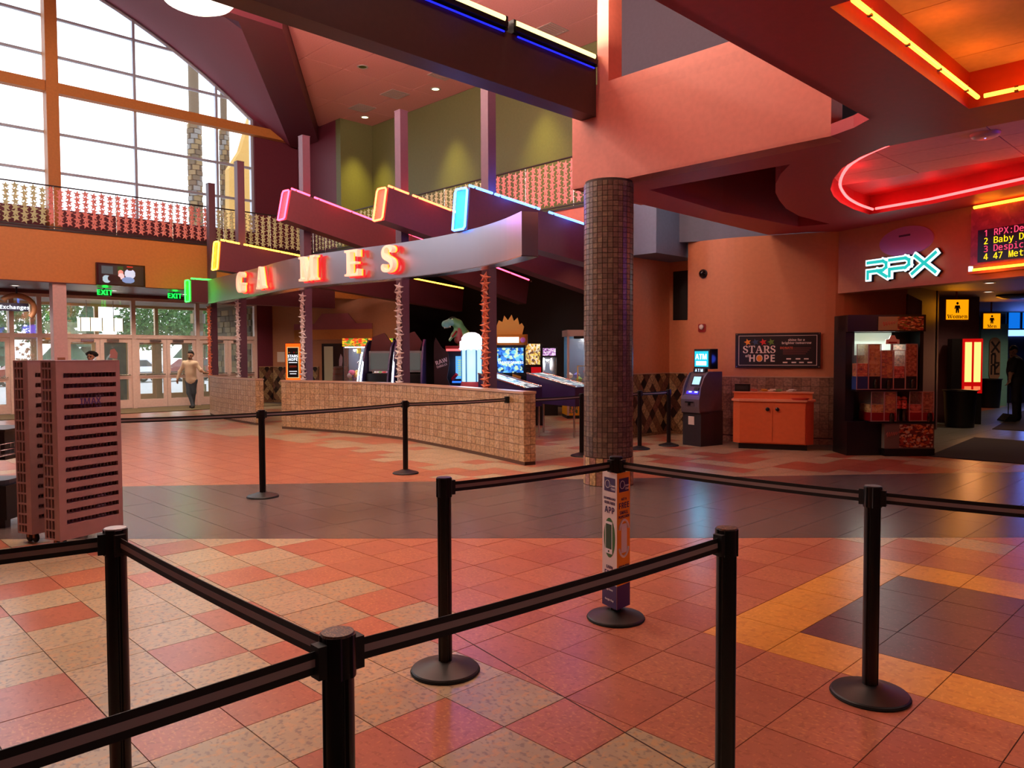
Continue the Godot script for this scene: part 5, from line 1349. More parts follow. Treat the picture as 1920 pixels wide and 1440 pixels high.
func squiggle(at: Vector3, w: float, h: float) -> B:
	var p := []
	for k in 40:
		var u := k / 39.0
		p.append(at + V(u * w + sin(u * 34.0) * 0.008, sin(u * 34.0) * h * (1.0 - 0.5 * u) + u * 0.03, 0))
	return B.new().tube(p, 0.005, 5)

func fascia_signs():
	var A := Vector2(13.75, -5.68); var Bq := Vector2(12.95, -3.6)
	var d := (Bq - A).normalized()
	var place := func(t: float, y: float, off: float) -> Transform3D:
		var p := A + d * t
		var nn := Vector2(-d.y, d.x)
		return frame(V(p.x - absf(nn.x) * off, y, p.y - 0.36 * off), V(d.x, 0, d.y))
	# oval plaque
	var ov := thing("oval_plaque", "violet oval plaque above the white RPX letters", "plaque", Vector3.ZERO)
	ov.transform = place.call(1.40, 3.46, 0.0)
	part(ov, "disc", B.new().ext(oval(0, 0, 0.50, 0.235, 36), 0.03, Transform3D(Basis(), Vector3.ZERO)), mat("plaque_violet", Color(0.72, 0.42, 0.68), 0.3))
	part(ov, "small_mark", B.new().bb(V(-0.12, 0.075, 0.03), V(0.09, 0.105, 0.033)), mat("plaque_dark", Color(0.30, 0.12, 0.30), 0.5))
	# RPX channel letters
	var rp := thing("rpx_sign", "glowing white and aqua RPX channel letters on the coral fascia", "sign", Vector3.ZERO)
	rp.transform = place.call(0.66, 2.90, 0.0)
	var R := [[Vector2(0.0, 0.26), Vector2(0.30, 0.26), Vector2(0.365, 0.225), Vector2(0.365, 0.150), Vector2(0.30, 0.11), Vector2(0.0, 0.11), Vector2(0.0, 0.0)], [Vector2(0.19, 0.11), Vector2(0.37, 0.0)]]
	var P := [R[0]]
	var X := [[Vector2(0.0, 0.0), Vector2(0.40, 0.28)], [Vector2(0.05, 0.27), Vector2(0.40, -0.01)]]
	var k := 0
	for L in [R, P, X]:
		var body := B.new(); var core := B.new(); var back := B.new()
		for s in L:
			stroke(back, s, 0.112, 0.05, 0.0); stroke(body, s, 0.098, 0.03, 0.05); stroke(core, s, 0.052, 0.006, 0.08)
		var xf := Transform3D(Basis(), V(0.06 + k * 0.43, 0.02, 0))
		var n := part(rp, "letter", body, glow("rpx_white", Color(0.88, 1.0, 1.0), 2.0), xf)
		part(n, "letter_core", core, glow("rpx_aqua", Color(0.10, 0.75, 0.72), 1.1))
		part(n, "letter_return", back, mat("return_navy", Color(0.10, 0.12, 0.25), 0.4))
		k += 1
	lamp_area(V(0.65, 0.15, 0.16), V(0.65, 0.1, 1.0), Color(0.7, 1.0, 1.0), 0.25, Vector2(1.1, 0.25), rp)
	# LED marquee
	var mq := thing("film_marquee", "magenta marquee with a red and yellow film list between yellow neon tubes", "sign", Vector3.ZERO)
	mq.transform = place.call(2.58, 3.30, 0.10)
	part(mq, "panel", B.new().bb(V(0, -0.36, -0.18), V(3.0, 0.44, 0.02)), tex_mat("marquee_plum", speckle(128, 51, Color(0.58, 0.18, 0.36), Color(0.46, 0.12, 0.28), Color(0.72, 0.30, 0.46), 0.04, 0.05, 0.15, 0.2), 0.35, 0.8))
	part(mq, "led_board", B.new().bb(V(0.13, -0.36 + 0.02, 0.02), V(2.85, 0.125, 0.05)), mat("led_black", Color(0.03, 0.01, 0.03), 0.3))
	var lr := glow("led_rose", Color(1.0, 0.25, 0.40), 1.5); var ly := glow("led_yellow", Color(1.0, 0.80, 0.05), 1.8)
	var rows := ["1 RPX:Despicable Me 3", "2 Baby Driver", "3 Despicable Me 3", "4 47 Meters Down"]
	for i in 4:
		var tm := TextMesh.new(); tm.text = rows[i]; tm.font = font_mono; tm.font_size = 32; tm.pixel_size = 0.09 / 24.0; tm.depth = 0.004
		tm.horizontal_alignment = HORIZONTAL_ALIGNMENT_LEFT
		part(mq, "film_line", tm, ly if i % 2 else lr, Transform3D(Basis(), V(0.22, 0.065 - i * 0.112, 0.052)))
	part(mq, "emblem", ring(V(1.06, 0.27, 0.03), 0.13, 0.05, 0.01), glow("white_letters"))
	var yn := glow("neon_amber", Color(1.0, 0.62, 0.14), 7.0)
	for y in [0.56 - 0.09, -0.44]:
		part(mq, "neon_tube", B.new().tube([V(0.05, y, 0.03), V(3.0, y, 0.03)], 0.022, 8), yn)
		for i in 3: lamp_omni(V(0.4 + i * 1.0, y + (0.05 if y > 0 else -0.06), 0.22), Color(1.0, 0.5, 0.06), 0.16, 0.2, mq)
	part(mq, "neon_shelf", B.new().bb(V(0, -0.50, -0.18), V(3.0, -0.46, 0.08)), paint("shelf_amber", Color(0.80, 0.46, 0.16), 0.5))
	part(mq, "tube_end", B.new().bb(V(0.0, -0.47, 0.0), V(0.03, -0.38, 0.06)), glow("white_letters"))

# ---------------------------------------------------------------- coffer neon, corridor beyond the fascia
func corridor():
	# neon inside the coffers
	var on := glow("neon_coffer_orange", Color(1.0, 0.60, 0.18), 6.0)
	var t := thing("coffer_neon", "orange neon tube round the square ceiling coffer", "neon tube", Vector3.ZERO)
	for q in [[V(4.95, 3.87, -1.97), V(7.60, 3.87, -1.95)], [V(7.60, 3.87, -1.90), V(7.60, 3.87, 0.5)], [V(4.95, 3.87, -1.9), V(4.95, 3.87, 0.5)]]:
		part(t, "tube", B.new().tube([q[0], q[1]], 0.019, 8), on)
		for i in 4:
			var p: Vector3 = q[0].lerp(q[1], 0.1 + i * 0.26)
			part(t, "standoff", B.new().box(p + V(0, 0.0, 0), V(0.03, 0.05, 0.03)), mat("standoff", Color(0.5, 0.3, 0.2), 0.4))
		for i in 3:
			var p: Vector3 = q[0].lerp(q[1], 0.17 + i * 0.33)
			lamp_omni(p + V(0.14 if q[0].x < 6 and q[0].z == -1.9 else (-0.14 if q[0].z == -1.90 else 0.0), 0.06, 0.14 if q[0].z < -1.93 else 0.0), Color(1.0, 0.42, 0.06), 0.05, 0.1, t)
	var rn := glow("neon_coffer_red", Color(1.0, 0.26, 0.26), 7.5)
	var t2 := thing("coffer_neon", "red neon tube round the rounded ceiling coffer", "neon tube", Vector3.ZERO)
	var pts := []
	var rc := spline([Vector2(8.62, -3.04), Vector2(8.84, -3.34), Vector2(9.18, -3.66), Vector2(9.66, -3.95), Vector2(10.2, -4.2), Vector2(10.7, -4.36), Vector2(11.2, -4.48), Vector2(11.8, -4.55), Vector2(12.28, -4.55)], 0.2)
	for p in rc: pts.append(V(p.x, 3.87, p.y))
	part(t2, "tube", B.new().tube(pts, 0.019, 8), rn)
	part(t2, "tube", B.new().tube([V(12.26, 3.87, -4.50), V(12.08, 3.87, -3.68), V(11.55, 3.87, -2.45), V(10.9, 3.87, -0.9)], 0.019, 8), rn)
	for q in [V(9.2, 3.93, -3.45), V(10.2, 3.93, -4.0), V(11.3, 3.93, -4.3), V(12.0, 3.93, -4.3), V(11.85, 3.93, -3.6), V(11.55, 3.93, -2.9), V(11.2, 3.93, -2.1), V(10.9, 3.93, -1.3)]: lamp_omni(q, Color(1.0, 0.05, 0.09), 0.05, 0.1, t2)
	# violet neon sign on the near right wall, outside the picture: its light tints ceiling and floor
	var vs := thing("violet_neon_sign", "violet blue neon ring on the right wall outside the picture", "neon sign", V(11.32, 3.2, 0.42))
	vs.basis = frame(Vector3.ZERO, V(-0.394, 0, 0.919)).basis
	var vr := []
	for i in 32: vr.append(V(cos(TAU * i / 32) * 0.7, sin(TAU * i / 32) * 0.38, 0.06))
	part(vs, "tube", B.new().tube(vr, 0.022, 8, true), glow("neon_violet", Color(0.40, 0.30, 1.0), 8.0))
	part(vs, "back_plate", B.new().ext(oval(0, 0, 0.8, 0.46), 0.02, Transform3D(Basis(), Vector3.ZERO)), mat("bar_navy", Color(0.08, 0.12, 0.3), 0.4))
	lamp_area(V(0, 0, 0.14), V(0, 0.0, 1), Color(0.40, 0.32, 1.0), 2.6, Vector2(1.4, 0.7), vs)
	var sd := thing("smoke_detector", "flat oval detector on the panels of the rounded coffer", "smoke detector", V(9.75, 4.08, -2.42))
	part(sd, "case", B.new().lathe([Vector2(0.001, -0.05), Vector2(0.10, -0.05), Vector2(0.14, -0.03), Vector2(0.15, 0.0)], 22), mat("detector", Color(0.80, 0.66, 0.66), 0.4))
	part(sd, "indicator", B.new().lathe([Vector2(0.001, -0.056), Vector2(0.012, -0.05)], 8), glow("indicator", Color(0.6, 0.6, 1.0), 3.0))
	# corridor shell
	var dimw := paint("corridor_wall", Color(0.42, 0.28, 0.30), 0.55)
	var navy := paint("corridor_navy", Color(0.14, 0.10, 0.17), 0.6)
	struct("ceiling_corridor", B.new().prism(pv([13.9, -5.6, 12.5, -2.1, 11.9, -0.9, 33, -0.9, 33, -9.0, 19.5, -9.0, 14.2, -5.3]), 2.98, 3.1), paint("corridor_ceiling", Color(0.52, 0.38, 0.30), 0.6))
	struct("wall_corridor_left", B.new().bb(V(15.2, 0, -5.55), V(18.0, 3.0, -5.3)).bb(V(17.9, 0, -9.0), V(18.1, 3.0, -5.3)), dimw)
	struct("wall_corridor_right", B.new().bb(V(11.9, 0, -0.9), V(33, 3.0, -0.6)), dimw)
	struct("wall_corridor_far", B.new().bb(V(32.5, 0, -9.0), V(32.8, 3.0, -0.9)).bb(V(18, 0, -9.2), V(32.8, 3.0, -9.0)), navy)
	# restroom block: wall that carries the drinks machine
	struct("wall_restroom", B.new().prism(pv([19.95, -5.95, 20.45, -5.45, 20.75, -5.2, 22.3, -6.1, 21.6, -7.2]), 0, 3.0), paint("restroom_wall", Color(0.52, 0.38, 0.42), 0.5))
	struct("door_20", B.new().prism(pv([18.95, -6.0, 19.75, -6.05, 19.8, -6.0, 18.95, -5.9]), 0.02, 2.2), paint("door_cream", Color(0.80, 0.66, 0.40), 0.5))
	struct("door_21", B.new().prism(pv([23.4, -6.75, 24.6, -6.6, 24.6, -6.7, 23.4, -6.85]), 0.02, 2.2), paint("door_cream"))
	# steel-clad wall end
	var sp := thing("steel_wall_end", "tall polished steel corner cladding beside the candy rack", "cladding", V(15.36, 0, -4.93))
	sp.basis = frame(Vector3.ZERO, V(0.713, 0, 0.701)).basis
	part(sp, "panel", B.new().ext(pv([-0.19, 0.0, 0.14, 0.0, 0.12, 0.4, 0.13, 2.62, -0.14, 2.75, -0.15, 0.3]), 0.10, Transform3D(Basis(), V(0, 0, -0.05))), mat("polished", Color(0.62, 0.50, 0.42), 0.18, 0.85))
	part(sp, "foot", B.new().ext(pv([-0.2, 0.0, 0.34, 0.0, 0.22, 0.22, -0.16, 0.3]), 0.16, Transform3D(Basis(), V(0, 0, -0.02))), mat("foot_dark", Color(0.12, 0.08, 0.07), 0.35))
	# restroom signs
	for q in [[V(18.47, 2.355, -5.05), "Women", 0.26, "nearer yellow lit restroom sign lettered Women"], [V(23.03, 2.27, -5.48), "Men", 0.24, "farther yellow lit restroom sign lettered Men"]]:
		var s := thing("restroom_sign", q[3], "sign", q[0], 0, "restroom signs")
		s.basis = frame(Vector3.ZERO, V(0.713, 0, 0.701)).basis
		var hw: float = q[2]
		part(s, "frame", B.new().bb(V(-hw, 0, -0.06), V(hw, hw * 1.8, 0)), mat("sign_frame", Color(0.45, 0.16, 0.05), 0.4))
		part(s, "face", B.new().bb(V(-hw + 0.02, 0.02, 0), V(hw - 0.02, hw * 1.8 - 0.02, 0.006)), glow("sign_yellow", Color(1.0, 0.62, 0.02), 1.15))
		part(s, "stem", B.new().tube([V(0, hw * 1.8, -0.03), V(0, 2.98 - q[0].y, -0.03)], 0.02, 6), mat("sign_frame"))
		var bk := mat("pictogram", Color(0.18, 0.06, 0.02), 0.6)
		var pic := B.new().ext(oval(0, hw * 1.42, 0.026, 0.03, 12), 0.003, Transform3D(Basis(), V(0, 0, 0.006)))
		pic.ext(pv([-0.05, hw * 1.25, 0.05, hw * 1.25, 0.065, hw * 0.95, 0.045, hw * 0.95, 0.035, hw * 1.1, 0.035, hw * 0.62, 0.008, hw * 0.62, 0.0, hw * 0.9, -0.008, hw * 0.62, -0.035, hw * 0.62, -0.035, hw * 1.1, -0.045, hw * 0.95, -0.065, hw * 0.95]), 0.003, Transform3D(Basis(), V(0, 0, 0.006)))
		part(s, "pictogram", pic, bk)
		text(s, q[1], 0.085, bk, Transform3D(Basis(), V(0, hw * 0.32, 0.006)), font_serif, 0.003)
		lamp_area(V(0, hw * 0.9, 0.03), V(0, hw * 0.9, 1), Color(1.0, 0.6, 0.08), 0.35, Vector2(hw * 1.8, hw * 1.6), s)
	# trash cans
	for q in [[V(19.05, 0, -5.12), 0.33, 0.80, "black waste bin below the Women sign"], [V(26.4, 0, -6.32), 0.33, 0.84, "black waste bin in front of the aqua RPX pillar"]]:
		var c := thing("waste_bin", q[3], "waste bin", q[0], 0, "black waste bins")
		part(c, "can", B.new().lathe([Vector2(0.001, 0), Vector2(q[1] * 0.86, 0.0), Vector2(q[1], q[2])], 26), mat("bin_black", Color(0.03, 0.025, 0.03), 0.35))
		part(c, "rim", B.new().lathe([Vector2(q[1], q[2]), Vector2(q[1] + 0.025, q[2] + 0.01), Vector2(q[1] + 0.02, q[2] + 0.03), Vector2(q[1] - 0.03, q[2] + 0.02), Vector2(q[1] - 0.05, q[2] - 0.1), Vector2(0.001, q[2] - 0.12)], 26), mat("bin_black"))
	# drinks machine
	var sm := thing("drinks_machine", "red and white glowing drinks machine above the nearer waste bin", "vending machine", V(19.83, 0, -5.30))
	sm.basis = frame(Vector3.ZERO, V(0.55, 0, 0.84)).basis
	part(sm, "cabinet", B.new().bb(V(-0.22, 0.0, -0.3), V(0.42, 1.98, 0)), mat("machine_black", Color(0.03, 0.02, 0.03), 0.4))
	part(sm, "red_frame", B.new().bb(V(0.0, 0.72, 0.0), V(0.42, 1.98, 0.02)), glow("machine_red", Color(0.9, 0.03, 0.04), 0.5, Color(0.7, 0.04, 0.05)))
	for x in [0.05, 0.24]: part(sm, "lit_window", B.new().bb(V(x, 0.98, 0.02), V(x + 0.14, 1.90, 0.03)), glow("machine_lit", Color(1.0, 0.82, 0.45), 1.5))
	for x in [0.05, 0.24]: part(sm, "lit_label", B.new().bb(V(x, 0.80, 0.02), V(x + 0.14, 0.88, 0.03)), glow("machine_label", Color(1.0, 0.5, 0.3), 1.0))
	lamp_area(V(0.21, 1.4, 0.06), V(0.21, 1.4, 1), Color(1.0, 0.6, 0.35), 0.4, Vector2(0.4, 1.0), sm)
	# aqua pillar with vertical RPX board
	var pl := thing("rpx_pillar", "pale aqua pillar carrying a tan upright RPX board", "pillar", V(27.30, 0, -6.41))
	pl.basis = frame(Vector3.ZERO, V(0.713, 0, 0.701)).basis
	part(pl, "pillar", B.new().bb(V(-0.42, 0, -0.4), V(0.42, 2.55, 0)), paint("aqua", Color(0.52, 0.78, 0.75), 0.5))
	var cap := PackedVector2Array()
	for i in 13: cap.append(Vector2(cos(PI * i / 12) * 0.17, 1.96 + sin(PI * i / 12) * 0.17))
	for i in 13: cap.append(Vector2(-cos(PI * i / 12) * 0.17, 0.98 - sin(PI * i / 12) * 0.17))
	part(pl, "board", B.new().ext(cap, 0.03, Transform3D(Basis(), Vector3.ZERO)), paint("board_tan", Color(0.60, 0.46, 0.36), 0.5))
	k_letters(pl)
	# blue lit opening at the far end
	var bl := thing("blue_light_box", "bright blue light strip below a cyan window at the end of the corridor", "light box", V(29.15, 0, -6.50))
	bl.basis = frame(Vector3.ZERO, V(0.713, 0, 0.701)).basis
	part(bl, "window", B.new().bb(V(0.0, 2.45, -0.05), V(1.9, 2.97, 0)), glow("cyan_window", Color(0.05, 0.45, 0.90), 1.0))
	part(bl, "strip", B.new().bb(V(-0.02, 2.20, -0.02), V(1.9, 2.40, 0.04)), glow("blue_strip", Color(0.45, 0.62, 1.0), 3.2))
	for x in [0.0, 0.45, 0.9, 1.35]: part(bl, "frame_bar", B.new().bb(V(x - 0.03, 2.40, 0), V(x + 0.03, 2.97, 0.04)), mat("bar_navy", Color(0.08, 0.12, 0.3), 0.4))
	part(bl, "wall_below", B.new().bb(V(-0.02, 0.0, -0.1), V(1.9, 2.20, -0.02)), navy)
	lamp_area(V(0.95, 2.3, 0.12), V(0.95, 1.8, 2.0), Color(0.35, 0.5, 1.0), 5.0, Vector2(1.8, 0.4), bl)
	var cl := thing("ceiling_disc_light", "flat dark disc light on the corridor ceiling", "ceiling light", V(20.6, 2.98, -4.4))
	part(cl, "disc", B.new().lathe([Vector2(0.001, -0.10), Vector2(0.3, -0.08), Vector2(0.42, -0.03), Vector2(0.42, 0.0)], 24), mat("disc_dark", Color(0.10, 0.09, 0.11), 0.3))
	# mats
	var mm := tex_mat("mat_brown", speckle(128, 61, Color(0.12, 0.075, 0.08), Color(0.07, 0.045, 0.05), Color(0.18, 0.11, 0.11), 0.2, 0.2, 0.1, 0.2), 0.95, 1.5)
	one("floor_mat", B.new().prism(pv([13.25, -4.0, 16.8, -4.25, 16.6, -1.4, 13.3, -1.6]), 0.0, 0.012), mm, "large dark brown floor mat in front of the corridor", "floor mat")
	one("floor_mat", B.new().prism(pv([18.9, -4.45, 25.5, -5.25, 25.5, -3.0, 18.9, -2.2]), 0.0, 0.012), mm, "dark brown floor mat under the person in black", "floor mat")

func k_letters(pl: Node3D):
	var ink := mat("board_ink", Color(0.13, 0.10, 0.10), 0.5)
	var b := B.new()
	var rot := func(p: Vector2, o: float) -> Vector2: return Vector2(-p.y + 0.12, p.x + o)
	var R := [[Vector2(0.0, 0.22), Vector2(0.24, 0.22), Vector2(0.28, 0.18), Vector2(0.28, 0.13), Vector2(0.22, 0.11), Vector2(0.0, 0.11), Vector2(0.0, 0.0)], [Vector2(0.14, 0.11), Vector2(0.28, 0.0)]]
	var n := 0
	for L in [R, [R[0]], [[Vector2(0, 0), Vector2(0.3, 0.22)], [Vector2(0, 0.22), Vector2(0.3, 0.0)]]]:
		for s in L:
			var q := []
			for p in s: q.append(rot.call(p, 1.0 + n * 0.34))
			stroke(b, q, 0.055, 0.006, 0.03)
		n += 1
	part(pl, "board_letters", b, ink)

# ---------------------------------------------------------------- arcade machines
func facing(at: Vector2, turn := 0.0) -> Transform3D:      # stands at (x, z), turned towards the viewer
	return Transform3D(Basis(Vector3.UP, turn) * frame(Vector3.ZERO, V(0.713, 0, 0.701)).basis, V(at.x, 0, at.y))
func machine(called: String, label: String, category: String, at: Vector2, turn := 0.0, group := "") -> Node3D:
	var t := thing(called, label, category, Vector3.ZERO, 0, group)
	t.transform = facing(at, turn)
	return t
func picture(key: String, sd: int, cols: Array, e: float, n := 64, cells := 160) -> StandardMaterial3D:
	if mats.has(key): return mats[key]
	var m := tex_mat(key, candy_image(sd, cols, n, cells), 0.35)
	if e > 0:
		m.emission_enabled = true; m.emission_texture = m.albedo_texture; m.emission = Color.WHITE
		m.emission_operator = BaseMaterial3D.EMISSION_OP_MULTIPLY; m.emission_energy_multiplier = e
	return m
func print_on(t: Node, called: String, x0: float, y0: float, x1: float, y1: float, z: float, m: Material):
	var b := B.new(); b.quv(V(x0, y1, z), V(x0, y0, z), V(x1, y0, z), V(x1, y1, z))
	return part(t, called, b, m)

func arcade():
	var bk := mat("rack_black")
	# prize cranes, side by side
	for k in 2:
		var c := machine("prize_crane", "glass prize crane machine with a bright fruit-coloured top, %s of the pair by the doorway" % ["left", "right"][k], "crane machine", [Vector2(11.86, -18.35), Vector2(12.36, -17.82)][k], 0, "pair of prize cranes")
		var w := 0.35
		part(c, "base", B.new().bb(V(-w, 0, -0.7), V(w, 0.92, 0)), mat("crane_red", Color(0.62, 0.10, 0.10), 0.4))
		part(c, "header", B.new().bb(V(-w, 1.90, -0.7), V(w, 2.12, 0.01)), bk)
		print_on(c, "header_picture", -w, 1.9, w, 2.12, 0.014, picture("crane_header", 71, [Color(0.95, 0.75, 0.15), Color(0.85, 0.18, 0.12), Color(0.30, 0.60, 0.20), Color(0.95, 0.5, 0.2)], 1.0))
		for x in [-w + 0.015, w - 0.015]:
			for z in [-0.685, -0.015]: part(c, "corner_post", B.new().bb(V(x - 0.015, 0.92, z - 0.015), V(x + 0.015, 1.90, z + 0.015)), bk)
		part(c, "glass", B.new().bb(V(-w + 0.03, 0.92, -0.012), V(w - 0.03, 1.90, -0.006)), glass("bin_clear"))
		part(c, "back_panel", B.new().bb(V(-w + 0.03, 0.92, -0.69), V(w - 0.03, 1.90, -0.67)), mat("crane_back", Color(0.35, 0.45, 0.55), 0.3))
		part(c, "lamp_strip", B.new().bb(V(-w + 0.05, 1.86, -0.1), V(w - 0.05, 1.89, -0.05)), glow("strip_white", Color(0.95, 0.98, 1.0), 4.0))
		lamp_area(V(0, 1.85, -0.2), V(0, 1.0, -0.35), Color(0.95, 0.98, 1.0), 0.5, Vector2(0.5, 0.1), c)
		part(c, "claw_cable", B.new().tube([V(0.05, 1.9, -0.35), V(0.05, 1.5, -0.35)], 0.006, 5), mat("chrome"))
		for a in 3: part(c, "claw", B.new().tube([V(0.05, 1.5, -0.35), V(0.05 + cos(a * 2.1) * 0.09, 1.44, -0.35 + sin(a * 2.1) * 0.09), V(0.05 + cos(a * 2.1) * 0.05, 1.36, -0.35 + sin(a * 2.1) * 0.05)], 0.009, 5), mat("chrome"))
		part(c, "price_card", B.new().bb(V(0.05, 1.70, -0.004), V(0.17, 1.86, 0.0)), mat("card_lemon", Color(0.90, 0.85, 0.35), 0.5))
		for q in 26:
			var col: Color = [Color(0.9, 0.4, 0.6), Color(0.3, 0.4, 0.85), Color(0.95, 0.85, 0.5), Color(0.9, 0.9, 0.92), Color(0.5, 0.75, 0.4), Color(0.8, 0.2, 0.2)][q % 6]
			var r := 0.075
			part(c, "plush_toy", B.new().lathe([Vector2(0.001, -r), Vector2(r * 0.75, -r * 0.65), Vector2(r, 0), Vector2(r * 0.7, r * 0.7), Vector2(0.001, r)], 8, Transform3D(Basis(), V(rng.randf_range(-0.26, 0.26), 1.0 + (q / 9) * 0.08, rng.randf_range(-0.6, -0.1)))), mat("plush_%d" % (q % 6), col, 0.8))
	# lit charity poster box
	var lb := machine("light_box_poster", "orange-edged light box with the STARS of HOPE poster by the doorway", "poster box", Vector2(11.25, -20.72), -0.15)
	part(lb, "cabinet", B.new().bb(V(-0.24, 0, -0.3), V(0.36, 2.02, 0)), mat("box_red", Color(0.5, 0.08, 0.04), 0.4))
	part(lb, "glow_frame", B.new().bb(V(-0.23, 0.6, 0), V(0.23, 2.0, 0.012)), glow("box_amber", Color(1.0, 0.36, 0.05), 1.6))
	part(lb, "glow_side", B.new().bb(V(0.36, 0.6, -0.28), V(0.37, 2.0, -0.02)), glow("box_amber"))
	part(lb, "pale_border", B.new().bb(V(-0.185, 0.98, 0.012), V(0.185, 1.90, 0.018)), glow("box_cream", Color(1.0, 0.85, 0.6), 0.9))
	part(lb, "poster", B.new().bb(V(-0.165, 1.0, 0.018), V(0.165, 1.88, 0.022)), mat("banner_dark"))
	for k in 4: part(lb, "printed_star", B.new().star(V(-0.11 + k * 0.073, 1.74, 0.023), 0.036, 0.003), mat("pstar_%d" % k))
	text(lb, "STARS", 0.085, glow("white_letters"), Transform3D(Basis(), V(0, 1.63, 0.023)), null, 0.003)
	text(lb, "HOPE", 0.085, glow("white_letters"), Transform3D(Basis(), V(0, 1.53, 0.023)), null, 0.003)
	for q in [[1.43, 0.13], [1.33, 0.11], [1.30, 0.12], [1.17, 0.12], [1.10, 0.10]]: part(lb, "small_print", B.new().bb(V(-q[1], q[0], 0.022), V(q[1], q[0] + 0.018, 0.025)), mat("banner_orange") if q[0] in [1.33, 1.30] else glow("white_letters"))
	lamp_area(V(0, 1.4, 0.06), V(0, 1.4, 1), Color(1.0, 0.5, 0.15), 0.4, Vector2(0.4, 1.2), lb)
	# doorway surround with stepped pediment and the dark open doors
	var sw := get_node("wall_arcade_side")
	var wf := frame(V(13.0, 0, -25.4), V(2.42, 0, 4.2))
	part(sw, "pediment", B.new().ext(pv([0.9, 2.55, 3.9, 2.55, 3.9, 2.75, 3.3, 2.75, 3.0, 3.1, 2.0, 3.1, 1.7, 2.75, 0.9, 2.75]), 0.06, Transform3D(Basis(), V(0, 0, 0))), paint("pediment_rose", Color(0.62, 0.30, 0.36), 0.5), wf)
	part(sw, "surround", B.new().bb(V(0.9, 0, 0), V(1.15, 2.55, 0.05)).bb(V(0.9, 2.2, 0), V(3.9, 2.55, 0.05)), paint("orange"), wf)
	part(sw, "notice", B.new().bb(V(0.18, 1.42, 0.0), V(0.48, 1.78, 0.012)), mat("paper"), wf)
	var dd := machine("open_door", "dark open door with a pale painted reflection beside the prize cranes", "door", Vector2(12.72, -21.2), -0.2)
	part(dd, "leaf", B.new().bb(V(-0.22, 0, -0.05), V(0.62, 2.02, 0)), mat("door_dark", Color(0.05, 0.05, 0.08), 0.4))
	part(dd, "painted_reflection", B.new().bb(V(-0.14, 0.1, 0), V(0.16, 1.93, 0.01)), mat("pale_green", Color(0.72, 0.76, 0.66), 0.4))  # light reflection on the door leaf, painted as a pale flat colour
	part(dd, "pictogram", B.new().ext(pv([0.36, 1.1, 0.48, 1.1, 0.46, 1.35, 0.50, 1.55, 0.42, 1.7, 0.36, 1.5]), 0.006, Transform3D(Basis(), Vector3.ZERO)), mat("picto_pale", Color(0.6, 0.58, 0.66), 0.5))
	var bl := thing("wooden_barrel", "brown barrel-shaped bin in front of the dark open door", "barrel", V(12.25, 0, -19.6))
	part(bl, "staves", B.new().lathe([Vector2(0.001, 0), Vector2(0.26, 0.0), Vector2(0.32, 0.35), Vector2(0.33, 0.65), Vector2(0.28, 1.32), Vector2(0.001, 1.34)], 18), paint("barrel_brown", Color(0.26, 0.14, 0.10), 0.5))
	for y in [0.3, 0.7, 1.1, 1.25]: part(bl, "hoop", B.new().lathe([Vector2(0.325 - absf(y - 0.55) * 0.05, y - 0.02), Vector2(0.335 - absf(y - 0.55) * 0.05, y + 0.02)], 18), mat("hoop", Color(0.35, 0.22, 0.18), 0.4, 0.5))
	# two racing cabinets with curved light edges
	for k in 2:
		var r := machine("racing_cabinet", "racing game cabinet edged with a curved white light strip, %s the silver-starred post" % ["left of", "right of"][k], "arcade machine", [Vector2(10.74, -15.62), Vector2(10.68, -14.28)][k], [-0.1, 0.0][k], "racing cabinets")
		var side := pv([-0.55, 0, 0.45, 0, 0.42, 0.5, 0.30, 1.05, 0.12, 1.55, -0.08, 1.86, -0.35, 2.02, -0.55, 2.02])
		var sx := Transform3D(Basis(Vector3(0, 0, 1), Vector3(0, 1, 0), Vector3(-1, 0, 0)), V(-0.30, 0, 0))
		part(r, "side_panel", B.new().ext(side, 0.04, sx), mat("panel_indigo", Color(0.22, 0.16, 0.36), 0.35))
		part(r, "side_panel", B.new().ext(side, 0.04, Transform3D(sx.basis, V(0.34, 0, 0))), mat("panel_indigo"))
		var arc := []
		for q in 12: arc.append(V(-0.33, lerpf(0.35, 1.72, q / 11.0), 0.47 - 0.52 * pow(q / 11.0, 2.2)))
		part(r, "light_strip", B.new().tube(arc, 0.022, 6), glow("strip_white"))
		if k == 0:
			var arc2 := []
			for p in arc: arc2.append(p + V(-0.07, 0, 0.0))
			part(r, "light_strip", B.new().tube(arc2, 0.018, 6), glow("strip_white"))
		part(r, "screen_hood", B.new().bb(V(-0.28, 1.25, -0.5), V(0.28, 1.75, -0.2)), mat("hood_grey", Color(0.55, 0.55, 0.56), 0.4))
		part(r, "screen", B.new().bb(V(-0.24, 1.30, -0.2), V(0.24, 1.70, -0.19)), picture("race_screen", 81, [Color(0.30, 0.36, 0.36), Color(0.55, 0.60, 0.60), Color(0.75, 0.72, 0.68)], 0.8))
		part(r, "dash", B.new().bb(V(-0.28, 0.75, -0.5), V(0.28, 1.2, 0.05)), bk)
		part(r, "seat", B.new().rbox(V(0, 0.5, 0.3), V(0.44, 0.3, 0.4), 0.08), mat("seat_orange", Color(0.75, 0.28, 0.1), 0.5))
		part(r, "topper", B.new().ext(pv([-0.26, 1.75, 0.22, 1.75, 0.28, 1.95, 0.1, 2.2, -0.2, 2.1]), 0.1, Transform3D(Basis(), V(0, 0, -0.35))), mat("topper_orange", Color(0.34, 0.16, 0.16), 0.4))
		lamp_omni(V(-0.5, 1.1, 0.4), Color(0.8, 0.85, 1.0), 0.12, 0.2, r)
	dino_cabinet()
	# white bubble-topped machine
	var bb := machine("bubble_machine", "brilliant white prize machine with a scalloped domed top", "arcade machine", Vector2(11.36, -12.85))
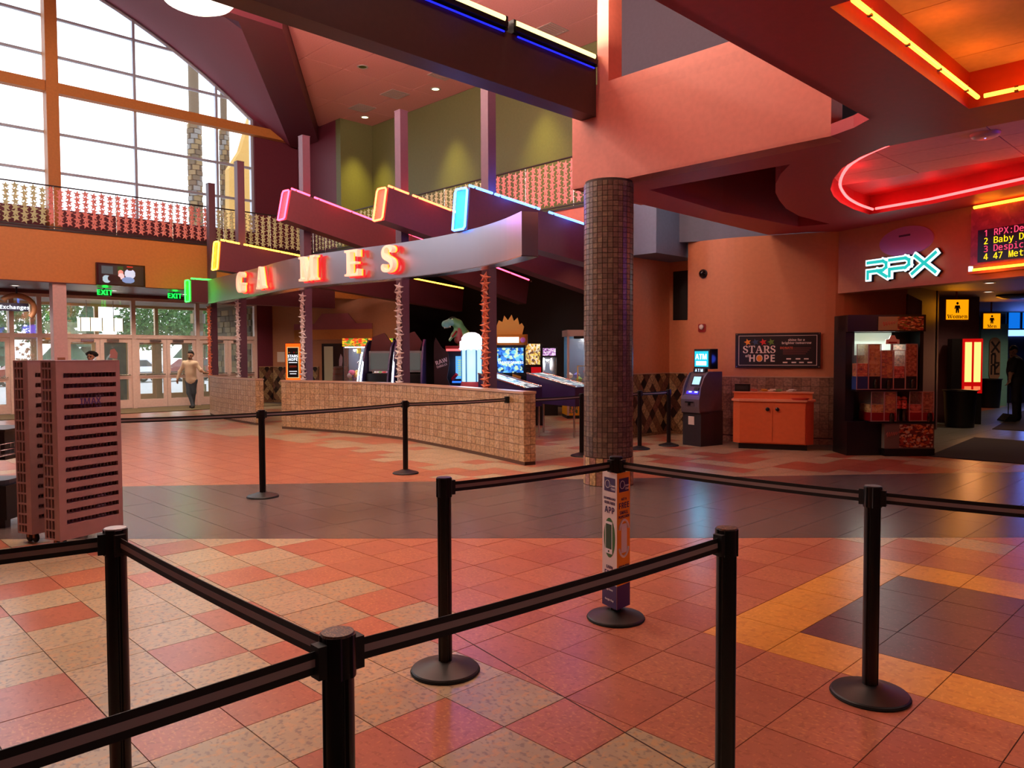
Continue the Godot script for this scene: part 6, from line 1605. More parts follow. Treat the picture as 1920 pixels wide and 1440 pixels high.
	part(bb, "base", B.new().lathe([Vector2(0.001, 0), Vector2(0.26, 0), Vector2(0.26, 0.95), Vector2(0.24, 1.05)], 20), mat("bubble_base", Color(0.65, 0.2, 0.22), 0.4))
	part(bb, "tube_body", B.new().lathe([Vector2(0.22, 1.05), Vector2(0.22, 1.78)], 20), glow("bubble_body", Color(0.80, 0.95, 1.0), 1.1))
	for k in 6: part(bb, "rib", B.new().tube([V(cos(k * TAU / 6) * 0.225, 1.05, sin(k * TAU / 6) * 0.225), V(cos(k * TAU / 6) * 0.225, 1.78, sin(k * TAU / 6) * 0.225)], 0.018, 6), glow("bubble_blue", Color(0.15, 0.5, 0.75), 0.8))
	part(bb, "crown", B.new().lathe([Vector2(0.24, 1.78), Vector2(0.27, 1.80), Vector2(0.27, 1.95), Vector2(0.23, 1.97), Vector2(0.23, 2.03), Vector2(0.17, 2.11), Vector2(0.08, 2.15), Vector2(0.001, 2.155)], 24), glow("bubble_top", Color(1.0, 0.90, 0.96), 2.4))
	for k in 12: part(bb, "scallop", B.new().lathe([Vector2(0.001, -0.03), Vector2(0.04, 0.0), Vector2(0.04, 0.02)], 8, Transform3D(Basis(), V(cos(k * TAU / 12) * 0.245, 1.78, sin(k * TAU / 12) * 0.245))), glow("bubble_top"))
	lamp_omni(V(0, 1.5, 0.5), Color(0.9, 0.95, 1.0), 0.3, 0.25, bb)
	# tall shooting cabinet with jagged topper
	var tr := machine("shooting_cabinet", "tall gold-framed shooting game with a blue screen and jagged flame-shaped topper", "arcade machine", Vector2(11.6, -11.85), 0.05)
	part(tr, "body", B.new().bb(V(-0.34, 0, -0.6), V(0.34, 1.2, 0)), bk)
	part(tr, "screen_frame", B.new().bb(V(-0.33, 1.22, -0.4), V(0.33, 1.86, 0)), bk)
	print_on(tr, "screen", -0.29, 1.26, 0.28, 1.80, 0.004, picture("blue_screen", 91, [Color(0.10, 0.30, 0.60), Color(0.35, 0.65, 0.85), Color(0.20, 0.45, 0.75), Color(0.7, 0.8, 0.6)], 1.1, 64, 200))
	text(tr, "TRANSFORMERS", 0.055, glow("white_letters"), Transform3D(Basis(), V(0, 1.48, 0.008)), null, 0.002)
	part(tr, "gold_frame", B.new().rbox(V(0.02, 1.97, -0.1), V(0.72, 0.24, 0.2), 0.08), paint("gold_plastic", Color(0.72, 0.42, 0.12), 0.35))
	part(tr, "gold_light", B.new().bb(V(-0.28, 1.91, 0.0), V(0.18, 2.03, 0.012)), glow("strip_white"))
	part(tr, "knob_light", B.new().lathe([Vector2(0.06, 0), Vector2(0.05, 0.02), Vector2(0.001, 0.03)], 12, Transform3D(Basis(Vector3.RIGHT, PI / 2), V(0.27, 1.97, 0.0))), mat("plaque_violet"))
	var jag := pv([-0.30, 2.09, 0.26, 2.09, 0.30, 2.26, 0.25, 2.34, 0.20, 2.30, 0.16, 2.46, 0.08, 2.38, 0.03, 2.52, -0.05, 2.40, -0.13, 2.50, -0.17, 2.36, -0.25, 2.40, -0.31, 2.24])
	part(tr, "topper", B.new().ext(jag, 0.06, Transform3D(Basis(), V(0, 0, -0.12))), picture("topper_art", 95, [Color(0.55, 0.34, 0.16), Color(0.80, 0.60, 0.30), Color(0.30, 0.22, 0.18), Color(0.6, 0.75, 0.8)], 0.0))
	for q in [[-0.22, 0.02], [0.02, 0.18]]: part(tr, "gold_wing", B.new().ext(pv([q[0], 1.14, q[0] + 0.18, 1.05, q[0] + 0.2, 1.18, q[0] + 0.02, 1.24]), 0.1, Transform3D(Basis(), V(0, 0, 0.02))), paint("gold_plastic"))
	part(tr, "gun", B.new().tube([V(-0.26, 1.1, 0.12), V(-0.12, 1.14, 0.3)], 0.035, 8), mat("gun_white", Color(0.7, 0.7, 0.72), 0.3))
	lamp_omni(V(0, 1.55, 0.4), Color(0.5, 0.75, 1.0), 0.2, 0.25, tr)
	var pf := machine("art_cabinet", "upright game cabinet with yellow comic artwork between the blue screen and the black crane", "arcade machine", Vector2(12.75, -12.3))
	part(pf, "body", B.new().bb(V(-0.24, 0, -0.5), V(0.24, 1.90, 0)), bk)
	print_on(pf, "art_panel", -0.17, 1.42, 0.18, 1.90, 0.004, picture("comic_art", 101, [Color(0.9, 0.82, 0.45), Color(0.75, 0.6, 0.25), Color(0.95, 0.92, 0.8), Color(0.4, 0.3, 0.25)], 0.8))
	part(pf, "red_panel", B.new().bb(V(-0.03, 1.20, 0), V(0.2, 1.36, 0.01)), glow("red_panel", Color(0.8, 0.04, 0.08), 0.8))
	for x in [0.0, 0.07, 0.14]: part(pf, "button_light", B.new().lathe([Vector2(0.03, 0), Vector2(0.001, 0.02)], 10, Transform3D(Basis(Vector3.RIGHT, PI / 2), V(x, 1.12, 0.0))), glow("key_white"))
	part(pf, "speaker", B.new().lathe([Vector2(0.06, 0), Vector2(0.05, 0.01), Vector2(0.001, 0.0)], 12, Transform3D(Basis(Vector3.RIGHT, PI / 2), V(-0.11, 1.28, 0.0))), mat("machine_black"))
	# pinball tables
	for k in 2:
		var p := machine("pinball_table", "pinball table with a pale lit playfield behind the counter end, %s one" % ["farther", "nearer"][k], "pinball table", [Vector2(10.75, -10.95), Vector2(11.62, -10.42)][k], 0.9, "pinball tables")
		var px := Transform3D(Basis(Vector3(0, 0, 1), Vector3(0, 1, 0), Vector3(-1, 0, 0)), V(0.28, 0, 0))
		part(p, "cabinet", B.new().ext(pv([0.55, 0.62, -0.65, 0.66, -0.65, 1.26, 0.55, 1.0]), 0.56, px), mat("panel_indigo"))
		var top := B.new(); top.quv(V(-0.25, 1.265, -0.64), V(-0.25, 1.008, 0.54), V(0.25, 1.008, 0.54), V(0.25, 1.265, -0.64))
		part(p, "playfield", top, picture("playfield_%d" % k, 110 + k, [Color(0.75, 0.85, 0.85), Color(0.45, 0.6, 0.65), Color(0.9, 0.95, 0.95), Color(0.25, 0.35, 0.5)], 0.9))
		for s in [-1, 1]: part(p, "side_rail", B.new().tube([V(0.28 * s, 1.01, 0.55), V(0.28 * s, 1.27, -0.65)], 0.018, 6), mat("chrome"))
		for q in [[-0.24, 0.5], [0.24, 0.5], [-0.24, -0.6], [0.24, -0.6]]: part(p, "leg", B.new().tube([V(q[0], 0, q[1]), V(q[0], 0.66, q[1])], 0.022, 6), mat("chrome"))
	# black crane
	var bc := machine("black_crane", "black prize machine with white plush behind its glass", "crane machine", Vector2(15.1, -14.0), 0.1)
	part(bc, "cabinet", B.new().bb(V(-0.28, 0, -0.6), V(0.28, 1.0, 0)), bk)
	part(bc, "header", B.new().bb(V(-0.28, 1.58, -0.6), V(0.28, 1.86, 0.0)), bk)
	print_on(bc, "header_picture", -0.2, 1.62, 0.22, 1.82, 0.004, picture("violet_header", 121, [Color(0.75, 0.6, 0.8), Color(0.9, 0.85, 0.95), Color(0.55, 0.35, 0.6)], 1.0))
	for x in [-0.265, 0.265]: part(bc, "corner_post", B.new().bb(V(x - 0.02, 1.0, -0.03), V(x + 0.02, 1.58, 0)), bk)
	part(bc, "back_panel", B.new().bb(V(-0.28, 1.0, -0.6), V(0.28, 1.58, -0.56)), mat("crane_back"))
	part(bc, "glass", B.new().bb(V(-0.24, 1.0, -0.012), V(0.24, 1.58, -0.006)), glass("bin_clear"))
	for x in [-0.09, 0.16]: part(bc, "plush_toy", B.new().lathe([Vector2(0.001, -0.2), Vector2(0.06, -0.15), Vector2(0.07, 0.0), Vector2(0.045, 0.12), Vector2(0.05, 0.16), Vector2(0.001, 0.2)], 10, Transform3D(Basis(), V(x, 1.38, -0.25))), mat("plush_3"))
	part(bc, "prize_bed", B.new().rbox(V(0, 1.06, -0.3), V(0.46, 0.12, 0.5), 0.1), mat("bed_sage", Color(0.62, 0.72, 0.68), 0.6))
	part(bc, "joystick", B.new().tube([V(0.0, 1.0, 0.08), V(0.0, 1.1, 0.08)], 0.012, 6), mat("chrome"))
	part(bc, "console", B.new().rbox(V(0, 0.93, 0.08), V(0.52, 0.12, 0.2), 0.06), bk)
	for x in [-0.1, 0.1]: part(bc, "coin_slot", B.new().bb(V(x - 0.02, 0.66, 0.0), V(x + 0.02, 0.76, 0.008)), mat("chrome"))
	lamp_area(V(0, 1.56, -0.15), V(0, 1.0, -0.3), Color(0.95, 0.98, 1.0), 0.5, Vector2(0.4, 0.1), bc)
	# yellow crane by the column
	var yc := machine("yellow_crane", "tall silver and yellow prize crane beside the mosaic column", "crane machine", Vector2(15.05, -12.7), 0.1)
	var sil := mat("crane_silver", Color(0.72, 0.62, 0.60), 0.3, 0.3)
	part(yc, "base", B.new().bb(V(-0.42, 0.08, -0.8), V(0.5, 0.86, 0)), mat("crane_yellow", Color(0.82, 0.58, 0.05), 0.4))
	part(yc, "prize_door", B.new().bb(V(-0.12, 0.14, 0), V(0.3, 0.5, 0.012)), mat("crane_amber", Color(0.74, 0.50, 0.03), 0.35))
	print_on(yc, "side_print", -0.40, 0.14, -0.15, 0.5, 0.004, picture("crane_side_art", 131, [Color(0.15, 0.4, 0.25), Color(0.8, 0.5, 0.3), Color(0.2, 0.3, 0.2)], 0.0))
	part(yc, "control_panel", B.new().bb(V(-0.3, 0.60, 0), V(0.3, 0.80, 0.03)), mat("panel_indigo"))
	part(yc, "skirt", B.new().bb(V(-0.42, 0.0, -0.8), V(0.5, 0.08, 0)), mat("rubber"))
	for x in [-0.42, 0.46]: part(yc, "upright", B.new().bb(V(x, 0.08, -0.05), V(x + 0.05, 2.2, 0.012)), sil)
	part(yc, "header", B.new().bb(V(-0.42, 2.12, -0.8), V(0.51, 2.28, 0.012)), sil)
	part(yc, "name_plate", B.new().bb(V(-0.25, 2.05, 0.0), V(0.35, 2.12, 0.008)), bk)
	part(yc, "back_panel", B.new().bb(V(-0.37, 0.86, -0.8), V(0.46, 2.12, -0.76)), mat("crane_blue", Color(0.25, 0.42, 0.55), 0.3))
	part(yc, "glass", B.new().bb(V(-0.37, 0.9, -0.012), V(0.46, 2.05, -0.006)), glass("bin_clear"))
	part(yc, "sill", B.new().bb(V(-0.42, 0.86, -0.05), V(0.51, 0.92, 0.03)), mat("crane_yellow"))
	part(yc, "moon_lamp", B.new().lathe([Vector2(0.001, -0.2), Vector2(0.14, -0.14), Vector2(0.2, 0.0), Vector2(0.14, 0.14), Vector2(0.001, 0.2)], 16, Transform3D(Basis(), V(0.3, 1.65, -0.3))), glow("moon", Color(0.95, 0.98, 1.0), 2.2))
	part(yc, "inner_frame", B.new().tube([V(-0.12, 0.92, -0.15), V(-0.12, 1.35, -0.15), V(0.3, 1.35, -0.15), V(0.3, 0.92, -0.15)], 0.02, 6), mat("crane_yellow"))
	for q in 12: part(yc, "plush_toy", B.new().lathe([Vector2(0.001, -0.09), Vector2(0.07, -0.05), Vector2(0.085, 0.02), Vector2(0.001, 0.09)], 8, Transform3D(Basis(), V(rng.randf_range(-0.3, 0.4), 1.0 + 0.1 * (q / 5), rng.randf_range(-0.6, -0.25)))), mat("plush_%d" % (q % 6)))
	lamp_area(V(0.05, 2.1, -0.2), V(0.05, 1.0, -0.4), Color(0.92, 0.97, 1.0), 1.0, Vector2(0.7, 0.2), yc)

func dino_cabinet():
	var t := machine("dinosaur_cabinet", "sit-in shooting cabinet topped by a green roaring dinosaur head", "arcade machine", Vector2(11.50, -13.62))
	var side := pv([-0.48, 0.0, -0.08, 0.0, -0.02, 0.5, -0.06, 0.8, -0.18, 1.12, -0.12, 1.45, -0.16, 1.72, -0.30, 1.82, -0.44, 2.05, -0.48, 1.9])
	part(t, "art_side", B.new().ext(side, 0.05, Transform3D(Basis(), V(0.02, 0, 0.1))), picture("dino_art_left", 141, [Color(0.34, 0.16, 0.18), Color(0.45, 0.28, 0.26), Color(0.58, 0.36, 0.22), Color(0.26, 0.20, 0.28)], 0.0, 64, 90))
	var logo := text(t, "RAW", 0.10, mat("logo_pale", Color(0.75, 0.62, 0.62), 0.4), Transform3D(Basis(Vector3.BACK, 0.35), V(-0.29, 1.50, 0.155)), null, 0.004)
	text(t, "THRILLS", 0.05, mat("logo_pale"), Transform3D(Basis(Vector3.BACK, 0.35), V(-0.28, 1.40, 0.155)), null, 0.004)
	part(t, "art_side", B.new().ext(pv([0.28, 0.0, 0.5, 0.0, 0.5, 1.7, 0.42, 1.86, 0.26, 1.84, 0.22, 1.6, 0.24, 1.35, 0.36, 1.05, 0.24, 0.7]), 0.05, Transform3D(Basis(), V(0, 0, 0.1))), picture("dino_art_right", 143, [Color(0.60, 0.36, 0.24), Color(0.50, 0.28, 0.2), Color(0.75, 0.52, 0.24), Color(0.34, 0.36, 0.26)], 0.0, 64, 90))
	part(t, "cabin", B.new().bb(V(-0.42, 0, -0.9), V(0.48, 1.75, -0.4)), mat("machine_black"))
	part(t, "roof", B.new().bb(V(-0.2, 1.78, -0.9), V(0.3, 1.86, 0.1)), mat("roof_red", Color(0.45, 0.05, 0.06), 0.4))
	part(t, "roof_light", B.new().bb(V(-0.18, 1.74, 0.1), V(0.26, 1.79, 0.12)), glow("roof_rose", Color(1.0, 0.35, 0.35), 2.2))
	part(t, "screen", B.new().bb(V(0.0, 1.08, -0.4), V(0.36, 1.62, -0.38)), picture("blue_screen", 91, [Color(0.10, 0.30, 0.60), Color(0.35, 0.65, 0.85), Color(0.20, 0.45, 0.75), Color(0.7, 0.8, 0.6)], 1.1, 64, 200))
	for k in 8:
		part(t, "score_row", B.new().bb(V(0.06, 1.16 + k * 0.05, -0.38), V(0.14, 1.18 + k * 0.05, -0.372)), glow("score_yellow", Color(0.8, 0.85, 0.25), 1.0))
		part(t, "score_row", B.new().bb(V(0.20, 1.16 + k * 0.05, -0.38), V(0.28, 1.18 + k * 0.05, -0.372)), glow("white_letters"))
	part(t, "gun", B.new().tube([V(-0.05, 1.08, 0.0), V(0.06, 1.2, 0.1)], 0.04, 8), mat("gun_red", Color(0.6, 0.05, 0.12), 0.4))
	part(t, "blue_light", B.new().bb(V(-0.05, 1.0, 0.02), V(0.28, 1.04, 0.05)), glow("bar_blue", Color(0.15, 0.4, 1.0), 2.0))
	lamp_omni(V(0.1, 1.4, 0.2), Color(0.4, 0.6, 1.0), 0.12, 0.2, t)
	# generic dinosaur head: skull with open jaws on a thick neck, one smooth skin
	var skin := Color(0.10, 0.26, 0.10); var teal := Color(0.12, 0.30, 0.26); var throat := Color(0.24, 0.05, 0.04); var lime := Color(0.26, 0.36, 0.05)
	var bones := [
		[V(0.22, 1.90, -0.3), V(0.20, 2.12, -0.25), 0.16, 0.145, lime], [V(0.20, 2.12, -0.25), V(0.08, 2.36, -0.15), 0.14, 0.11, skin],
		[V(0.08, 2.38, -0.13), V(-0.04, 2.44, -0.05), 0.10, 0.09, skin], [V(-0.04, 2.43, -0.05), V(-0.21, 2.38, 0.05), 0.085, 0.065, teal], [V(-0.16, 2.33, 0.04), V(-0.23, 2.34, 0.06), 0.05, 0.045, teal],
		[V(0.06, 2.26, -0.14), V(-0.02, 2.12, -0.02), 0.06, 0.045, skin], [V(-0.02, 2.12, -0.02), V(-0.10, 1.99, 0.06), 0.042, 0.03, skin],
		[V(0.10, 2.22, -0.12), V(0.08, 2.0, -0.12), 0.07, 0.09, throat]]
	var st := SurfaceTool.new(); st.begin(Mesh.PRIMITIVE_TRIANGLES); st.set_smooth_group(0)
	sdf_mesh(st, bones, 0.018, 0.02)
	st.generate_normals()
	var head := part(t, "dinosaur_head", st.commit(), vcol("skin_gloss", 0.4))
	for k in 7: part(head, "tooth", B.new().lathe([Vector2(0.001, -0.045), Vector2(0.012, 0.0), Vector2(0.001, 0.01)], 6, Transform3D(Basis(), V(-0.22 + k * 0.022, 2.30 + 0.004 * k, 0.08 - 0.012 * k))), mat("tooth", Color(0.85, 0.82, 0.72), 0.4))
	for k in 5: part(head, "tooth", B.new().lathe([Vector2(0.012, 0.0), Vector2(0.001, 0.035)], 6, Transform3D(Basis(), V(-0.10 + k * 0.018, 2.01 + 0.022 * k, 0.075 - 0.01 * k))), mat("tooth"))
	part(head, "tongue", B.new().tube([V(0.05, 2.2, -0.05), V(0.0, 2.13, 0.01), V(-0.05, 2.06, 0.05)], 0.03, 7), mat("tongue", Color(0.45, 0.05, 0.03), 0.4))
	part(head, "eye", B.new().lathe([Vector2(0.001, -0.02), Vector2(0.02, 0), Vector2(0.001, 0.02)], 10, Transform3D(Basis(), V(-0.04, 2.475, 0.035))), mat("tooth"))
	part(head, "brow", B.new().tube([V(0.02, 2.51, -0.02), V(-0.04, 2.52, 0.03), V(-0.1, 2.49, 0.05)], 0.02, 6), mat("brow", Color(0.05, 0.12, 0.05), 0.5))
	lamp_omni(V(-0.35, 2.05, 0.6), Color(1.0, 0.7, 0.45), 0.0, 0.1, t)

func vcol(key: String, rough: float) -> StandardMaterial3D:
	if mats.has(key): return mats[key]
	var m := mat(key, Color.WHITE, rough)
	m.vertex_color_use_as_albedo = true
	return m

# ---------------------------------------------------------------- smooth bodies from tapered bones
func sdf_mesh(st: SurfaceTool, bones: Array, cell: float, k: float):
	# bones: [a, b, ra, rb, linear colour]; a field of smoothly joined tapered capsules meshed as surface nets
	var lo := Vector3.INF; var hi := -Vector3.INF
	for q in bones:
		for e in 2:
			var r: float = q[2 + e] + k * 2 + cell * 2
			lo = lo.min(q[e] - Vector3.ONE * r); hi = hi.max(q[e] + Vector3.ONE * r)
	var nx := int((hi.x - lo.x) / cell) + 2; var ny := int((hi.y - lo.y) / cell) + 2; var nz := int((hi.z - lo.z) / cell) + 2
	var acc := PackedFloat32Array(); acc.resize(nx * ny * nz)
	var best := PackedFloat32Array(); best.resize(nx * ny * nz); best.fill(1e9)
	var who := PackedByteArray(); who.resize(nx * ny * nz)
	for bi in bones.size():
		var a: Vector3 = bones[bi][0]; var b: Vector3 = bones[bi][1]; var ra: float = bones[bi][2]; var rb: float = bones[bi][3]
		var rr := maxf(ra, rb) + k * 4 + cell * 2
		var i0 := ((a.min(b) - Vector3.ONE * rr - lo) / cell).floor(); var i1 := ((a.max(b) + Vector3.ONE * rr - lo) / cell).ceil()
		var ab := b - a; var l2 := maxf(ab.length_squared(), 1e-9)
		for z in range(maxi(0, int(i0.z)), mini(nz, int(i1.z) + 1)):
			for y in range(maxi(0, int(i0.y)), mini(ny, int(i1.y) + 1)):
				var row := (z * ny + y) * nx
				for x in range(maxi(0, int(i0.x)), mini(nx, int(i1.x) + 1)):
					var p := lo + Vector3(x, y, z) * cell
					var t := clampf((p - a).dot(ab) / l2, 0, 1)
					var d := p.distance_to(a + ab * t) - lerpf(ra, rb, t)
					var id := row + x
					acc[id] += exp(-d / k)
					if d < best[id]:
						best[id] = d; who[id] = bi
	var f := PackedFloat32Array(); f.resize(acc.size())
	for i in acc.size(): f[i] = -k * log(acc[i]) if acc[i] > 1e-12 else k * 27.0
	var vid := {}
	var verts := PackedVector3Array(); var cols := PackedColorArray()
	var off := [0, 1, nx, nx + 1, nx * ny, nx * ny + 1, nx * ny + nx, nx * ny + nx + 1]
	var edges := [[0, 1], [2, 3], [4, 5], [6, 7], [0, 2], [1, 3], [4, 6], [5, 7], [0, 4], [1, 5], [2, 6], [3, 7]]
	var cor := []
	for c in 8: cor.append(Vector3(c & 1, (c >> 1) & 1, (c >> 2) & 1))
	for z in nz - 1:
		for y in ny - 1:
			for x in nx - 1:
				var id := (z * ny + y) * nx + x
				var f0 := f[id]
				if absf(f0) > cell * 3: continue
				var s := 0
				for c in 8:
					if f[id + off[c]] < 0: s += 1
				if s == 0 or s == 8: continue
				var sum := Vector3.ZERO; var n := 0
				for e in edges:
					var u: float = f[id + off[e[0]]]; var v: float = f[id + off[e[1]]]
					if (u < 0) != (v < 0):
						sum += cor[e[0]].lerp(cor[e[1]], u / (u - v)); n += 1
				vid[id] = verts.size()
				verts.append(lo + (Vector3(x, y, z) + sum / n) * cell)
				cols.append(bones[who[id]][4])
	var axis := [[1, nx, nx * ny], [nx, nx * ny, 1], [nx * ny, 1, nx]]
	for id in vid.keys():
		for ax in axis:
			var j: int = id + ax[0]
			if (f[id] < 0) == (f[j] < 0): continue
			var q := [id, id - ax[1], id - ax[1] - ax[2], id - ax[2]]
			var ok := true
			for v in q:
				if not vid.has(v): ok = false
			if not ok: continue
			var o := [0, 1, 2, 0, 2, 3] if f[id] >= 0 else [0, 2, 1, 0, 3, 2]
			for w in o:
				var v: int = vid[q[w]]
				st.set_color(cols[v]); st.add_vertex(verts[v])

# ---------------------------------------------------------------- people
func hand(bones: Array, wrist: Vector3, dir: Vector3, palm_n: Vector3, col: Color, curl := 0.4):
	# palm and five fingers of different lengths; dir points along the fingers, palm_n out of the palm
	var s := dir.cross(palm_n).normalized()
	bones.append([wrist, wrist + dir * 0.05, 0.024, 0.03, col])
	bones.append([wrist + dir * 0.04 + s * 0.018, wrist + dir * 0.085 + s * 0.024, 0.017, 0.014, col])
	bones.append([wrist + dir * 0.04 - s * 0.018, wrist + dir * 0.08 - s * 0.024, 0.017, 0.014, col])
	var lens := [0.068, 0.078, 0.072, 0.056]
	for k in 4:
		var o := s * (0.030 - k * 0.020)
		var p0 := wrist + dir * 0.075 + o
		var d1 := (dir + palm_n * curl * 0.5).normalized(); var d2 := (dir + palm_n * curl * 1.6).normalized()
		var p1: Vector3 = p0 + d1 * lens[k] * 0.5
		bones.append([p0, p1, 0.0095, 0.0088, col]); bones.append([p1, p1 + d2 * lens[k] * 0.5, 0.0088, 0.0075, col])
	var t0 := wrist + dir * 0.022 + s * 0.026
	bones.append([t0, t0 + (dir * 0.7 + s * 0.75 + palm_n * 0.2).normalized() * 0.035, 0.0115, 0.010, col])
	bones.append([t0 + (dir * 0.7 + s * 0.75 + palm_n * 0.2).normalized() * 0.035, t0 + (dir * 0.95 + s * 0.6 + palm_n * 0.4).normalized() * 0.062, 0.010, 0.008, col])

func face(bones: Array, c: Vector3, fw: Vector3, col: Color, beard: Color, r := 0.098):
	# head of about 0.23 m: skull, jaw, nose, brows, eye sockets, lips, ears
	var up := Vector3.UP; var s := up.cross(fw).normalized()
	bones.append([c + up * 0.035 - fw * 0.012, c + up * 0.02 - fw * 0.03, r * 0.82, r * 0.86, col])
	bones.append([c - up * 0.015 + fw * 0.02, c - up * 0.06 + fw * 0.04, r * 0.72, r * 0.50, col])
	bones.append([c - up * 0.075 + fw * 0.02, c - up * 0.085 + fw * 0.055, r * 0.46, r * 0.36, beard])
	bones.append([c + up * 0.02 + fw * 0.085, c - up * 0.022 + fw * 0.105, 0.009, 0.015, col])
	for k in [-1.0, 1.0]:
		bones.append([c + up * 0.032 + fw * 0.078 + s * k * 0.014, c + up * 0.03 + fw * 0.066 + s * k * 0.045, 0.008, 0.007, Color(0.02, 0.014, 0.01)])
		bones.append([c + up * 0.008 + fw * 0.074 + s * k * 0.030, c + up * 0.008 + fw * 0.078 + s * k * 0.030, 0.011, 0.009, Color(0.05, 0.035, 0.03)])
		bones.append([c + up * 0.015 - fw * 0.005 + s * k * 0.083, c - up * 0.022 - fw * 0.002 + s * k * 0.080, 0.014, 0.010, col])
	bones.append([c - up * 0.05 + fw * 0.088 - s * 0.02, c - up * 0.05 + fw * 0.088 + s * 0.02, 0.007, 0.007, Color(0.14, 0.05, 0.04)])

func figure(called: String, label: String, xf: Transform3D, body: Array, hands: Array, head: Array, hair: Array, hair_col: Color, k := 0.022) -> Node3D:
	var t := thing(called, label, "person", Vector3.ZERO)
	t.transform = xf
	var st := SurfaceTool.new(); st.begin(Mesh.PRIMITIVE_TRIANGLES); st.set_smooth_group(0)
	sdf_mesh(st, body, 0.016, k)
	if hands.size(): sdf_mesh(st, hands, 0.0055, 0.004)
	if head.size(): sdf_mesh(st, head, 0.007, 0.008)
	st.generate_normals()
	part(t, "body", st.commit(), vcol("person_cloth", 0.8))
	if hair.size():
		var s2 := SurfaceTool.new(); s2.begin(Mesh.PRIMITIVE_TRIANGLES); s2.set_smooth_group(0)
		sdf_mesh(s2, hair, 0.012, 0.012)
		s2.generate_normals()
		part(t, "hair", s2.commit(), mat("hair_%s" % called + str(hair_col), hair_col, 0.7))
	return t

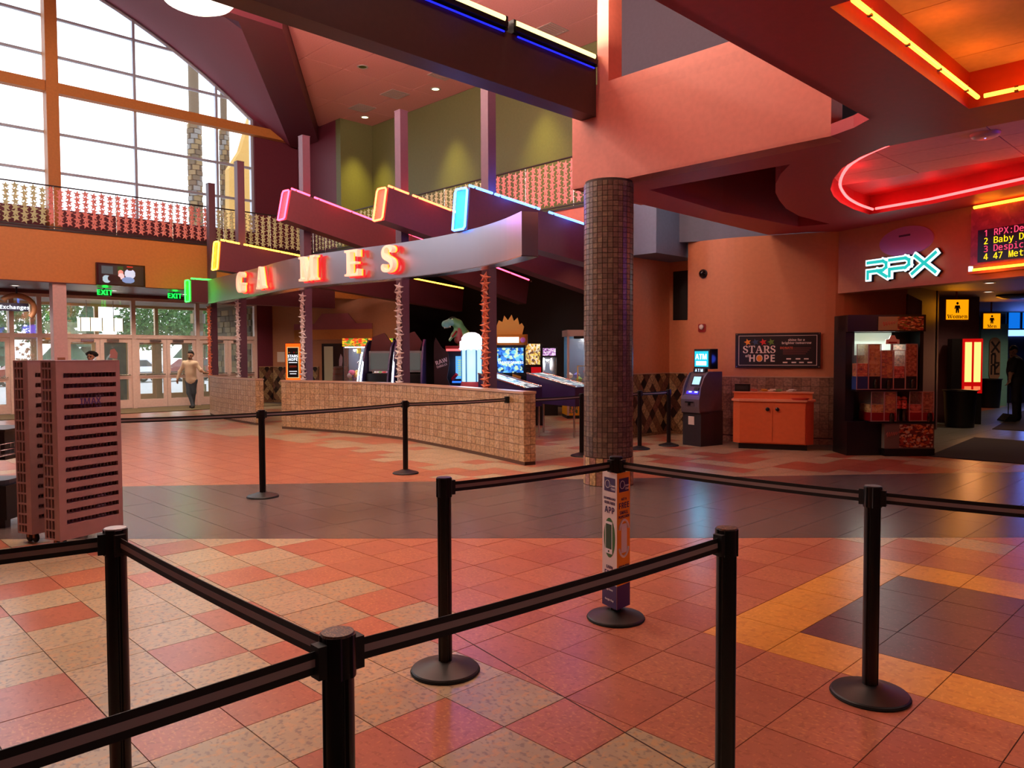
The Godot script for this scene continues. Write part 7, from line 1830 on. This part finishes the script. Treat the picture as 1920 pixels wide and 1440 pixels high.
func people():
	var view := frame(Vector3.ZERO, V(0.713, 0, 0.701)).basis
	var skin := Color(0.36, 0.19, 0.12); var cream := Color(0.62, 0.47, 0.33); var jean := Color(0.055, 0.075, 0.10); var shoe := Color(0.012, 0.010, 0.010); var beard := Color(0.05, 0.03, 0.022)
	# man in a cream shirt leaning on the end of the far counter, one leg in front of the other
	var b := []
	b.append([V(-0.01, 0.95, 0), V(-0.02, 1.12, 0.0), 0.145, 0.15, cream]); b.append([V(-0.02, 1.12, 0), V(-0.03, 1.36, -0.01), 0.15, 0.165, cream])
	b.append([V(-0.03, 1.38, -0.01), V(-0.21, 1.43, -0.01), 0.10, 0.072, cream]); b.append([V(-0.03, 1.38, -0.01), V(0.15, 1.41, -0.01), 0.10, 0.072, cream])
	b.append([V(-0.03, 1.45, -0.01), V(-0.015, 1.56, 0.01), 0.062, 0.056, skin])
	b.append([V(-0.03, 0.88, 0), V(0.04, 0.88, 0), 0.135, 0.13, cream])
	b.append([V(-0.21, 1.41, -0.01), V(-0.36, 1.15, 0.0), 0.062, 0.05, cream]); b.append([V(-0.36, 1.15, 0.0), V(-0.41, 0.93, 0.06), 0.048, 0.038, cream])
	b.append([V(0.15, 1.40, -0.01), V(0.30, 1.20, 0.0), 0.06, 0.05, cream]); b.append([V(0.30, 1.20, 0.0), V(0.42, 1.13, 0.04), 0.046, 0.034, skin])
	b.append([V(-0.09, 0.86, 0), V(-0.05, 0.50, 0.08), 0.098, 0.066, jean]); b.append([V(-0.05, 0.50, 0.08), V(0.07, 0.10, 0.10), 0.064, 0.05, jean])
	b.append([V(0.08, 0.86, 0), V(0.06, 0.50, -0.02), 0.098, 0.066, jean]); b.append([V(0.06, 0.50, -0.02), V(-0.03, 0.12, -0.16), 0.064, 0.05, jean])
	b.append([V(0.075, 0.05, 0.10), V(0.11, 0.04, 0.25), 0.05, 0.04, shoe]); b.append([V(-0.035, 0.05, -0.16), V(-0.05, 0.045, -0.02), 0.05, 0.04, shoe])
	var h := []
	hand(h, V(-0.41, 0.92, 0.06), V(-0.08, -1, 0.1).normalized(), V(1, 0, 0.2).normalized(), skin)
	hand(h, V(0.43, 1.128, 0.045), V(1, -0.05, 0.1).normalized(), V(0, -1, 0.1).normalized(), skin, 0.2)
	var f := []
	face(f, V(-0.01, 1.65, 0.02), V(0.0, -0.08, 1).normalized(), skin, beard)
	var hr := [[V(-0.01, 1.735, -0.02), V(-0.01, 1.70, -0.06), 0.085, 0.088, Color.WHITE], [V(-0.01, 1.755, 0.02), V(-0.01, 1.77, -0.03), 0.06, 0.06, Color.WHITE]]
	figure("person", "man in a cream shirt and jeans leaning by the entrance doors", Transform3D(view, V(9.62, 0, -24.2)), b, h, f, hr, Color(0.05, 0.035, 0.03))
	# person whose head shows above the glasses cart
	var b2 := []
	var top := Color(0.5, 0.5, 0.52)
	b2.append([V(0, 0.92, 0), V(0, 1.32, 0), 0.14, 0.16, top]); b2.append([V(0, 1.36, 0), V(-0.16, 1.38, 0), 0.09, 0.07, top]); b2.append([V(0, 1.36, 0), V(0.16, 1.38, 0), 0.09, 0.07, top])
	b2.append([V(0, 1.4, 0), V(0, 1.54, 0.01), 0.055, 0.05, skin])
	for s in [-1.0, 1.0]:
		b2.append([V(0.17 * s, 1.37, 0), V(0.24 * s, 1.1, 0), 0.055, 0.045, top]); b2.append([V(0.24 * s, 1.1, 0), V(0.25 * s, 0.86, 0.06), 0.042, 0.033, skin])
		b2.append([V(0.08 * s, 0.86, 0), V(0.09 * s, 0.48, 0.02), 0.095, 0.065, jean]); b2.append([V(0.09 * s, 0.48, 0.02), V(0.09 * s, 0.1, 0), 0.06, 0.045, jean]); b2.append([V(0.09 * s, 0.045, 0), V(0.1 * s, 0.04, 0.14), 0.045, 0.038, shoe])
	var h2 := []
	for s in [-1.0, 1.0]: hand(h2, V(0.25 * s, 0.855, 0.065), V(0, -1, 0.2).normalized(), V(-s, 0, 0.2).normalized(), skin)
	var f2 := []
	face(f2, V(0, 1.62, 0.02), V(0.1, -0.05, 1).normalized(), skin, skin)
	var hr2 := []
	for k in 26:
		var a := k * 2.4; var e := 0.1 + 1.3 * (k / 26.0)
		hr2.append([V(cos(a) * cos(e) * 0.10, 1.655 + sin(e) * 0.08, -0.03 + sin(a) * cos(e) * 0.09), V(cos(a) * cos(e) * 0.15, 1.66 + sin(e) * 0.11, -0.03 + sin(a) * cos(e) * 0.12), 0.035, 0.025, Color.WHITE])
	hr2 = hr2.filter(func(q): return not (q[1].z > 0.04 and q[1].y < 1.72))
	figure("person", "person with curly dark hair standing behind the glasses carts", Transform3D(view, V(6.15, 0, -22.0)), b2, h2, f2, hr2, Color(0.03, 0.02, 0.02))
	# staff member in black with a long-handled dustpan
	var bk := Color(0.008, 0.007, 0.009); var sk := Color(0.34, 0.19, 0.14)
	var b3 := []
	b3.append([V(0.02, 0.95, 0), V(0.0, 1.2, 0), 0.17, 0.18, bk]); b3.append([V(0, 1.2, 0), V(-0.01, 1.38, 0), 0.18, 0.17, bk])
	b3.append([V(-0.01, 1.42, 0), V(-0.10, 1.45, 0.10), 0.11, 0.075, bk]); b3.append([V(-0.01, 1.42, 0), V(0.12, 1.44, -0.12), 0.11, 0.08, bk])
	b3.append([V(-0.02, 1.46, 0), V(-0.06, 1.57, 0.01), 0.065, 0.06, sk])
	b3.append([V(-0.10, 1.43, 0.11), V(-0.20, 1.20, 0.14), 0.07, 0.06, bk]); b3.append([V(-0.20, 1.20, 0.14), V(-0.24, 1.02, 0.16), 0.048, 0.035, sk])
	b3.append([V(0.12, 1.42, -0.12), V(0.14, 1.12, -0.14), 0.07, 0.055, bk]); b3.append([V(0.14, 1.12, -0.14), V(0.02, 0.95, -0.24), 0.045, 0.034, sk])
	b3.append([V(-0.01, 0.92, 0.07), V(-0.05, 0.5, 0.09), 0.115, 0.08, bk]); b3.append([V(-0.05, 0.5, 0.09), V(-0.04, 0.1, 0.08), 0.075, 0.06, bk])
	b3.append([V(0.06, 0.92, -0.08), V(0.12, 0.5, -0.08), 0.115, 0.08, bk]); b3.append([V(0.12, 0.5, -0.08), V(0.16, 0.1, -0.10), 0.075, 0.06, bk])
	b3.append([V(-0.04, 0.045, 0.08), V(-0.19, 0.04, 0.10), 0.048, 0.04, shoe]); b3.append([V(0.16, 0.045, -0.10), V(0.01, 0.04, -0.10), 0.048, 0.04, shoe])
	var h3 := []
	hand(h3, V(-0.24, 1.015, 0.16), V(-0.1, -0.75, 0.1).normalized(), V(-1, 0.1, 0).normalized(), sk, 1.1)
	hand(h3, V(0.02, 0.945, -0.24), V(-0.5, -0.8, 0).normalized(), V(-0.6, 0.3, -0.2).normalized(), sk, 0.6)
	var f3 := []
	face(f3, V(-0.09, 1.655, 0.02), V(-0.85, -0.35, 0.4).normalized(), sk, sk)
	var hr3 := [[V(-0.06, 1.735, 0.0), V(-0.05, 1.69, -0.01), 0.085, 0.09, Color.WHITE], [V(-0.10, 1.75, 0.03), V(-0.19, 1.715, 0.07), 0.05, 0.02, Color.WHITE]]
	figure("person", "staff member in black uniform and cap bending over a dustpan in the corridor", Transform3D(view, V(21.62, 0.012, -4.62)), b3, h3, f3, hr3, Color(0.02, 0.018, 0.02))
	var dp := thing("lobby_dustpan", "black long-handled dustpan held by the person in black", "dustpan", Vector3.ZERO)
	dp.transform = Transform3D(view, V(21.62, 0.012, -4.62))
	part(dp, "handle", B.new().tube([V(-0.27, 0.92, 0.17), V(-0.27, 0.14, 0.17)], 0.012, 6), mat("rubber"))
	part(dp, "pan", B.new().ext(pv([-0.44, 0.0, -0.18, 0.0, -0.18, 0.16, -0.30, 0.18, -0.44, 0.03]), 0.3, Transform3D(Basis(), V(0, 0, 0.02))), mat("rubber"))

# ---------------------------------------------------------------- outside the glass
func outdoors():
	struct("ground_paving", B.new().bb(V(-60, -0.35, -150), V(110, -0.02, -29.3)), paint("paving", Color(0.70, 0.68, 0.66), 0.8, 0.06, 0.1)).name = "floor_outdoor"
	# stone-clad columns outside the arched window
	for q in [[13.86, -34.0, 0.24, "left"], [15.2, -34.0, 0.16, "right"]]:
		var c := thing("stone_column", "rough stone column outside the arched window, %s of the two" % q[3], "column", V(q[0], -0.02, q[1]), 0, "stone columns outside")
		var ms := [paint("rock_a"), paint("rock_b"), paint("rock_grey", Color(0.55, 0.53, 0.50), 0.8)]
		part(c, "core", B.new().lathe([Vector2(q[2] * 0.9, 0), Vector2(q[2] * 0.9, 15)], 14), ms[1])
		for j in 40:
			for i in 5:
				if j < 18 and j % 2: continue
				part(c, "stone", B.new().box(V(0, 0, q[2] * 0.92), V(q[2] * 1.15, 0.2 if j >= 18 else 0.42, 0.12), Transform3D(Basis(Vector3.UP, TAU * i / 5 + j * 0.6), V(0, 7.0 + (j - 18) * 0.225 if j >= 18 else j * 0.39 + 0.2, 0))), ms[(i * 7 + j * 3) % 3])
	var yw := B.new().ext(pv([14.8, 0, 19, 0, 19, 14, 16.3, 14, 16.05, 12.6, 15.5, 10.8, 14.95, 9.9]), 0.4, Transform3D(Basis(), V(0, 0, -33.4)))
	one("facade_wing", yw, paint("wing_yellow", Color(0.86, 0.66, 0.30), 0.6), "yellow curved facade wing outside the arched window", "facade")
	# trees
	for q in [[14.0, -62, 8.5, 3.0], [21.0, -60, 6.5, 2.6], [26.5, -64, 7.0, 2.7], [7.0, -60, 7.0, 2.5], [33.0, -72, 9.5, 3.2], [31.0, -60, 6.0, 2.4]]:
		tree(V(q[0], -0.02, q[1]), q[2], q[3])
	# conifers
	for k in 12:
		var x := 8.0 + k * 4.6; var hh := 9.0 + 3.0 * sin(k * 2.3)
		conifer(V(x, -0.02, -92 - 6 * sin(k * 1.7)), hh)
	# parked cars
	var cars := [[16.3, -51.0, 0.15, Color(0.88, 0.88, 0.90), "white"], [20.8, -52.0, 0.2, Color(0.46, 0.04, 0.07), "dark red"], [10.9, -50.5, 0.1, Color(0.5, 0.05, 0.07), "red"], [25.5, -55.0, 0.2, Color(0.75, 0.78, 0.82), "silver"], [5.4, -50.0, 0.0, Color(0.20, 0.26, 0.36), "blue grey"], [14.0, -57.5, 0.2, Color(0.16, 0.2, 0.26), "dark blue"]]
	for q in cars: car(V(q[0], -0.02, q[1]), q[2], q[3], q[4])

func tree(at: Vector3, h: float, r: float):
	var t := thing("street_tree", "leafy green tree in the car park seen through the entrance doors", "tree", at, 0, "leafy trees in the car park")
	part(t, "trunk", B.new().tube([V(0, 0, 0), V(0.05, h * 0.3, 0.05), V(0, h * 0.6, 0)], 0.13, 7), paint("bark", Color(0.30, 0.22, 0.16), 0.9))
	var st := SurfaceTool.new(); st.begin(Mesh.PRIMITIVE_TRIANGLES); st.set_smooth_group(-1)
	var g := RandomNumberGenerator.new(); g.seed = int(at.x * 100)
	for k in 2600:
		var d := V(g.randfn(), g.randfn(), g.randfn()).normalized() * r * pow(g.randf(), 0.33)
		var c := V(d.x, h * 0.62 + d.y * h * 0.36 / r * (1.0 if d.y > 0 else 0.85), d.z)
		c += V(sin(c.y * 2.1 + k % 7) * 0.25, 0, cos(c.y * 1.7 + k % 5) * 0.25)
		var u := V(g.randfn(), g.randfn(), g.randfn()).normalized() * 0.22; var v := V(g.randfn(), g.randfn(), g.randfn()).normalized() * 0.2
		st.add_vertex(c - u); st.add_vertex(c + u); st.add_vertex(c + v)
	st.generate_normals()
	var m := paint("leaf_green", Color(0.36, 0.56, 0.22), 0.6, 0.25, 0.4)
	m.cull_mode = BaseMaterial3D.CULL_DISABLED
	m.backlight_enabled = true; m.backlight = Color(0.35, 0.5, 0.15)
	stuff(part(t, "foliage", st.commit(), m))
func conifer(at: Vector3, h: float):
	var t := thing("conifer", "distant dark conifer on the skyline beyond the car park", "tree", at, 0, "distant conifers")
	var b := B.new()
	for k in 5: b.lathe([Vector2(h * (0.22 - 0.035 * k), h * (0.12 + 0.16 * k)), Vector2(h * (0.10 - 0.017 * k), h * (0.26 + 0.16 * k)), Vector2(0.001, h * (0.36 + 0.16 * k))], 9)
	part(t, "needles", b, paint("needle", Color(0.22, 0.36, 0.22), 0.8, 0.2, 0.4))
	part(t, "trunk", B.new().tube([V(0, 0, 0), V(0, h * 0.3, 0)], 0.18, 6), paint("bark"))
func car(at: Vector3, turn: float, col: Color, cname: String):
	var t := thing("parked_car", "%s parked car seen through the entrance doors" % cname, "car", at, turn, "parked cars")
	var sx := Transform3D(Basis(), V(0, 0, -0.88))
	part(t, "body", B.new().ext(pv([-2.2, 0.35, -2.25, 0.7, -2.1, 0.92, -1.3, 0.98, -0.75, 1.0, 1.6, 1.0, 2.1, 0.9, 2.25, 0.6, 2.2, 0.32]), 1.76, sx), mat("car_" + cname, col, 0.25))
	part(t, "cabin", B.new().ext(pv([-1.25, 0.98, -0.55, 1.46, 0.9, 1.48, 1.55, 1.0]), 1.56, Transform3D(Basis(), V(0, 0, -0.78))), mat("car_" + cname))
	part(t, "side_windows", B.new().ext(pv([-1.0, 1.02, -0.5, 1.40, 0.85, 1.42, 1.3, 1.02]), 1.60, Transform3D(Basis(), V(0, 0, -0.80))), mat("car_glass", Color(0.12, 0.15, 0.18), 0.1))
	for x in [-1.4, 1.4]:
		for z in [-0.8, 0.8]:
			var w := part(t, "wheel", B.new().lathe([Vector2(0.001, -0.1), Vector2(0.30, -0.1), Vector2(0.33, -0.07), Vector2(0.33, 0.07), Vector2(0.30, 0.1), Vector2(0.001, 0.1)], 18, Transform3D(Basis(Vector3.RIGHT, PI / 2), V(x, 0.33, z))), mat("rubber"))
			part(w, "hub_cap", B.new().lathe([Vector2(0.19, -0.11), Vector2(0.19, 0.11), Vector2(0.001, 0.12)], 12, Transform3D(Basis(Vector3.RIGHT, PI / 2), V(x, 0.33, z))), mat("steel"))
	for z in [-0.6, 0.6]: part(t, "tail_light", B.new().box(V(2.2, 0.75, z), V(0.08, 0.14, 0.3)), mat("tail_red", Color(0.6, 0.05, 0.05), 0.3))
